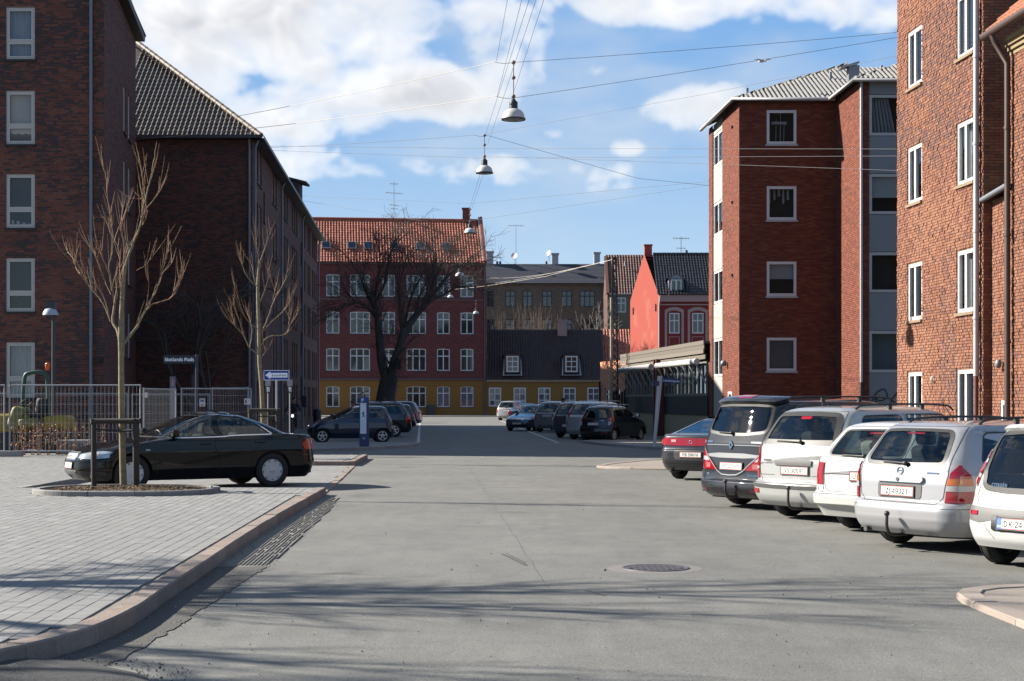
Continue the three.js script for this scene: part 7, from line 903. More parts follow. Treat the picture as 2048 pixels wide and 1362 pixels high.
strip(path, w, off = 0.0015, closed = false) {
const b = new MB(), pts = []; const n = path.length, m = closed ? n : n - 1; for (let k = 0; k < m; k++) { const A = path[k], B = path[(k + 1) % n], ua = this.U(A[0]), ub = this.U(B[0]), c = Math.max(1, Math.ceil(Math.hypot(ub - ua, B[1] - A[1]) / 0.05)); for (let j = 0; j < c; j++) pts.push([this.Q(lerp(ua, ub, j / c)), lerp(A[1], B[1], j / c)]); } if (!closed) pts.push(path[n - 1]);
const R = pts.map(([q, t]) => ({ p: this.P(q, t), n: this.N(q, t) })), N = R.length, S = R.map((r, k) => { const a = R[closed ? (k - 1 + N) % N : Math.max(0, k - 1)].p, c = R[closed ? (k + 1) % N : Math.min(N - 1, k + 1)].p; return new V3().subVectors(c, a).cross(r.n).normalize(); }), idx = R.map((r, k) => [b.vert(r.p.clone().addScaledVector(r.n, off).addScaledVector(S[k], w / 2), r.n, 0, 0), b.vert(r.p.clone().addScaledVector(r.n, off).addScaledVector(S[k], -w / 2), r.n, 1, 0)]);
for (let k = 0; k < (closed ? N : N - 1); k++) { const [a, c] = idx[k], [d, e] = idx[(k + 1) % N]; b.i.push(a, d, e, a, e, c); } return b.build();
}
frame(q, t, off = 0) { const n = this.N(q, t), p = this.P(q, t).addScaledVector(n, off), u = this.U(q), x = this.P(this.Q(u + 0.01), t).sub(this.P(this.Q(u - 0.01), t)).normalize(), y = new V3().crossVectors(n, x).normalize(); return new THREE.Matrix4().makeBasis(x, y, n).setPosition(p); }
}
const roundPoly = (pts, r, n = 4) => pts.flatMap((p, k) => { const a = pts[(k - 1 + pts.length) % pts.length], c = pts[(k + 1) % pts.length], R = typeof r === 'number' ? r : r[k]; if (!R) return [p]; const da = Math.hypot(a[0] - p[0], a[1] - p[1]), dc = Math.hypot(c[0] - p[0], c[1] - p[1]), ra = Math.min(R, da * 0.48), rc = Math.min(R, dc * 0.48), A = [p[0] + (a[0] - p[0]) * ra / da, p[1] + (a[1] - p[1]) * ra / da], C = [p[0] + (c[0] - p[0]) * rc / dc, p[1] + (c[1] - p[1]) * rc / dc]; return Array.from({ length: n + 1 }, (_, j) => { const t = j / n, u = 1 - t; return [u * u * A[0] + 2 * u * t * p[0] + t * t * C[0], u * u * A[1] + 2 * u * t * p[1] + t * t * C[1]]; }); });
const mirrorX = (pts) => [...pts, ...pts.slice().reverse().map(([x, y]) => [-x, y])];
function plateTex(txt, eu) { return canvasTex(512, 112, (c, W, H) => { c.fillStyle = '#c9c8c3'; c.fillRect(0, 0, W, H); c.strokeStyle = '#a83a34'; c.lineWidth = 8; c.strokeRect(5, 5, W - 10, H - 10); if (eu) { c.fillStyle = '#2a5fb0'; c.fillRect(0, 0, 58, H); c.fillStyle = '#dfe8f5'; c.font = 'bold 34px sans-serif'; c.textAlign = 'center'; c.fillText('DK', 29, 96); c.strokeStyle = '#e6d35a'; c.lineWidth = 3; c.setLineDash([4, 6]); c.beginPath(); c.arc(29, 36, 16, 0, 7); c.stroke(); c.setLineDash([]); } c.fillStyle = '#060607'; c.font = 'bold 92px sans-serif'; c.textAlign = 'center'; c.textBaseline = 'middle'; c.fillText(txt, W / 2 + (eu ? 26 : 0), H * 0.53, W * (eu ? 0.8 : 0.9)); }); }
function textOn(parent, S, str, size, qt, mat = chrome, depth = 0.004) { const g = new TextGeometry(str, { font, size, depth, curveSegments: 4 }); g.computeBoundingBox(); g.translate(-(g.boundingBox.max.x + g.boundingBox.min.x) / 2, -size / 2, 0); g.applyMatrix4(S.frame(qt[0], qt[1], 0.002)); return add(parent, 'lettering', g, mat); }
const wheelCache = new Map();
function wheel(parent, x, a, L, { R = 0.31, W = 0.2, rim = 0.2, style = 'spoke', mat = alloy, steer = 0 }) {
const key = [R, W, rim, style].join(), sg = Math.sign(x); if (!wheelCache.has(key)) {
const t = new MB(); t.lathe([[rim, -W / 2 + 0.02], [rim + 0.02, -W / 2], [R - 0.045, -W / 2 - 0.004], [R - 0.012, -W / 2 + 0.018], [R, -W / 2 + 0.04], [R + 0.001, -0.05], [R - 0.008, -0.045], [R - 0.008, -0.035], [R + 0.001, -0.03], [R + 0.001, 0.03], [R - 0.008, 0.035], [R - 0.008, 0.045], [R + 0.001, 0.05], [R, W / 2 - 0.04], [R - 0.012, W / 2 - 0.018], [R - 0.045, W / 2 + 0.004], [rim + 0.02, W / 2], [rim, W / 2 - 0.02]].map(([r, y]) => [r, y]), 48);
const s = new THREE.Shape(); s.absarc(0, 0, rim + 0.008, 0, Math.PI * 2); const hole = (pts) => s.holes.push(new THREE.Path(pts.map(([px, py]) => new THREE.Vector2(px, py))));
if (style === 'cap') for (let k = 0; k < 9; k++) { const c = k / 9 * 6.2832, h = 0.12, r0 = rim * 0.8, r1 = rim * 0.93; hole([[r0, c - h], [r1, c - h * 0.9], [r1, c + h * 0.9], [r0, c + h]].map(([r, q]) => [r * Math.cos(q), r * Math.sin(q)])); } else for (let k = 0; k < 5; k++) { const c = k / 5 * 6.2832, r0 = rim * 0.36, r1 = rim * 0.86; hole([[r0, c - 0.34], [r1, c - 0.42], [r1, c], [r1, c + 0.42], [r0, c + 0.34]].map(([r, q]) => [r * Math.cos(q), r * Math.sin(q)])); }
const d = new THREE.ExtrudeGeometry(s, { depth: 0.012, bevelEnabled: true, bevelSize: 0.004, bevelThickness: 0.006, bevelSegments: 2, curveSegments: 40 }); d.rotateX(-Math.PI / 2); const rm = new MB(); rm.geo(d, M4(0, W / 2 - 0.045, 0)); rm.lathe([[rim - 0.004, -W / 2 + 0.03], [rim - 0.02, 0], [rim - 0.004, W / 2 - 0.02]], 40); rm.lathe([[0.0, W / 2 - 0.012], [0.045, W / 2 - 0.014], [0.06, W / 2 - 0.028]], 20); const dk = new MB(); dk.lathe([[0, -0.02], [rim - 0.01, -0.02]], 30); dk.lathe([[rim - 0.01, -0.03], [0, -0.03]], 30);
wheelCache.set(key, [t.build(), rm.build(), dk.build()]); }
const [tg, rg, dg] = wheelCache.get(key), w = add(parent, 'wheel', tg, rubber); w.position.set(x, R, a - L / 2); w.rotation.set(0, steer, sg > 0 ? -Math.PI / 2 : Math.PI / 2); add(w, 'rim', rg, mat); add(w, 'brake_disc', dg, seamM); return w;
}
function seat(parent, x, a, L, y, m, head = true) { const g = new RoundedBoxGeometry(0.5, 0.62, 0.15, 4, 0.06), b = new MB(); b.geo(g, M4(x, y + 0.42, a - L / 2 - 0.12, 0, -0.22)); b.geo(new RoundedBoxGeometry(0.5, 0.16, 0.5, 4, 0.06), M4(x, y + 0.08, a - L / 2 + 0.15, 0, -0.08)); b.to(parent, 'seat', m); if (head) { const h = new MB(); h.geo(new RoundedBoxGeometry(0.27, 0.19, 0.11, 4, 0.05), M4(x, y + 0.83, a - L / 2 - 0.23, 0, -0.15)); h.tube([V(x - 0.06, y + 0.7, a - L / 2 - 0.19), V(x - 0.06, y + 0.8, a - L / 2 - 0.22)], 0.008, 0.008, 5); h.tube([V(x + 0.06, y + 0.7, a - L / 2 - 0.19), V(x + 0.06, y + 0.8, a - L / 2 - 0.22)], 0.008, 0.008, 5); h.to(parent, 'headrest', seatDark); } }
// C: everything that makes one kind of car. Returns the group, set at the origin, forward = +z.
function makeCar(name, label, C) {
const L = C.L, S = new Surf(carKeys(C), C), g = thing(name, label, 'car'), max = C.max ?? 0.075, pm = C.paint, bm = C.bumperMat ?? pm; g.userData.S = undefined;
const [A0, A1] = C.axles, R = C.arch ?? 0.345, yw = C.wheelR ?? 0.31, ybR = C.ybR, ybF = C.ybF, y0 = C.rear[0][0] < 0.3 ? Math.min(...[C.rear, C.front, C.width].map((t) => t[0][0])) : 0.2;
const archAt = (A, yA, yB, n = 18) => { const f0 = Math.PI - Math.asin(clamp((yA - yw) / R, -0.95, 0.95)), f1 = Math.asin(clamp((yB - yw) / R, -0.95, 0.95)); return Array.from({ length: n + 1 }, (_, k) => { const f = lerp(f0, f1, k / n); return [A + R * Math.cos(f), Math.max(y0, yw + R * Math.sin(f))]; }); };
// body ring with openings
const right = [[0, S.tOf(ybR)], ...archAt(A0, ybR, y0 + 0.0).map(([a, y]) => S.side(a, y)), ...archAt(A1, y0, ybF).map(([a, y]) => S.side(a, y)), [5, S.tOf(ybF)]];
const ws = C.windshield, notch = ws ? [[5, S.tOf(ws.y0)], S.front(ws.x0, ws.y0), S.front((ws.x0 + ws.x1) / 2 + 0.015, (ws.y0 + ws.y1) / 2), S.front(ws.x1, ws.y1), [5, S.tOf(ws.y1)]] : [];
const topT = S.Tmax, neg = ([q, t]) => [-q, t], rightAll = [...right, ...notch, [5, topT]];
const outer = [...rightAll, ...rightAll.slice(1).reverse().map(neg)];
const rw = C.rearWindow ? mirrorX(C.rearWindow).map(([x, y]) => S.rear(x, y)) : null, sideW = C.sideWindows.map((w) => roundPoly(w.pts, w.r ?? 0.04)), holes = [...(rw ? [rw] : [])]; for (const w of sideW) for (const s of [1, -1]) holes.push(w.map(([a, y]) => S.side(a, y, s)));
const cap = (() => { const b = new MB(), n = 24; for (let k = 0; k < n; k++) { const q0 = 5 * k / n, q1 = 5 * (k + 1) / n; b.quad(S.P(q0, topT), S.P(q1, topT), S.P(-q1, topT), S.P(-q0, topT)); } for (let k = 0; k < b.n.length; k += 3) { b.n[k] = 0; b.n[k + 1] = 1; b.n[k + 2] = 0; } return b.build(); })();
const bodyB = new MB(); bodyB.geo(S.patch(outer, holes, { max })); bodyB.geo(cap); const body = bodyB.to(g, 'body', pm);
// bumpers: shells below the body at both ends
const bump = (end) => { const A = end ? A1 : A0, yb = end ? ybF : ybR, n = 12, f0 = Math.asin(clamp((yb - 0.006 - yw) / R, -0.95, 0.95)), f1 = Math.asin(clamp((y0 - yw) / R, -0.95, 0.95)), arc = Array.from({ length: n + 1 }, (_, k) => { const f = lerp(f0, f1, k / n); return S.side(A + (end ? 1 : -1) * R * Math.cos(f), Math.max(y0, yw + R * Math.sin(f))); }); const mid = end ? 5 : 0, tb = S.tOf(yb - 0.006); const half = [[mid, tb], ...arc, [mid, 0]]; if (!end) return S.patch([...half.slice(0, -1), ...half.slice(1, -1).reverse().map(neg)], [], { max, off: 0.001 }); const bb = new MB(); bb.geo(S.patch(half, [], { max, off: 0.001 })); bb.geo(S.patch(half.map(neg), [], { max, off: 0.001 })); return bb.build(); };
const rb = add(g, 'rear_bumper', bump(0), bm), fb = add(g, 'front_bumper', bump(1), bm);
// glass
const gl = C.glass ?? carGlass, seal = (pts, w = 0.022) => S.strip(pts, w, 0.002, true);
if (rw) { const o = add(g, 'rear_window', S.patch(rw, [], { max, off: -0.004 }), C.rearGlass ?? gl); add(o, 'window_seal', seal(rw, C.frit ?? 0.03), blackTrim); if (C.lettering) for (const [str, size, x, y, m] of C.lettering) textOn(o, S, str, size, S.rear(x, y), m ?? chrome); }
sideW.forEach((w, i) => { for (const s of [1, -1]) { const p = w.map(([a, y]) => S.side(a, y, s)), o = add(g, 'side_window', S.patch(p, [], { max, off: -0.004 }), C.sideWindows[i].glass ?? gl); add(o, 'window_seal', seal(p, C.sideWindows[i].seal ?? 0.018), C.sideWindows[i].trim ?? blackTrim); } });
if (ws) { const p = notch.slice(), half = (m) => S.patch(p.map(m), [], { max, off: -0.004 }), b = new MB(); b.geo(half((e) => e)); b.geo(half(neg)); const o = add(g, 'windscreen', b.build(), gl); const sl = [...p.slice(1, 4)]; const sb = new MB(); for (const m of [(e) => e, neg]) { sb.geo(S.strip([[4.999, p[0][1]], ...sl, [4.999, p[4][1]]].map(m), 0.035, 0.002)); } sb.to(o, 'window_seal', blackTrim); }
// features: lights, trims and seams
const conv = (sp, [x, y], s) => (sp === 'r' ? S.rear(s * x, y) : sp === 'f' ? S.front(s * x, y) : S.side(x, y, s));
const pathOf = (F, s) => F.pts.map((p) => conv(p[2] ?? F.at ?? 'r', p, s));
for (const F of C.features ?? []) { const sides = F.both === false ? [F.s ?? 1] : F.mid ? [0] : [1, -1]; let parent = F.of ?? g; for (const s of sides) { let pts; if (F.mid) { const r = (F.round ? roundPoly(mirrorX(F.pts), F.round) : mirrorX(F.pts)); if (F.at === 'f') { const hb = new MB(), hp = F.pts.map(([x, y]) => [x, y]); const half = [[0.0001, hp[0][1]], ...hp.filter(([x]) => x > 0.001), [0.0001, hp[hp.length - 1][1]]]; for (const sg of [1, -1]) hb.geo(S.patch(half.map(([x, y]) => S.front(sg * Math.max(x, 0.0001), y)), [], { max: Math.min(max, 0.06), off: F.off ?? 0.005, skirt: F.skirt ?? 0.012 })); hb.to(g, F.name, F.mat, F.label); continue; } pts = r.map((p) => conv(F.at ?? 'r', p, 1)); } else { const src = F.round ? roundPoly(F.pts, F.round).map((p) => [...p]) : F.pts; pts = (F.round ? { ...F, pts: src } : F, src.map((p) => conv(p[2] ?? F.at ?? 'r', p, s))); }
if (F.line) add(g, F.name ?? 'panel_gap', S.strip(pts, F.line, F.off ?? 0.0015, F.closed ?? false), F.mat ?? seamM); else add(g, F.name, S.patch(pts, [], { max: Math.min(max, 0.06), off: F.off ?? 0.005, skirt: F.skirt ?? 0.012 }), F.mat, F.label); } }
// number plates, badges
const plateAt = (txt, qt, eu, w = 0.5, h = 0.105, off = 0.012) => { const m = S.frame(qt[0], qt[1], off), o = new MB(); o.box(-w / 2 - 0.012, -h / 2 - 0.012, -0.012, w / 2 + 0.012, h / 2 + 0.012, 0, null, m); const b = o.to(g, 'number_plate', blackTrim), pg = new THREE.PlaneGeometry(w, h); pg.translate(0, 0, 0.003); const f = add(b, 'plate_face', pg, std({ map: plateTex(txt, eu), roughness: 0.45 })); f.applyMatrix4(m); };
if (C.plate) plateAt(C.plate[0], S.rear(C.plate[1] ?? 0, C.plate[2]), C.plate[3]); if (C.frontPlate) plateAt(C.frontPlate[0], S.front(0.0001, C.frontPlate[1]), false, C.frontPlate[2] ?? 0.5);
for (const B of C.badges ?? []) { if (B.text) textOn(g, S, B.text, B.size, conv(B.at ?? 'r', [B.x, B.y], 1), B.mat ?? chrome); else { const geo = B.geo(); geo.applyMatrix4(S.frame(...conv(B.at ?? 'r', [B.x, B.y], 1), 0.004)); add(g, B.name ?? 'badge', geo, B.mat ?? chrome); } }
// roof rails, antenna, mirrors, handles, wiper, tow hook, exhaust
if (C.rails) for (const s of [1, -1]) { const [a0, a1, y, h, x] = C.rails, P = [[a0, y - 0.02], [a0 + 0.09, y + h * 0.6], [a0 + 0.28, y + h], [(a0 + a1) / 2, y + h + 0.012], [a1 - 0.28, y + h], [a1 - 0.09, y + h * 0.55], [a1, y - 0.03]].map(([a, yy]) => V(s * x, yy, a - L / 2)), b = new MB(); b.tube(new THREE.CatmullRomCurve3(P).getPoints(40), 0.014, 0.014, 8); for (const a of [a0 + (a1 - a0) * 0.34, a0 + (a1 - a0) * 0.67]) b.box(-0.015, -0.08, -0.035, 0.015, h, 0.035, null, M4(s * x, y, a - L / 2)); b.to(g, 'roof_rail', C.railMat ?? blackTrim); }
if (C.aerial) { const [a, y, x = 0, l = 0.42, tilt = -0.9] = C.aerial; new MB().tube([V(x, y, a - L / 2), V(x, y + l * Math.cos(tilt), a - L / 2 + l * Math.sin(tilt))], 0.007, 0.003, 5).to(g, 'aerial', blackTrim); }
if (C.mirror) for (const s of [1, -1]) { const [a, y] = C.mirror, p = S.P(...S.side(a, y, -s)), b = new MB(); b.geo(new RoundedBoxGeometry(0.2, 0.15, 0.13, 4, 0.055), M4(p.x + s * 0.12, p.y + 0.06, p.z, -s * 0.12)); b.geo(new RoundedBoxGeometry(0.1, 0.05, 0.07, 2, 0.02), M4(p.x + s * 0.02, p.y + 0.015, p.z)); const o = b.to(g, 'mirror', C.mirrorMat ?? pm); const q = new MB(); q.box(-0.075, -0.05, -0.002, 0.075, 0.05, 0, null, M4(p.x + s * 0.12, p.y + 0.06, p.z - 0.068, -s * 0.12)); q.to(o, 'mirror_glass', chrome); }
for (const [a, y] of C.handles ?? []) for (const s of [1, -1]) { const gg = new RoundedBoxGeometry(0.2, 0.032, 0.03, 3, 0.013); gg.applyMatrix4(S.frame(...S.side(a, y, s), 0.014)); add(g, 'door_handle', gg, C.handleMat ?? pm); }
if (C.wiper) { const [x0, y0w, x1, y1] = C.wiper, b = new MB(), p0 = S.rear(x0, y0w), p1 = S.rear(x1, y1), A = S.P(...p0).addScaledVector(S.N(...p0), 0.03), B = S.P(...p1).addScaledVector(S.N(...p1), 0.022); b.tube([A, B], 0.012, 0.007, 6); b.geo(new THREE.SphereGeometry(0.03, 10, 8), M4(A.x, A.y, A.z)); const c = B.clone().lerp(A, 0.7), d = B.clone().add(new V3().subVectors(B, A).multiplyScalar(0.05)); b.tube([c.clone().add(V(0, -0.012, 0.006)), d.clone().add(V(0, -0.014, 0.006))], 0.008, 0.008, 5); b.to(g, 'wiper', blackTrim); }
if (C.tow) { const [x, y, h] = C.tow, z = -L / 2; const b = new MB(); b.tube(new THREE.CatmullRomCurve3([V(x, y, z + 0.45), V(x, y - 0.02, z + 0.05), V(x, y, z - 0.06), V(x, y + 0.07, z - 0.1), V(x, y + h, z - 0.1)]).getPoints(18), 0.02, 0.018, 8); b.geo(new THREE.SphereGeometry(0.032, 12, 10), M4(x, y + h + 0.02, z - 0.1)); b.to(g, 'tow_hook', std({ color: rgb(0.05, 0.035, 0.04), roughness: 0.5, metalness: 0.3 })); }
if (C.exhaust) { const [x, y] = C.exhaust; new MB().tube([V(x, y, -L / 2 + 0.5), V(x, y - 0.01, -L / 2 + 0.07)], 0.028, 0.028, 10).to(g, 'exhaust', std({ color: grey(0.12), roughness: 0.5, metalness: 0.6 })); }
// underside and cabin
const ub = new MB(), wd = C.width[0][1] ?? 0.8, flo = y0 + 0.1; ub.box(-0.56, y0 - 0.02, 0.22 - L / 2, 0.56, flo + 0.3, L / 2 - 0.22); ub.box(-wd + 0.06, y0 + 0.02, A0 + R - L / 2, wd - 0.06, flo + 0.2, A1 - R - L / 2); ub.box(-wd + 0.1, y0 + 0.06, 0.18 - L / 2, wd - 0.1, flo + 0.3, A0 - R - L / 2); ub.box(-wd + 0.1, y0 + 0.06, A1 + R - L / 2, wd - 0.1, flo + 0.3, L / 2 - 0.2); for (const A of [A0, A1]) for (const sg of [1, -1]) for (let k = 0; k < 14; k++) { const f0 = (k / 14 * 1.1 - 0.05) * Math.PI, f1 = ((k + 1) / 14 * 1.1 - 0.05) * Math.PI, rr = R + 0.012, x0 = sg * 0.42, x1 = sg * ((C.track ?? 0.74) + 0.03), P = (x, f) => V(x, Math.max(y0 + 0.03, yw + rr * Math.sin(f)), A - L / 2 + rr * Math.cos(f)); ub.quad(P(x0, f0), P(x1, f0), P(x1, f1), P(x0, f1)); } ub.to(g, 'underside', C.underMat ?? cabinM);
if (!C.plainCabin) { const cb = new MB(), belt = C.belt ?? 0.9, a0 = C.cabin[0], a1 = Math.min(C.cabin[1], L - lin(C.front, belt) - 0.16), cw = lin(C.width, belt) - 0.1; cb.quad(V(-cw, 0.42, a0 - L / 2), V(-cw, 0.42, a1 - L / 2), V(cw, 0.42, a1 - L / 2), V(cw, 0.42, a0 - L / 2)); for (const s of [1, -1]) { cb.box(s * cw - 0.015, 0.42, a0 - L / 2, s * cw + 0.015, belt - 0.04, a1 - L / 2); } cb.box(-cw, 0.5, a1 - L / 2 - 0.4, cw, belt - 0.06, a1 - L / 2); if (C.parcel) cb.box(-cw, belt - 0.07, a0 - L / 2 - 0.1, cw, belt - 0.05, a0 - L / 2 + C.parcel); cb.to(g, 'cabin_lining', C.cabinMat ?? cabinM); for (const s of [1, -1]) seat(g, s * 0.37, C.seats[1], L, C.seatY ?? 0.42, C.seatMat ?? seatDark); for (const x of [-0.42, 0, 0.42]) seat(g, x, C.seats[0], L, C.seatY ?? 0.42, C.seatMat ?? seatDark, x !== 0); const swg = new THREE.TorusGeometry(0.18, 0.014, 6, 24); swg.rotateX(0.45); swg.translate(0.37, belt - 0.02, C.seats[1] + 0.55 - L / 2); add(g, 'steering_wheel', swg, blackTrim); }
for (const [A, st] of [[A0, 0], [A1, C.steer ?? 0]]) for (const s of [1, -1]) wheel(g, s * ((C.track ?? 0.74)), A, L, { R: yw, W: C.tyreW ?? 0.19, rim: C.rim ?? 0.2, style: C.wheelStyle, mat: C.wheelMat ?? alloy, steer: st });
g.userData.L = undefined; delete g.userData.L; delete g.userData.S; return g;
}
// put a car so that its local ground point (x, a) falls on pixel (u, v) at ground height h; heading in degrees right of straight away
function park(g, C, [x, a], u, v, hd, h = 0) { const P = gnd(u, v, h), th = Math.PI - hd * Math.PI / 180; g.rotation.y = th; const l = V(x, 0, a - C.L / 2 * g.scale.x).applyAxisAngle(V(0, 1, 0), th); g.position.set(P.x - l.x, h, P.z - l.z); return g; }
const gap = (pts, at, extra = {}) => ({ pts, at, line: 0.007, name: 'panel_gap', ...extra });
const gapMid = (pts, extra = {}) => ({ pts: mirrorX(pts), at: 'r', line: 0.008, both: false, closed: true, name: 'panel_gap', ...extra });
const ring = (r, t) => () => new THREE.TorusGeometry(r, t, 8, 26), silver = () => paint(0.37, 0.37, 0.385, 0.35, 0.38), white = () => paint(0.5, 0.5, 0.49, 0, 0.4);
const tailGap = (pts) => gapMid(pts);
// ----- silver estate, nearest whole car on the right
{
const C = { L: 4.29, bowR: 0.07, bowF: 0.12, tr: 0.035, tf: 0.07, paint: silver(), axles: [0.8, 3.42], wheelR: 0.305, arch: 0.35, ybR: 0.5, ybF: 0.5, track: 0.735, max: 0.04,
rear: [[0.19, 0.14], [0.26, 0.05], [0.36, 0.01], [0.46, 0.005], [0.53, 0.03], [0.57, 0.075], [0.75, 0.085], [0.93, 0.11], [1.02, 0.15], [1.2, 0.27], [1.36, 0.4], [1.40, 0.48]], front: [[0.19, 0.15], [0.4, 0.01], [0.55, 0.02], [0.7, 0.12], [0.8, 0.4], [0.9, 0.95], [0.95, 1.25], [1.15, 1.6], [1.36, 2.05], [1.4, 2.2]], width: [[0.19, 0.8], [0.35, 0.845], [0.6, 0.855], [0.85, 0.845], [0.95, 0.81], [1.2, 0.7], [1.36, 0.625], [1.40, 0.58]], rr: [[0.19, 0.24], [0.5, 0.22], [0.95, 0.17], [1.4, 0.14]], rf: [[0.2, 0.35], [1.0, 0.3], [1.4, 0.2]], crown: 0.045,
windshield: { y0: 0.96, x0: 0.62, y1: 1.35, x1: 0.5 }, rearWindow: roundPoly([[0.2, 0.965], [0.6, 0.975], [0.515, 1.335], [0.2, 1.345]], [0, 0.09, 0.08, 0]), frit: 0.05,
sideWindows: [{ pts: [[0.55, 0.985], [1.42, 0.97], [1.42, 1.325], [0.72, 1.315]], r: 0.07 }, { pts: [[1.55, 0.97], [2.25, 0.965], [2.25, 1.33], [1.55, 1.33]] }, { pts: [[2.33, 0.965], [3.05, 0.955], [2.62, 1.27], [2.33, 1.33]] }],
cabin: [0.5, 3.3], belt: 0.95, seats: [1.15, 2.05], seatMat: seatDark, rails: [0.75, 2.55, 1.415, 0.055, 0.54], wiper: [0.08, 0.965, -0.27, 0.985], tow: [0.0, 0.2, 0.2], aerial: [0.95, 1.43, 0, 0.3, -0.7], plate: ['ZJ 49321', -0.02, 0.665], handles: [[1.75, 0.86], [2.7, 0.85]], mirror: [3.0, 0.97], wheelStyle: 'cap', wheelMat: hubGrey, exhaust: [0.52, 0.22],
features: [gap([[1.5, 0.3], [1.48, 0.9], [1.5, 1.35]], 's'), gap([[2.29, 0.28], [2.29, 0.95], [2.29, 1.36]], 's'), gap([[3.1, 0.3], [3.15, 0.95]], 's'), tailGap([[0.55, 0.545], [0.63, 0.62], [0.665, 0.95], [0.575, 1.385]]),
{ name: 'handle_bar', mat: silver(), mid: true, pts: [[0.33, 0.765], [0.36, 0.79], [0.35, 0.83], [0.33, 0.835]], off: 0.03, skirt: 0.03 }, { name: 'plate_recess', mat: std({ color: grey(0.1), roughness: 0.5 }), mid: true, pts: [[0.31, 0.59], [0.33, 0.62], [0.335, 0.73], [0.325, 0.755]], off: 0.006, skirt: 0.004 },
{ name: 'tail_light', mat: redLens, pts: [[0.655, 0.56], [0.665, 0.7], [0.69, 0.88], [0.735, 0.965], [0.27, 0.965, 's'], [0.335, 0.85, 's'], [0.36, 0.7, 's'], [0.36, 0.56, 's']], off: 0.016, skirt: 0.02 }, { name: 'indicator_lens', mat: amberLens, pts: [[0.668, 0.755], [0.685, 0.825], [0.335, 0.825, 's'], [0.345, 0.755, 's']], off: 0.02, skirt: 0.006 }, { name: 'reversing_lens', mat: clearLens, pts: [[0.66, 0.69], [0.668, 0.75], [0.345, 0.75, 's'], [0.35, 0.69, 's']], off: 0.02, skirt: 0.006 },
{ name: 'fuel_flap', mat: seamM, line: 0.008, closed: true, both: false, s: 1, at: 's', pts: Array.from({ length: 22 }, (_, k) => [0.82 + 0.1 * Math.cos(k / 22 * 6.2832), 0.79 + 0.095 * Math.sin(k / 22 * 6.2832)]) }, gap([[0.37, 0.545], [0.47, 0.545]], 's'), { name: 'brake_light', mat: redDark, mid: true, pts: [[0.13, 1.3], [0.13, 1.318]], off: 0.0, skirt: 0 }],
badges: [{ x: 0, y: 0.895, geo: ring(0.042, 0.007) }, { x: 0, y: 0.895, geo: () => new THREE.BoxGeometry(0.1, 0.009, 0.006) }, { x: 0.47, y: 0.88, geo: () => new THREE.BoxGeometry(0.16, 0.016, 0.004), mat: chrome, name: 'badge_strip' }, { x: 0, y: 0.795, geo: () => new THREE.CylinderGeometry(0.022, 0.022, 0.07, 12).rotateX(Math.PI / 2), mat: blackTrim, name: 'lock' }] };
park(makeCar('silver_estate', 'silver estate car with black roof rails and tow hook, plate ZJ 49321', C), C, [0.735, 0.8], 1797, 1085, 59);
}
// ----- white mini hatch cut by the right edge
const miniC = (o) => ({ L: 3.44, bowR: 0.1, bowF: 0.16, tr: 0.06, tf: 0.1, axles: [0.52, 2.86], wheelR: 0.285, arch: 0.315, ybR: 0.55, ybF: 0.5, track: 0.62, tyreW: 0.17, rim: 0.185, rear: [[0.21, 0.08], [0.3, 0.02], [0.42, 0.0], [0.55, 0.02], [0.68, 0.07], [0.85, 0.1], [0.95, 0.13], [1.2, 0.24], [1.36, 0.33], [1.41, 0.4]], front: [[0.21, 0.14], [0.4, 0.01], [0.55, 0.02], [0.7, 0.12], [0.82, 0.35], [0.92, 0.7], [0.98, 0.95], [1.15, 1.2], [1.36, 1.6], [1.41, 1.75]], width: [[0.21, 0.76], [0.4, 0.805], [0.6, 0.81], [0.8, 0.795], [0.97, 0.75], [1.2, 0.66], [1.36, 0.575], [1.41, 0.53]], rr: [[0.21, 0.2], [0.6, 0.2], [1.0, 0.2], [1.41, 0.18]], rf: [[0.2, 0.4], [1.0, 0.35], [1.41, 0.2]], crown: 0.055, windshield: { y0: 0.99, x0: 0.6, y1: 1.36, x1: 0.47 }, rearWindow: roundPoly([[0.2, 0.78], [0.53, 0.8], [0.5, 1.34], [0.2, 1.36]], [0, 0.1, 0.09, 0]), frit: 0.06, sideWindows: [{ pts: [[0.5, 1.05], [1.3, 0.98], [1.3, 1.345], [0.72, 1.33]], r: 0.08 }, { pts: [[1.38, 0.98], [2.5, 0.975], [2.05, 1.24], [1.75, 1.345], [1.38, 1.35]] }], cabin: [0.45, 2.65], belt: 0.95, seats: [0.85, 1.65], wheelStyle: 'cap', wheelMat: hubGrey, mirror: [2.35, 1.0], handles: [[1.55, 0.86]], ...o });
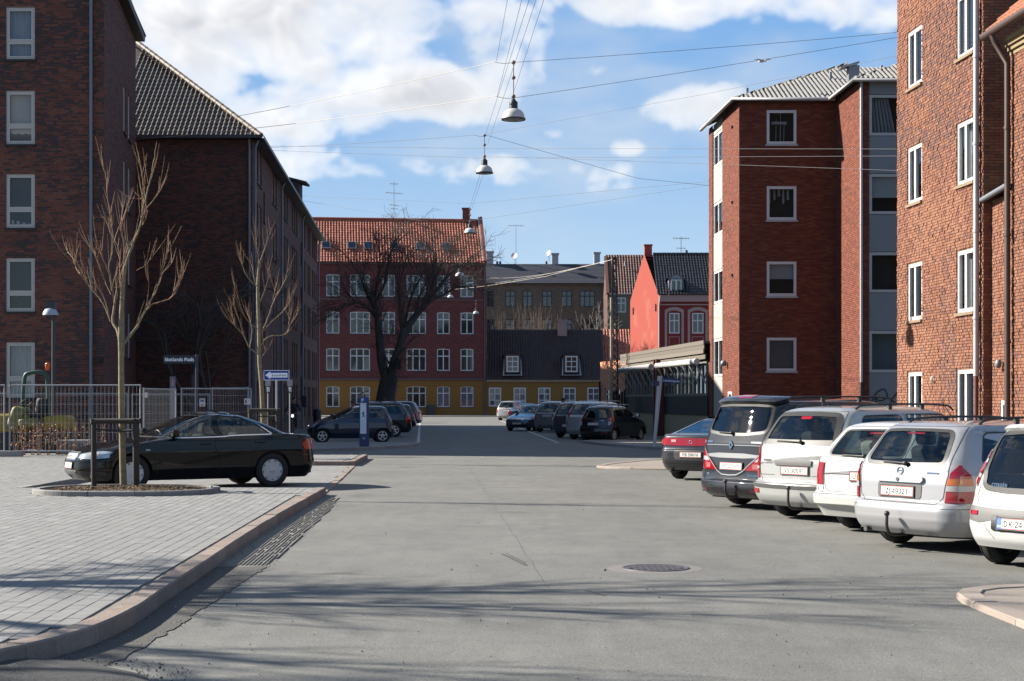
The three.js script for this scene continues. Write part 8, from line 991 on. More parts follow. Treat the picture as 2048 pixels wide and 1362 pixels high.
{
const C = miniC({ paint: white(), max: 0.04, bumperMat: white(), rearGlass: privacy, plate: ['DK 24 517', 0.02, 0.46, true], lettering: [['CITROËN', 0.036, -0.3, 0.83, chrome]],
features: [{ name: 'bumper_strip', mat: std({ color: grey(0.09), roughness: 0.6 }), mid: true, at: 'r', pts: [[0.25, 0.5], [0.5, 0.45], [0.66, 0.47], [0.705, 0.55], [0.68, 0.615], [0.3, 0.6]], off: 0.006, skirt: 0.01 }, { name: 'reflector', mat: redLens, pts: [[0.53, 0.525], [0.64, 0.525], [0.645, 0.565], [0.53, 0.565]], off: 0.014, skirt: 0.008 }, { name: 'plate_recess', mat: blackTrim, mid: true, pts: [[0.3, 0.38], [0.33, 0.4], [0.33, 0.52], [0.3, 0.54]], off: 0.006, skirt: 0.004 },
{ name: 'tail_light', mat: clearLens, pts: [[0.62, 0.8], [0.555, 1.0], [0.545, 1.18], [0.38, 1.17, 's'], [0.34, 1.0, 's'], [0.27, 0.85, 's']], off: 0.012, skirt: 0.02 }, { name: 'tail_lens', mat: redLens, pts: [[0.575, 0.93], [0.552, 1.04], [0.34, 1.05, 's'], [0.32, 0.96, 's']], off: 0.017, skirt: 0.008 }, { name: 'tail_lens', mat: redLens, pts: [[0.552, 1.08], [0.546, 1.16], [0.37, 1.16, 's'], [0.35, 1.1, 's']], off: 0.017, skirt: 0.008 }, { name: 'tail_lens', mat: redLens, pts: [[0.617, 0.82], [0.59, 0.89], [0.3, 0.92, 's'], [0.275, 0.86, 's']], off: 0.017, skirt: 0.008 }, gap([[0.55, 0.63], [0.6, 0.7], [0.565, 0.82]], 'r'), { name: 'spoiler', mat: white(), mid: true, pts: [[0.25, 1.375], [0.5, 1.36], [0.5, 1.39], [0.25, 1.405]], off: 0.04, skirt: 0.05 }, gap([[0.3, 0.3], [0.42, 0.42], [0.43, 0.5]], 'r', { line: 0.02, mat: std({ color: grey(0.3), roughness: 0.6 }) })] });
park(makeCar('white_hatchback', 'small white hatchback cut off by the right edge of the picture', C), C, [0.62, 0.52], 2003, 1127, 57);
}
// ----- older white estate squeezed behind
{
const wm = white(), C = { L: 4.26, bowR: 0.05, bowF: 0.1, tr: 0.03, tf: 0.06, paint: wm, bumperMat: paint(0.45, 0.45, 0.43, 0, 0.5), axles: [0.85, 3.32], wheelR: 0.3, arch: 0.34, ybR: 0.49, ybF: 0.5, track: 0.72, max: 0.035, rear: [[0.2, 0.12], [0.3, 0.06], [0.34, 0.02], [0.36, -0.02], [0.46, -0.02], [0.49, 0.02], [0.52, 0.07], [0.9, 0.1], [1.0, 0.16], [1.33, 0.46], [1.36, 0.53]], front: [[0.2, 0.1], [0.45, 0.0], [0.7, 0.1], [0.85, 0.8], [0.93, 1.2], [1.33, 2.05], [1.36, 2.2]], width: [[0.2, 0.79], [0.4, 0.83], [0.7, 0.835], [0.92, 0.8], [1.2, 0.69], [1.33, 0.61], [1.36, 0.57]], rr: [[0.2, 0.2], [0.5, 0.16], [1.0, 0.15], [1.36, 0.12]], rf: [[0.2, 0.3], [1.36, 0.2]], crown: 0.05, windshield: { y0: 0.95, x0: 0.6, y1: 1.32, x1: 0.5 }, rearWindow: roundPoly([[0.2, 0.965], [0.58, 0.97], [0.5, 1.29], [0.2, 1.3]], [0, 0.07, 0.07, 0]), sideWindows: [{ pts: [[0.65, 0.97], [1.4, 0.96], [1.4, 1.3], [0.8, 1.29]] }, { pts: [[1.5, 0.96], [2.2, 0.955], [2.2, 1.305], [1.5, 1.3]] }, { pts: [[2.28, 0.955], [2.95, 0.95], [2.55, 1.25], [2.28, 1.305]] }], cabin: [0.5, 3.2], belt: 0.93, seats: [1.15, 2.0], seatMat: seatPale, wiper: [0.02, 0.96, -0.33, 0.975], plate: ['UN 32 174', 0.08, 0.72], wheelStyle: 'cap', wheelMat: hubGrey,
features: [{ name: 'tail_light', mat: redLens, pts: [[0.62, 0.6], [0.62, 0.88], [0.26, 0.9, 's'], [0.3, 0.6, 's']], off: 0.01, skirt: 0.02 }, { name: 'light_base', mat: wm, pts: [[0.62, 0.5], [0.62, 0.585], [0.3, 0.585, 's'], [0.32, 0.5, 's']], off: 0.008, skirt: 0.01 }, tailGap([[0.55, 0.52], [0.6, 0.62], [0.6, 0.95], [0.54, 1.34]]), gap([[0.02, 0.74], [0.6, 0.74]], 'r', { line: 0.01, both: true }), { name: 'brake_light', mat: redDark, mid: true, pts: [[0.1, 1.25], [0.1, 1.27]], off: 0.0, skirt: 0 }], badges: [{ x: -0.66, y: 0.545, text: 'DK', size: 0.05, mat: blackTrim }] };
park(makeCar('white_estate', 'older white estate car with a DK sticker, squeezed behind the silver estate', C), C, [0.72, 0.85], 1707, 1055, 50);
}
// ----- pale silver people carrier
{
const sm = paint(0.39, 0.395, 0.385, 0.3, 0.38), dg = std({ color: grey(0.05), roughness: 0.6 }), C = { L: 4.6, bowR: 0.08, bowF: 0.12, tr: 0.04, tf: 0.08, paint: sm, axles: [0.85, 3.6], wheelR: 0.325, arch: 0.37, ybR: 0.52, ybF: 0.55, track: 0.77, max: 0.04, rear: [[0.2, 0.14], [0.28, 0.05], [0.36, 0.02], [0.5, 0.01], [0.53, 0.05], [0.56, 0.1], [0.8, 0.11], [1.0, 0.14], [1.08, 0.18], [1.3, 0.3], [1.5, 0.45], [1.54, 0.53]], front: [[0.2, 0.14], [0.45, 0.0], [0.7, 0.08], [0.85, 0.35], [0.98, 0.95], [1.05, 1.2], [1.5, 1.95], [1.54, 2.1]], width: [[0.2, 0.83], [0.4, 0.89], [0.7, 0.9], [1.0, 0.87], [1.08, 0.845], [1.3, 0.76], [1.5, 0.66], [1.54, 0.61]], rr: [[0.2, 0.26], [0.6, 0.24], [1.05, 0.2], [1.54, 0.16]], rf: [[0.2, 0.4], [1.54, 0.2]], crown: 0.06, windshield: { y0: 1.06, x0: 0.66, y1: 1.48, x1: 0.54 }, rearWindow: roundPoly([[0.2, 1.085], [0.67, 1.09], [0.565, 1.475], [0.2, 1.485]], [0, 0.06, 0.09, 0]), frit: 0.09, sideWindows: [{ pts: [[0.55, 1.11], [1.55, 1.08], [1.55, 1.475], [0.78, 1.46]], r: 0.08 }, { pts: [[1.66, 1.08], [2.5, 1.07], [2.5, 1.48], [1.66, 1.478]] }, { pts: [[2.58, 1.07], [3.4, 1.06], [2.9, 1.4], [2.58, 1.48]] }], cabin: [0.5, 3.5], belt: 1.06, seats: [1.2, 2.3], seatY: 0.5, rails: [0.75, 2.85, 1.56, 0.05, 0.56], aerial: [0.7, 1.6, 0, 0.06, 0.2], wiper: [0.1, 1.085, -0.36, 1.1], tow: [-0.12, 0.2, 0.25], plate: ['VS 30593', 0.04, 0.7], wheelStyle: 'spoke', handles: [[1.8, 0.95], [2.95, 0.94]], mirror: [3.3, 1.08],
features: [{ name: 'bumper_strip', mat: dg, mid: true, pts: [[0.3, 0.45], [0.6, 0.455], [0.78, 0.47], [0.83, 0.5], [0.8, 0.515], [0.62, 0.505], [0.3, 0.5]], off: 0.012, skirt: 0.012 }, { name: 'reflector', mat: redLens, pts: [[0.6, 0.37], [0.71, 0.375], [0.715, 0.44], [0.6, 0.435]], round: 0.015, off: 0.012, skirt: 0.012 }, { name: 'handle_bar', mat: std({ color: grey(0.09), roughness: 0.5 }), mid: true, pts: [[0.34, 0.77], [0.35, 0.84], [0.3, 0.845]], off: 0.02, skirt: 0.02 },
{ name: 'tail_light', mat: redLens, pts: [[0.675, 0.58], [0.68, 0.8], [0.71, 1.06], [0.3, 1.06, 's'], [0.36, 0.8, 's'], [0.36, 0.58, 's']], off: 0.01, skirt: 0.02 }, { name: 'indicator_lens', mat: amberLens, pts: [[0.715, 0.93], [0.72, 1.02], [0.3, 1.02, 's'], [0.31, 0.93, 's']], off: 0.014, skirt: 0.006 }, { name: 'reversing_lens', mat: clearLens, pts: [[0.68, 0.71], [0.685, 0.745], [0.35, 0.745, 's'], [0.36, 0.71, 's']], off: 0.014, skirt: 0.006 }, tailGap([[0.6, 0.55], [0.665, 0.65], [0.68, 1.07], [0.59, 1.52]]), gap([[0.01, 0.63], [0.34, 0.63]].map(([x, y]) => [x + 0.34, y]), 'r'), gap([[1.6, 0.35], [1.6, 1.0], [1.62, 1.5]], 's'), gap([[2.54, 0.3], [2.54, 1.05], [2.54, 1.5]], 's'), { name: 'brake_light', mat: redLens, mid: true, pts: [[0.085, 1.415], [0.1, 1.43], [0.09, 1.46]], off: -0.001, skirt: 0 }], badges: [{ x: -0.52, y: 0.835, geo: () => new THREE.BoxGeometry(0.16, 0.022, 0.004), mat: std({ color: grey(0.1) }), name: 'badge_strip' }, { x: 0.5, y: 0.73, geo: () => new THREE.CylinderGeometry(0.018, 0.018, 0.01, 12).rotateX(Math.PI / 2), mat: std({ color: grey(0.15) }), name: 'lock' }] };
park(makeCar('silver_people_carrier', 'pale silver people carrier with grey bumper strip, plate VS 30593', C), C, [0.77, 0.85], 1580, 1031, 54);
}
// ----- tall black people carrier
{
const bm = paint(0.012, 0.014, 0.02, 0, 0.5, 0.25), alu = std({ color: grey(0.36), metalness: 0.5, roughness: 0.35 }), C = { L: 4.75, bowR: 0.11, bowF: 0.15, tr: 0.05, tf: 0.08, paint: bm, axles: [1.0, 3.86], wheelR: 0.335, arch: 0.38, ybR: 0.44, ybF: 0.55, track: 0.79, max: 0.04, rear: [[0.18, 0.16], [0.25, 0.06], [0.34, 0.01], [0.42, 0.02], [0.46, 0.07], [0.7, 0.1], [1.0, 0.13], [1.15, 0.17], [1.4, 0.27], [1.6, 0.36], [1.65, 0.42]], front: [[0.18, 0.14], [0.45, 0.0], [0.75, 0.1], [0.95, 0.5], [1.05, 0.9], [1.1, 1.1], [1.6, 1.9], [1.65, 2.05]], width: [[0.18, 0.86], [0.4, 0.92], [0.8, 0.93], [1.1, 0.9], [1.2, 0.875], [1.4, 0.82], [1.6, 0.75], [1.65, 0.7]], rr: [[0.18, 0.3], [0.7, 0.28], [1.2, 0.25], [1.65, 0.2]], rf: [[0.2, 0.4], [1.65, 0.2]], crown: 0.06, windshield: { y0: 1.1, x0: 0.68, y1: 1.58, x1: 0.6 }, rearWindow: roundPoly([[0.25, 1.15], [0.67, 1.19], [0.635, 1.585], [0.25, 1.6]], [0, 0.1, 0.07, 0]), frit: 0.05, rearGlass: privacy, glass: privacy, sideWindows: [{ pts: [[0.62, 1.2], [1.65, 1.12], [1.65, 1.57], [0.62, 1.57]], r: 0.05 }, { pts: [[1.72, 1.12], [2.6, 1.1], [2.6, 1.58], [1.72, 1.57]] }, { pts: [[2.68, 1.1], [3.6, 1.08], [3.1, 1.45], [2.68, 1.58]] }], cabin: [0.5, 3.6], belt: 1.1, seats: [1.3, 2.4], seatY: 0.55, cabinMat: seatDark, rails: [0.6, 3.0, 1.66, 0.06, 0.66], railMat: blackTrim, wiper: [-0.02, 1.16, -0.33, 1.175], tow: [-0.12, 0.22, 0.2], plate: ['YT 27551', 0.03, 0.66], wheelStyle: 'spoke',
features: [{ name: 'chrome_band', mat: alu, mid: true, pts: [[0.3, 0.785], [0.6, 0.8], [0.64, 0.835], [0.3, 0.86]], off: 0.008, skirt: 0.012 }, { name: 'tail_light', mat: redLens, pts: [[0.33, 0.6], [0.52, 0.77], [0.68, 0.9], [0.35, 0.96, 's'], [0.6, 0.98, 's'], [0.45, 0.8, 's'], [0.36, 0.6, 's']], off: 0.012, skirt: 0.02 }, { name: 'reversing_lens', mat: clearLens, pts: [[0.52, 0.735], [0.6, 0.8], [0.42, 0.8, 's'], [0.4, 0.74, 's']], off: 0.016, skirt: 0.006 }, { name: 'reversing_lens', mat: std({ color: rgb(0.36, 0.12, 0.12), roughness: 0.2 }), pts: [[0.49, 0.625], [0.6, 0.625], [0.6, 0.7], [0.49, 0.7]], off: 0.016, skirt: 0.006 }, { name: 'chrome_line', mat: alu, line: 0.014, pts: [[0.0, 0.52], [0.17, 0.53], [0.3, 0.59], [0.5, 0.75], [0.68, 0.92]], off: 0.02 }, { name: 'spoiler', mat: bm, mid: true, pts: [[0.3, 1.615], [0.62, 1.6], [0.68, 1.64], [0.66, 1.665], [0.3, 1.69]], off: 0.07, skirt: 0.06 }, { name: 'brake_light', mat: redLens, mid: true, pts: [[0.16, 1.65], [0.18, 1.665], [0.16, 1.685]], off: 0.077, skirt: 0.02 }, gap([[0.0, 0.985], [0.4, 0.985], [0.66, 0.98]], 'r', { line: 0.01, mat: alu }), { name: 'reflector', mat: redDark, pts: [[0.5, 0.27], [0.68, 0.28], [0.68, 0.315], [0.5, 0.305]], off: 0.008, skirt: 0.008 }, tailGap([[0.6, 0.46], [0.66, 0.6], [0.68, 1.1], [0.66, 1.6]]), gap([[0.05, 0.35], [0.8, 0.36]], 'r', { line: 0.008 })],
badges: [{ x: 0, y: 0.985, geo: () => { const s = new THREE.Shape([[0, 0.065], [0.05, 0], [0, -0.065], [-0.05, 0]].map((p) => new THREE.Vector2(...p))); s.holes.push(new THREE.Path([[0, 0.035], [-0.025, 0], [0, -0.035], [0.025, 0]].map((p) => new THREE.Vector2(...p)))); return new THREE.ExtrudeGeometry(s, { depth: 0.012, bevelEnabled: true, bevelSize: 0.003, bevelThickness: 0.003 }); } }, { x: -0.56, y: 1.03, geo: () => new THREE.BoxGeometry(0.16, 0.03, 0.004), name: 'badge_strip' }, { x: 0.52, y: 1.03, geo: () => new THREE.BoxGeometry(0.2, 0.026, 0.004), name: 'badge_strip' }, { x: 0.5, y: 0.53, text: 'Initiale', size: 0.045 }, { x: -0.55, y: 0.53, geo: () => new THREE.BoxGeometry(0.07, 0.03, 0.004), name: 'badge_strip' }] };
park(makeCar('black_people_carrier', 'tall black people carrier with wedge tail lights and aluminium band, plate YT 27551', C), C, [0.79, 1.0], 1481, 1008, 57);
}
// ----- dark coupe with a full-width red light band
{
const dm = paint(0.028, 0.028, 0.035, 0.3, 0.35), C = { L: 4.3, bowR: 0.08, bowF: 0.14, tr: 0.05, tf: 0.08, paint: dm, axles: [0.85, 3.35], wheelR: 0.3, arch: 0.34, ybR: 0.66, ybF: 0.5, track: 0.72, max: 0.08, rear: [[0.22, 0.12], [0.3, 0.05], [0.45, 0.0], [0.62, 0.01], [0.68, 0.05], [0.9, 0.07], [0.95, 0.1], [0.97, 0.35], [1.0, 0.5], [1.27, 1.55], [1.29, 1.7]], front: [[0.22, 0.1], [0.5, 0.0], [0.7, 0.2], [0.85, 1.0], [0.92, 1.3], [1.27, 2.1], [1.29, 2.2]], width: [[0.22, 0.8], [0.5, 0.845], [0.75, 0.845], [0.93, 0.8], [1.1, 0.7], [1.27, 0.58], [1.29, 0.55]], rr: [[0.22, 0.25], [0.9, 0.2], [1.29, 0.15]], rf: [[0.2, 0.35], [1.29, 0.2]], crown: 0.05, windshield: { y0: 0.93, x0: 0.62, y1: 1.26, x1: 0.48 }, rearWindow: roundPoly([[0.2, 0.985], [0.6, 0.985], [0.5, 1.25], [0.2, 1.26]], [0, 0.04, 0.04, 0]), sideWindows: [{ pts: [[0.98, 0.985], [1.9, 0.95], [1.9, 1.24], [1.5, 1.22]] }, { pts: [[1.97, 0.95], [3.0, 0.94], [2.5, 1.2], [1.97, 1.245]] }], cabin: [0.7, 3.2], belt: 0.92, seatY: 0.15, seats: [1.75, 2.2], plate: ['FB 39616', 0.03, 0.545], exhaust: [0.5, 0.2], wheelStyle: 'spoke', features: [{ name: 'tail_light_band', mat: redLens, mid: true, pts: [[0.25, 0.73], [0.66, 0.735], [0.72, 0.77], [0.72, 0.87], [0.66, 0.89], [0.25, 0.885]], off: 0.01, skirt: 0.015 }, { name: 'indicator_lens', mat: amberLens, pts: [[0.7, 0.77], [0.7, 0.86], [0.22, 0.86, 's'], [0.25, 0.78, 's']], off: 0.012, skirt: 0.012 }, { name: 'reversing_lens', mat: std({ color: rgb(0.6, 0.3, 0.3), roughness: 0.2 }), pts: [[0.35, 0.8], [0.47, 0.8], [0.47, 0.855], [0.35, 0.855]], off: 0.016, skirt: 0.006 }, { name: 'plate_recess', mat: blackTrim, mid: true, pts: [[0.33, 0.42], [0.38, 0.5], [0.38, 0.62], [0.33, 0.63]], off: 0.006, skirt: 0.004 }, gap([[0.0, 0.9], [0.7, 0.905]], 'r'), gap([[0.0, 0.36], [0.75, 0.36]], 'r', { line: 0.02 })], badges: [{ x: 0, y: 0.81, geo: ring(0.035, 0.008) }] };
park(makeCar('dark_coupe', 'dark grey coupe with full width red tail light band, plate FB 39616', C), C, [0.72, 0.85], 1359, 957, 36);
}
// ----- black saloon on the left
{
const bm = paint(0.003, 0.003, 0.004, 0.0, 0.6, 0.05, 0.75), C = { L: 4.55, bowR: 0.08, bowF: 0.13, tr: 0.07, tf: 0.09, paint: bm, axles: [1.0, 3.65], wheelR: 0.318, arch: 0.362, ybR: 0.6, ybF: 0.53, track: 0.765, rim: 0.205, max: 0.045,
rear: [[0.19, 0.14], [0.28, 0.06], [0.45, 0.0], [0.6, 0.02], [0.8, 0.05], [0.93, 0.08], [0.965, 0.13], [0.985, 0.4], [1.0, 0.58], [1.18, 1.0], [1.33, 1.45], [1.37, 1.65]], front: [[0.19, 0.16], [0.28, 0.05], [0.42, 0.0], [0.55, 0.02], [0.66, 0.09], [0.75, 0.28], [0.83, 0.62], [0.9, 1.05], [0.94, 1.32], [1.1, 1.62], [1.25, 1.95], [1.33, 2.2], [1.37, 2.4]], width: [[0.19, 0.83], [0.42, 0.875], [0.68, 0.883], [0.88, 0.865], [0.95, 0.83], [1.15, 0.725], [1.33, 0.62], [1.37, 0.58]], rr: [[0.19, 0.34], [0.9, 0.32], [1.0, 0.26], [1.37, 0.2]], rf: [[0.19, 0.42], [0.7, 0.42], [0.95, 0.35], [1.37, 0.22]], crown: 0.058, windshield: { y0: 0.955, x0: 0.66, y1: 1.335, x1: 0.52 }, rearWindow: roundPoly([[0.2, 1.01], [0.6, 1.01], [0.5, 1.31], [0.2, 1.325]], [0, 0.05, 0.06, 0]),
sideWindows: [{ pts: [[1.04, 1.0], [1.98, 0.965], [1.98, 1.33], [1.62, 1.305], [1.3, 1.17]], r: 0.04 }, { pts: [[2.06, 0.963], [3.12, 0.95], [2.82, 1.13], [2.52, 1.275], [2.3, 1.33], [2.06, 1.335]], r: 0.04 }], cabin: [0.75, 3.35], belt: 0.93, seats: [1.42, 2.42], seatMat: seatDark, parcel: 0.5, mirror: [2.88, 0.96], seatY: 0.27, handles: [[1.25, 0.84], [2.3, 0.82]], wheelStyle: 'cap', wheelMat: std({ color: grey(0.55), metalness: 0.3, roughness: 0.4 }), frontPlate: ['XD 30022', 0.455, 0.42], steer: 0.0,
features: [{ name: 'window_trim', mat: chrome, line: 0.022, closed: true, at: 's', off: 0.005, pts: roundPoly([[0.985, 0.985], [2.0, 0.948], [3.2, 0.932], [2.85, 1.145], [2.54, 1.292], [2.3, 1.348], [1.98, 1.348], [1.6, 1.322], [1.27, 1.185]], 0.05) }, gap([[1.12, 0.98], [1.3, 0.75], [1.42, 0.45], [1.5, 0.27]], 's'), gap([[2.02, 0.24], [2.03, 0.6], [2.02, 0.95], [2.02, 1.34]], 's', { line: 0.009 }), gap([[3.18, 0.26], [3.24, 0.6], [3.22, 0.92]], 's'), gap([[1.45, 0.41], [3.2, 0.41]], 's', { line: 0.03, mat: blackTrim }), { name: 'indicator_repeater', mat: clearLens, at: 's', pts: [[3.34, 0.715], [3.42, 0.715], [3.42, 0.74], [3.34, 0.74]], round: 0.01, off: 0.006, skirt: 0.006 },
{ name: 'head_light', mat: headLens, pts: [[0.36, 0.585, 'f'], [0.37, 0.66, 'f'], [0.55, 0.69, 'f'], [4.1, 0.715, 's'], [3.98, 0.7, 's'], [4.06, 0.6, 's'], [0.66, 0.575, 'f']], off: 0.006, skirt: 0.01 }, { name: 'head_lamp', mat: clearLens, pts: [[0.56, 0.6, 'f'], [0.6, 0.67, 'f'], [0.7, 0.685, 'f'], [0.74, 0.61, 'f']], off: 0.009, skirt: 0.004 }, { name: 'tail_light', mat: redLens, pts: [[0.5, 0.68], [0.5, 0.87], [0.72, 0.9], [0.3, 0.89, 's'], [0.4, 0.8, 's'], [0.36, 0.7, 's']], off: 0.008, skirt: 0.014 }, gap([[4.2, 0.53], [4.0, 0.535]], 's'), { name: 'bonnet_gap', mat: seamM, line: 0.008, pts: [[0.36, 0.665, 'f'], [0.62, 0.72, 'f'], [3.95, 0.79, 's'], [3.5, 0.89, 's'], [3.2, 0.935, 's']], off: 0.0015 }],
badges: [...[-0.12, -0.04, 0.04, 0.12].map((x) => ({ at: 'f', x: x || 0.001, y: 0.635, geo: ring(0.05, 0.009), name: 'ring_badge' }))] };
const g = makeCar('black_saloon', 'shiny black saloon with chrome window trim parked behind the planter on the left', C), S = new Surf(carKeys(C), C);
{ const b = new MB(), fr = (pts, m, off, n, sk = 0.01) => { const q = new MB(), half = [[0.0001, pts[0][1]], ...pts, [0.0001, pts[pts.length - 1][1]]]; for (const s of [1, -1]) q.geo(S.patch(half.map(([x, y]) => S.front(s * x, y)), [], { max: 0.05, off, skirt: sk })); return q.to(g, n, m); };
fr([[0.3, 0.545], [0.335, 0.6], [0.33, 0.685], [0.29, 0.705]], chrome, 0.008, 'grille_frame'); fr([[0.27, 0.56], [0.305, 0.605], [0.3, 0.672], [0.27, 0.69]], blackTrim, 0.012, 'grille'); for (let k = 0; k < 5; k++) fr([[0.28, 0.575 + k * 0.025], [0.28, 0.582 + k * 0.025]], alloy, 0.018, 'grille_bar', 0.006);
fr([[0.29, 0.27], [0.32, 0.285], [0.32, 0.355], [0.29, 0.37]], alloy, 0.006, 'intake_frame'); fr([[0.27, 0.283], [0.3, 0.29], [0.3, 0.35], [0.27, 0.358]], blackTrim, 0.009, 'intake'); for (let k = 0; k < 3; k++) fr([[0.29, 0.3 + k * 0.02], [0.29, 0.305 + k * 0.02]], alloy, 0.013, 'intake_bar', 0.005);
for (const s of [1, -1]) add(g, 'side_intake', S.patch([S.front(s * 0.38, 0.285), S.front(s * 0.38, 0.36), S.side(4.12, 0.36, s), S.side(4.08, 0.29, s)], [], { max: 0.05, off: 0.005, skirt: 0.01 }), blackTrim); }
g.scale.setScalar(1.03); park(g, C, [0.788, 1.03], 542, 974, -121, 0.014);
}
// ----- cars across the side street, left row
const darkBlue = () => paint(0.012, 0.017, 0.035, 0.3, 0.35), far = { max: 0.12 };
{
const C = miniC({ paint: paint(0.012, 0.02, 0.045, 0.3, 0.3), ...far, rearGlass: carGlassDark, wheelMat: alloy, wheelStyle: 'spoke', features: [{ name: 'head_light', mat: headLens, pts: [[0.42, 0.62, 'f'], [0.46, 0.7, 'f'], [0.62, 0.8, 'f'], [3.0, 0.84, 's'], [3.08, 0.72, 's'], [0.62, 0.64, 'f']], off: 0.01, skirt: 0.01 }, gap([[1.34, 0.3], [1.34, 1.34]], 's'), gap([[2.5, 0.3], [2.55, 0.95]], 's'), gap([[0.5, 0.95], [0.78, 1.32], [1.3, 1.37]], 's', { line: 0.02, mat: std({ color: grey(0.2), roughness: 0.4 }) }), { name: 'tail_light', mat: redDark, pts: [[0.62, 0.8], [0.555, 1.0], [0.545, 1.18], [0.38, 1.17, 's'], [0.34, 1.0, 's'], [0.27, 0.85, 's']], off: 0.012, skirt: 0.02 }] });
park(makeCar('blue_hatchback', 'small dark blue hatchback behind the parking meter', C), C, [0.62, 0.52], 765, 886, -101, 0);
}
const mpvC = (o) => ({ L: 4.5, bowR: 0.08, bowF: 0.14, tr: 0.05, tf: 0.08, axles: [0.85, 3.55], wheelR: 0.32, arch: 0.36, ybR: 0.55, ybF: 0.55, track: 0.75, max: 0.12, rear: [[0.22, 0.12], [0.4, 0.0], [0.6, 0.03], [0.95, 0.08], [1.05, 0.14], [1.3, 0.28], [1.52, 0.45], [1.56, 0.53]], front: [[0.22, 0.14], [0.45, 0.0], [0.7, 0.1], [0.9, 0.6], [1.0, 1.0], [1.05, 1.2], [1.52, 1.95], [1.56, 2.1]], width: [[0.22, 0.82], [0.45, 0.87], [0.8, 0.875], [1.02, 0.84], [1.3, 0.74], [1.52, 0.64], [1.56, 0.6]], rr: [[0.2, 0.28], [1.05, 0.22], [1.56, 0.18]], rf: [[0.2, 0.4], [1.56, 0.2]], crown: 0.06, windshield: { y0: 1.06, x0: 0.66, y1: 1.5, x1: 0.54 }, rearWindow: roundPoly([[0.2, 1.07], [0.64, 1.07], [0.55, 1.49], [0.2, 1.5]], [0, 0.06, 0.08, 0]), sideWindows: [{ pts: [[0.55, 1.1], [1.5, 1.07], [1.5, 1.49], [0.78, 1.47]], r: 0.07 }, { pts: [[1.58, 1.07], [2.45, 1.06], [2.45, 1.495], [1.58, 1.49]] }, { pts: [[2.53, 1.06], [3.35, 1.05], [2.85, 1.4], [2.53, 1.495]] }], cabin: [0.5, 3.4], belt: 1.05, seats: [1.2, 2.25], seatY: 0.5, wheelStyle: 'spoke', ...o });
const tallLight = { name: 'tail_light', mat: redLens, pts: [[0.68, 0.65], [0.68, 0.85], [0.7, 1.02], [0.3, 1.03, 's'], [0.34, 0.85, 's'], [0.34, 0.65, 's']], off: 0.012, skirt: 0.02 };
{ const C = mpvC({ paint: darkBlue(), features: [tallLight, gap([[1.54, 0.3], [1.54, 1.5]], 's'), gap([[2.49, 0.3], [2.49, 1.5]], 's')], rails: [0.75, 2.85, 1.58, 0.05, 0.55] }); park(makeCar('dark_people_carrier', 'dark blue people carrier behind the small blue hatchback', C), C, [0.75, 0.85], 789, 874, -99); }
{ const C = miniC({ paint: paint(0.01, 0.011, 0.014, 0.1, 0.3), ...far, rearGlass: carGlassDark, plainCabin: true, glass: carGlassDark, features: [{ ...tallLight, pts: [[0.6, 0.72], [0.58, 0.9], [0.3, 0.95, 's'], [0.27, 0.75, 's']] }] }); park(makeCar('black_hatchback', 'black hatchback whose tail shows right of the dark people carrier', C), C, [0.62, 0.52], 815, 862, -96); }
{ const C = mpvC({ paint: paint(0.008, 0.009, 0.012, 0, 0.4), plainCabin: true, glass: carGlassDark, features: [tallLight], plate: ['TN 91 204', 0, 0.85] }); park(makeCar('black_van', 'black van at the far end of the left row of cars', C), C, [0.75, 0.85], 812, 853, -82); }
{ const C = miniC({ paint: paint(0.01, 0.012, 0.02, 0.1, 0.3), ...far, plainCabin: true, glass: carGlassDark, rearGlass: carGlassDark, features: [{ ...tallLight, pts: [[0.6, 0.72], [0.58, 0.9], [0.3, 0.95, 's'], [0.27, 0.75, 's']] }] }); park(makeCar('dark_small_car', 'dark small car at the very end of the left row beside the far kerb', C), C, [0.62, 0.52], 826, 846, -84); }
// ----- right row across the side street
{
const C = miniC({ L: 3.64, axles: [0.5, 2.87], paint: paint(0.006, 0.007, 0.012, 0.1, 0.3), max: 0.09, plate: ['XW 40 563', -0.05, 0.72, true], rearWindow: roundPoly([[0.2, 0.93], [0.55, 0.95], [0.5, 1.32], [0.2, 1.34]], [0, 0.12, 0.08, 0]), rearGlass: privacy, wheelMat: hubGrey, rails: [0.6, 2.2, 1.44, 0.05, 0.52], railMat: alloy, cabin: [0.5, 2.7], features: [{ name: 'tail_light', mat: redLens, pts: Array.from({ length: 14 }, (_, k) => [0.63 + 0.085 * Math.cos(k / 14 * 6.2832), 0.91 + 0.085 * Math.sin(k / 14 * 6.2832)]), off: 0.014, skirt: 0.02 }, { name: 'reversing_lens', mat: clearLens, pts: [[0.58, 0.66], [0.6, 0.82], [0.7, 0.82], [0.66, 0.68]], off: 0.012, skirt: 0.015 }, { name: 'reflector', mat: redLens, pts: [[0.42, 0.365], [0.57, 0.365], [0.57, 0.405], [0.42, 0.405]], off: 0.01, skirt: 0.01 }, gap([[0.0, 0.56], [0.65, 0.55]], 'r'), gap([[1.34, 0.3], [1.34, 1.34]], 's'), gap([[2.5, 0.3], [2.55, 0.95]], 's'), { name: 'brake_light', mat: redDark, mid: true, pts: [[0.14, 1.345], [0.14, 1.365]], off: 0.01, skirt: 0.004 }], badges: [{ x: 0, y: 0.85, geo: () => new THREE.BoxGeometry(0.12, 0.035, 0.012), name: 'badge' }, { x: 0.35, y: 0.86, geo: () => new THREE.BoxGeometry(0.14, 0.02, 0.004), name: 'badge_strip' }] });
park(makeCar('black_hatchback', 'shiny black hatchback with round tail lights nearest in the right row across the street', C), C, [-0.62, 0.5], 1226, 884, 31);
}
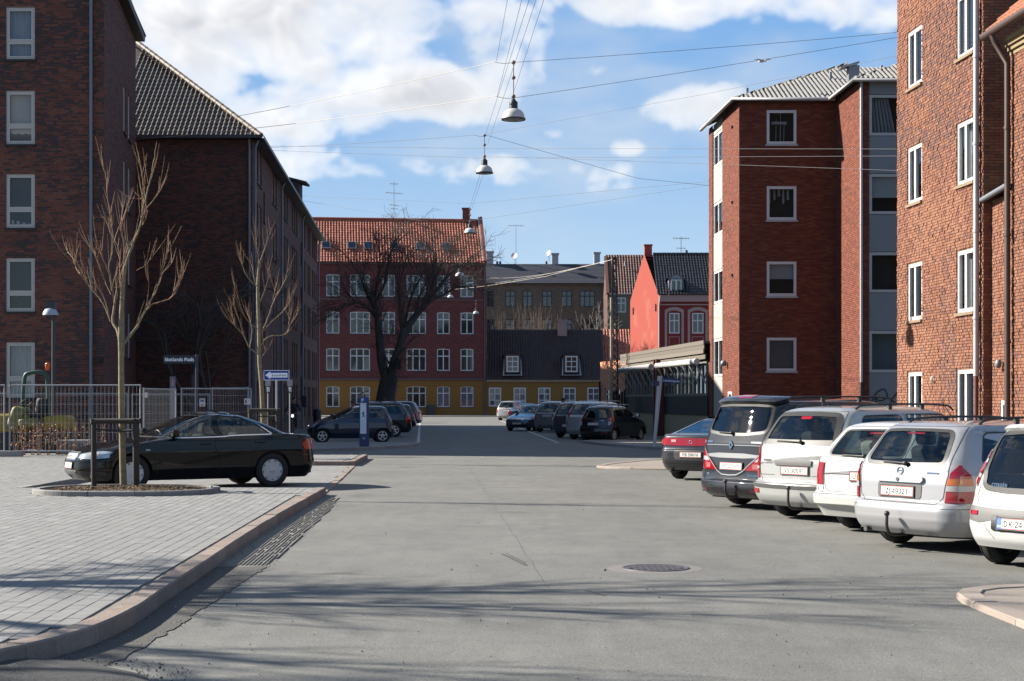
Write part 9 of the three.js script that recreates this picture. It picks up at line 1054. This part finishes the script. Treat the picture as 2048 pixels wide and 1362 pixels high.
{ const C = mpvC({ paint: paint(0.36, 0.37, 0.39, 0.4, 0.35), features: [{ name: 'tail_light', mat: redLens, pts: [[0.6, 0.95], [0.58, 1.45], [0.45, 1.45, 's'], [0.3, 0.95, 's']], off: 0.012, skirt: 0.02 }, { ...tallLight, pts: [[0.68, 0.6], [0.68, 0.8], [0.3, 0.8, 's'], [0.32, 0.6, 's']] }], rails: [0.75, 2.75, 1.58, 0.05, 0.55], railMat: alloy }); park(makeCar('silver_offroader', 'silver off-roader with tall red lights half hidden behind the black hatchback', C), C, [0.75, 0.85], 1148, 878, 30); }
{ const C = mpvC({ paint: paint(0.06, 0.07, 0.09, 0.4, 0.35), features: [{ ...tallLight, pts: [[0.66, 0.75], [0.66, 0.9], [0.3, 0.92, 's'], [0.3, 0.75, 's']] }], plate: ['VN 38 415', 0.05, 0.55], wiper: [0, 1.07, 0.35, 1.09] }); park(makeCar('grey_people_carrier', 'dark grey compact car left of the silver off-roader', C), C, [0.75, 0.85], 1121, 875, 30); }
{ const C = mpvC({ L: 4.65, paint: paint(0.2, 0.2, 0.21, 0.4, 0.35), features: [tallLight, gap([[0.01, 0.68], [0.7, 0.68]], 'r')], plate: ['XV 40 704', -0.02, 0.86], wiper: [0, 1.07, -0.3, 1.09], glass: carGlass }); park(makeCar('grey_minivan', 'grey minivan with a man standing beside it in the right row', C), C, [0.75, 0.85], 1080, 864, 24); }
{
const C = { L: 4.4, bowR: 0.1, bowF: 0.14, tr: 0.06, tf: 0.08, paint: paint(0.09, 0.11, 0.15, 0.4, 0.3), axles: [0.95, 3.55], wheelR: 0.31, arch: 0.35, ybR: 0.55, ybF: 0.52, track: 0.74, max: 0.11, rear: [[0.2, 0.12], [0.45, 0.0], [0.9, 0.08], [0.95, 0.3], [1.0, 0.55], [1.36, 1.4], [1.4, 1.55]], front: [[0.2, 0.14], [0.42, 0.0], [0.65, 0.08], [0.75, 0.3], [0.9, 1.0], [0.95, 1.25], [1.36, 2.0], [1.4, 2.15]], width: [[0.2, 0.82], [0.6, 0.86], [0.9, 0.84], [1.15, 0.72], [1.36, 0.61], [1.4, 0.57]], rr: [[0.2, 0.3], [1.4, 0.2]], rf: [[0.2, 0.4], [1.0, 0.35], [1.4, 0.2]], crown: 0.05, windshield: { y0: 0.97, x0: 0.66, y1: 1.35, x1: 0.52 }, rearWindow: roundPoly([[0.2, 1.02], [0.58, 1.02], [0.5, 1.34], [0.2, 1.35]], [0, 0.05, 0.05, 0]), sideWindows: [{ pts: [[1.1, 1.0], [2.0, 0.97], [2.0, 1.33], [1.45, 1.28]] }, { pts: [[2.08, 0.97], [3.05, 0.96], [2.55, 1.25], [2.08, 1.335]] }], cabin: [0.8, 3.3], belt: 0.95, seatY: 0.25, seats: [1.45, 2.3], wheelStyle: 'spoke', frontPlate: ['SD 30 471', 0.42], mirror: [2.95, 0.98], features: [{ name: 'head_light', mat: headLens, pts: [[0.42, 0.6, 'f'], [0.44, 0.69, 'f'], [0.66, 0.74, 'f'], [3.95, 0.76, 's'], [4.05, 0.64, 's'], [0.66, 0.6, 'f']], off: 0.01, skirt: 0.01 }, { name: 'grille', mat: chrome, mid: true, at: 'f', pts: [[0.38, 0.6], [0.4, 0.66], [0.38, 0.69]], off: 0.01 }, { name: 'intake', mat: blackTrim, mid: true, at: 'f', pts: [[0.6, 0.26], [0.62, 0.3], [0.6, 0.34]], off: 0.006 }] };
park(makeCar('blue_saloon', 'blue grey saloon facing the camera in the right row', C), C, [0.74, 3.55], 1071, 862, 203);
const D = { ...C, paint: paint(0.008, 0.009, 0.012, 0.1, 0.3), frontPlate: null, plate: ['RT 42 118', 0, 0.55], features: [{ name: 'tail_light', mat: redDark, pts: [[0.42, 0.72], [0.42, 0.88], [0.3, 0.9, 's'], [0.34, 0.74, 's']], off: 0.01, skirt: 0.015 }, gap([[0.0, 0.62], [0.7, 0.62]], 'r')], badges: [{ x: 0, y: 0.82, geo: ring(0.04, 0.01) }] };
park(makeCar('dark_saloon', 'black saloon seen from behind near the far end of the right row', D), D, [0.74, 0.95], 1023, 848, 24);
const E = mpvC({ paint: paint(0.34, 0.33, 0.32, 0.4, 0.35), features: [tallLight], plate: ['PJ 27 380', 0.1, 0.8], wiper: [0, 1.07, 0.3, 1.09] });
park(makeCar('silver_estate', 'silver estate car at the far end of the right row with pale red lights', E), E, [0.75, 0.85], 1001, 841, 24);
const Rr = { ...D, paint: paint(0.3, 0.015, 0.02, 0, 0.3), plate: null, plainCabin: true, glass: carGlassDark, badges: [] }; park(makeCar('red_car', 'red car whose roof shows behind the last silver estate', Rr), Rr, [0.74, 0.95], 1012, 837, 60);
const Bk = { ...D, paint: paint(0.012, 0.016, 0.03, 0.1, 0.3), plate: null, plainCabin: true, glass: carGlassDark, badges: [] }; park(makeCar('dark_car', 'dark car with only its roof showing behind the silver off-roader', Bk), Bk, [0.74, 0.95], 1172, 858, 75);
}
// ---------- people and bicycles ----------
function person(label, pos, turn, { joints, skin = [0.35, 0.2, 0.14], top = [0.02, 0.02, 0.025], legs = [0.02, 0.022, 0.03], hair = [0.03, 0.02, 0.015], H = 1.75, hairLong = false } = {}) {
const t = thing('person', label, 'person', pos, turn), J = joints, bones = [
['hip', 'chest', 0.155, 0.175], ['chest', 'neck', 0.165, 0.065], ['neck', 'head', 0.055, 0.09], ['shL', 'elL', 0.062, 0.048], ['elL', 'haL', 0.046, 0.034], ['shR', 'elR', 0.062, 0.048], ['elR', 'haR', 0.046, 0.034], ['chest', 'shL', 0.11, 0.07], ['chest', 'shR', 0.11, 0.07], ['hipL', 'knL', 0.088, 0.062], ['knL', 'anL', 0.058, 0.042], ['hipR', 'knR', 0.088, 0.062], ['knR', 'anR', 0.058, 0.042], ['anL', 'toL', 0.045, 0.035], ['anR', 'toR', 0.045, 0.035], ['hip', 'hipL', 0.13, 0.1], ['hip', 'hipR', 0.13, 0.1]].map(([a, b, ra, rb]) => [J[a], J[b], ra, rb]);
const caps = (p, list, k = 0.035) => { let d = 9; for (const [a, b, ra, rb] of list) { const abx = b.x - a.x, aby = b.y - a.y, abz = b.z - a.z, px = p.x - a.x, py = p.y - a.y, pz = p.z - a.z, s = clamp((px * abx + py * aby + pz * abz) / Math.max(1e-9, abx * abx + aby * aby + abz * abz)), dx = px - abx * s, dy = py - aby * s, dz = pz - abz * s, e = Math.sqrt(dx * dx + dy * dy + dz * dz) - lerp(ra, rb, s), h = clamp(0.5 + 0.5 * (d - e) / k); d = lerp(d, e, h) - k * h * (1 - h); } return d; };
const field = (list, c, half, n, k) => { const mc = new MarchingCubes(n, std({}), false, false, 200000); mc.isolation = 0; for (let z = 0; z < n; z++) for (let y = 0; y < n; y++) for (let x = 0; x < n; x++) mc.field[x + y * n + z * n * n] = -caps(V((x - n / 2) / (n / 2) * half + c.x, (y - n / 2) / (n / 2) * half + c.y, (z - n / 2) / (n / 2) * half + c.z), list, k); mc.update(); const g = new THREE.BufferGeometry(), N = mc.count, P = new Float32Array(mc.positionArray.slice(0, N * 3)), Q = new Float32Array(mc.normalArray.slice(0, N * 3)); for (let i = 0; i < N; i++) { P[i * 3] = P[i * 3] * half + c.x; P[i * 3 + 1] = P[i * 3 + 1] * half + c.y; P[i * 3 + 2] = P[i * 3 + 2] * half + c.z; } g.setAttribute('position', new THREE.BufferAttribute(P, 3)); g.setAttribute('normal', new THREE.BufferAttribute(Q, 3)); g.setAttribute('uv', new THREE.BufferAttribute(new Float32Array(N * 2), 2)); return g; };
const g = field(bones, V(0, 0.95, 0), 1.05, 88), N = g.attributes.position.count, col = new Float32Array(N * 3), wrist = (p, a, b) => { const l = b.distanceTo(a); return p.distanceTo(b) < 0.05; };
for (let i = 0; i < N; i++) { const p = V(g.attributes.position.getX(i), g.attributes.position.getY(i), g.attributes.position.getZ(i)); let c = p.y < J.hip.y + 0.02 ? legs : top; if (p.y < J.anL.y + 0.05 && p.distanceTo(J.toL) < 0.2 || p.distanceTo(J.anR) < 0.09 || p.distanceTo(J.toR) < 0.12) c = [0.015, 0.014, 0.014]; if (p.y > J.neck.y - 0.01 && p.distanceTo(J.head) < 0.3) c = skin; if (wrist(p, J.elL, J.haL) || wrist(p, J.elR, J.haR)) c = skin; col.set(c, i * 3); }
g.setAttribute('color', new THREE.BufferAttribute(col, 3)); add(t, 'body', g, std({ vertexColors: true, roughness: 0.85 }));
const h = J.head, hd = field([[V(h.x, h.y + 0.02, h.z), V(h.x, h.y + 0.05, h.z - 0.015), 0.085, 0.092], [V(h.x, h.y - 0.06, h.z + 0.03), V(h.x, h.y - 0.02, h.z + 0.02), 0.05, 0.07], [V(h.x, h.y - 0.02, h.z + 0.1), V(h.x, h.y + 0.02, h.z + 0.09), 0.013, 0.009], [V(h.x - 0.085, h.y - 0.01, h.z), V(h.x - 0.09, h.y + 0.02, h.z - 0.01), 0.018, 0.018], [V(h.x + 0.085, h.y - 0.01, h.z), V(h.x + 0.09, h.y + 0.02, h.z - 0.01), 0.018, 0.018]], h, 0.18, 52, 0.02); add(t, 'head', hd, std({ color: rgb(...skin), roughness: 0.7 }));
const hg = field([[V(h.x, h.y + 0.06, h.z - 0.03), V(h.x, h.y + 0.075, h.z + 0.02), 0.098, 0.085], [V(h.x, h.y, h.z - 0.06), V(h.x, h.y + (hairLong ? -0.12 : 0), h.z - 0.07), 0.07, 0.05]], h, 0.2, 44, 0.03); add(t, 'hair', hg, std({ color: rgb(...hair), roughness: 0.8 }));
const fc = new MB(); for (const s of [-1, 1]) fc.geo(new THREE.SphereGeometry(0.012, 8, 6), M4(h.x + s * 0.034, h.y + 0.018, h.z + 0.088)); fc.box(h.x - 0.026, h.y - 0.062, h.z + 0.07, h.x + 0.026, h.y - 0.052, h.z + 0.086); fc.to(t, 'face', std({ color: rgb(0.06, 0.03, 0.025), roughness: 0.6 }));
const hands = new MB(); for (const [a, b] of [['elL', 'haL'], ['elR', 'haR']]) { const d = new V3().subVectors(J[b], J[a]).normalize(), s = Math.abs(d.y) > 0.8 ? V(1, 0, 0) : new V3().crossVectors(d, V(0, 1, 0)).normalize(), u = new V3().crossVectors(s, d).normalize(); const p0 = J[b].clone(); hands.tube([p0, p0.clone().addScaledVector(d, 0.05), p0.clone().addScaledVector(d, 0.085)], [0.03, 0.04, 0.036], 0, 8); for (let f = 0; f < 4; f++) { const o = p0.clone().addScaledVector(d, 0.08).addScaledVector(s, (f - 1.5) * 0.02), l = [0.07, 0.08, 0.075, 0.06][f]; hands.tube([o, o.clone().addScaledVector(d, l * 0.5).addScaledVector(u, -0.012), o.clone().addScaledVector(d, l * 0.75).addScaledVector(u, -0.04)], [0.0095, 0.009, 0.007], 0, 6); } const o = p0.clone().addScaledVector(d, 0.03).addScaledVector(s, 0.03); hands.tube([o, o.clone().addScaledVector(d, 0.03).addScaledVector(s, 0.03), o.clone().addScaledVector(d, 0.06).addScaledVector(s, 0.03).addScaledVector(u, -0.02)], [0.011, 0.01, 0.008], 0, 6); } hands.to(t, 'hands', std({ color: rgb(...skin), roughness: 0.7 }));
return t;
}
const stand = (o = {}) => ({ hip: V(0, 0.95, 0), chest: V(0, 1.3, 0.01), neck: V(0, 1.5, 0), head: V(0, 1.63, 0.02), shL: V(0.19, 1.42, 0), shR: V(-0.19, 1.42, 0), elL: V(0.25, 1.14, -0.03), elR: V(-0.25, 1.14, -0.03), haL: V(0.24, 0.9, 0.07), haR: V(-0.24, 0.9, 0.07), hipL: V(0.1, 0.9, 0), hipR: V(-0.1, 0.9, 0), knL: V(0.11, 0.5, 0.02), knR: V(-0.11, 0.5, 0.02), anL: V(0.11, 0.08, -0.02), anR: V(-0.11, 0.08, -0.02), toL: V(0.13, 0.035, 0.14), toR: V(-0.13, 0.035, 0.14), ...o });
const onG = (u, Z, h = 0) => V((u - CU) / 3200 * Z, h, -Z);
person('man in dark clothes standing with bent arms beside the grey minivan', onG(1127, 78), -0.7, { joints: stand({ elL: V(0.3, 1.17, 0.05), elR: V(-0.3, 1.17, 0.05), haL: V(0.12, 1.05, 0.25), haR: V(-0.12, 1.08, 0.25) }) });
person('person with reddish hair behind the roof of the dark people carrier', onG(768, 82), 2.4, { joints: stand(), hair: [0.09, 0.03, 0.02], top: [0.03, 0.03, 0.04] });
person('person with pale face seen between the old tree and the black van', onG(786, 92, 0.25), -1.2, { joints: stand(), hair: [0.12, 0.08, 0.04], top: [0.05, 0.04, 0.04] });
function bicycle(name, label, pos, turn, col = 0.015, light = false, steer = 0) {
const t = thing(name, label, 'bicycle', pos, turn), m = std({ color: grey(col), roughness: 0.4 }), st = std({ color: grey(0.35), metalness: 0.6, roughness: 0.4 }), B = V(0, 0.34, 0), R = V(0, 0.34, -0.52), Fw = V(0, 0.34, 0.55), bb = V(0, 0.29, -0.08), st0 = V(0, 0.78, -0.26), hd = V(0, 0.82, 0.33), hd2 = V(0, 0.66, 0.39);
const wh = (c) => { const tr = new THREE.TorusGeometry(0.325, 0.018, 8, 36); tr.rotateY(Math.PI / 2); tr.translate(c.x, c.y, c.z); const w = add(t, 'wheel', tr, rubber); const rm = new MB(), g = new THREE.TorusGeometry(0.305, 0.01, 6, 36); g.rotateY(Math.PI / 2); rm.geo(g, M4(c.x, c.y, c.z)); for (let k = 0; k < 16; k++) { const a = k / 16 * 6.2832; rm.tube([c.clone().add(V((k & 1) * 0.05 - 0.025, 0, 0)), c.clone().add(V(0, 0.3 * Math.sin(a), 0.3 * Math.cos(a)))], 0.0018, 0.0018, 3, null, false); } add(w, 'rim', rm.build(), st); };
wh(R); wh(Fw); const f = new MB(); f.tube([bb, st0], 0.017, 0.017, 8); f.tube([st0, hd], 0.016, 0.016, 8); f.tube([bb, hd2], 0.018, 0.018, 8); f.tube([hd2, V(0, 0.9, 0.31)], 0.017, 0.017, 8); for (const s of [-1, 1]) { f.tube([V(s * 0.055, 0.34, -0.52), V(s * 0.02, 0.74, -0.25)], 0.009, 0.009, 6); f.tube([V(s * 0.055, 0.34, -0.52), V(s * 0.03, 0.29, -0.08)], 0.01, 0.01, 6); f.tube([V(s * 0.05, 0.34, 0.55), V(s * 0.045, 0.6, 0.43), V(s * 0.01, 0.68, 0.39)], 0.011, 0.011, 6); } f.to(t, 'frame', m);
const hb = new MB(); hb.tube([V(-0.29, 1.05, 0.12), V(-0.24, 1.06, 0.22), V(-0.06, 1.03, 0.31), V(0.06, 1.03, 0.31), V(0.24, 1.06, 0.22), V(0.29, 1.05, 0.12)], 0.012, 0.012, 8); hb.tube([V(0, 0.9, 0.31), V(0, 1.03, 0.31)], 0.012, 0.012, 8); hb.to(t, 'handlebar', st); const sd = new MB(); sd.geo(new RoundedBoxGeometry(0.16, 0.06, 0.27, 3, 0.028), M4(0, 0.96, -0.32)); sd.tube([st0, V(0, 0.94, -0.31)], 0.013, 0.013, 8); sd.to(t, 'saddle', rubber); const cr = new MB(); cr.lathe([[0, -0.005], [0.09, -0.005], [0.09, 0.005], [0, 0.005]], 20, M4(-0.05, 0.29, -0.08, 0, 0, Math.PI / 2)); cr.tube([V(-0.07, 0.29, -0.08), V(-0.09, 0.2, 0.06)], 0.01, 0.01, 6); cr.tube([V(0.07, 0.29, -0.08), V(0.09, 0.38, -0.22)], 0.01, 0.01, 6); cr.box(-0.15, 0.185, 0.02, -0.08, 0.205, 0.1); cr.box(0.08, 0.37, -0.26, 0.15, 0.39, -0.18); cr.to(t, 'crank', st); const mg = new MB(); for (const c of [R, Fw]) { const P = []; for (let k = 0; k <= 10; k++) { const a = lerp(0.2, Math.PI - 0.1, k / 10); P.push(c.clone().add(V(0, 0.36 * Math.sin(a), 0.36 * Math.cos(a) * -1))); } mg.tube(P, 0.02, 0.02, 5); } mg.to(t, 'mudguard', m);
if (light) { new MB().lathe([[0, -0.02], [0.055, -0.02], [0.06, 0.0], [0.055, 0.015], [0, 0.02]], 18, M4(0, 0.93, 0.42, 0, Math.PI / 2)).to(t, 'headlight', std({ color: grey(0.7), emissive: rgb(1, 0.97, 0.9), emissiveIntensity: 2.2, roughness: 0.2 })); const l = new THREE.SpotLight(new THREE.Color(1, 0.96, 0.88), 6, 0, 0.35, 0.6); l.position.set(0, 0.93, 0.46); l.target.position.set(0, 0.2, 6); l.castShadow = true; t.add(l, l.target); }
return t;
}
{ const Z = 76, p = onG(586.5, Z); bicycle('bicycle', 'bicycle with a lit headlamp ridden towards the camera beside the long left block', p, 0.05, 0.015, true);
person('cyclist in dark clothes riding towards the camera beside the long left block', p.clone(), 0.05, { joints: { hip: V(0, 1.04, -0.3), chest: V(0, 1.36, -0.12), neck: V(0, 1.55, -0.05), head: V(0, 1.68, 0.0), shL: V(0.19, 1.46, -0.08), shR: V(-0.19, 1.46, -0.08), elL: V(0.33, 1.22, 0.0), elR: V(-0.33, 1.22, 0.0), haL: V(0.285, 1.07, 0.1), haR: V(-0.285, 1.07, 0.1), hipL: V(0.1, 1.0, -0.28), hipR: V(-0.1, 1.0, -0.28), knL: V(0.14, 0.76, 0.12), knR: V(-0.13, 0.62, 0.08), anL: V(0.12, 0.43, -0.22), anR: V(-0.12, 0.26, 0.02), toL: V(0.12, 0.4, -0.08), toR: V(-0.12, 0.23, 0.16) } }); }
bicycle('bicycle', 'dark bicycle leaning by the beige plinth of the low wing', V((1357 - CU) / 3200 * 76, 0.1, -76), -0.35, 0.02);
renderer.render(scene, camera);
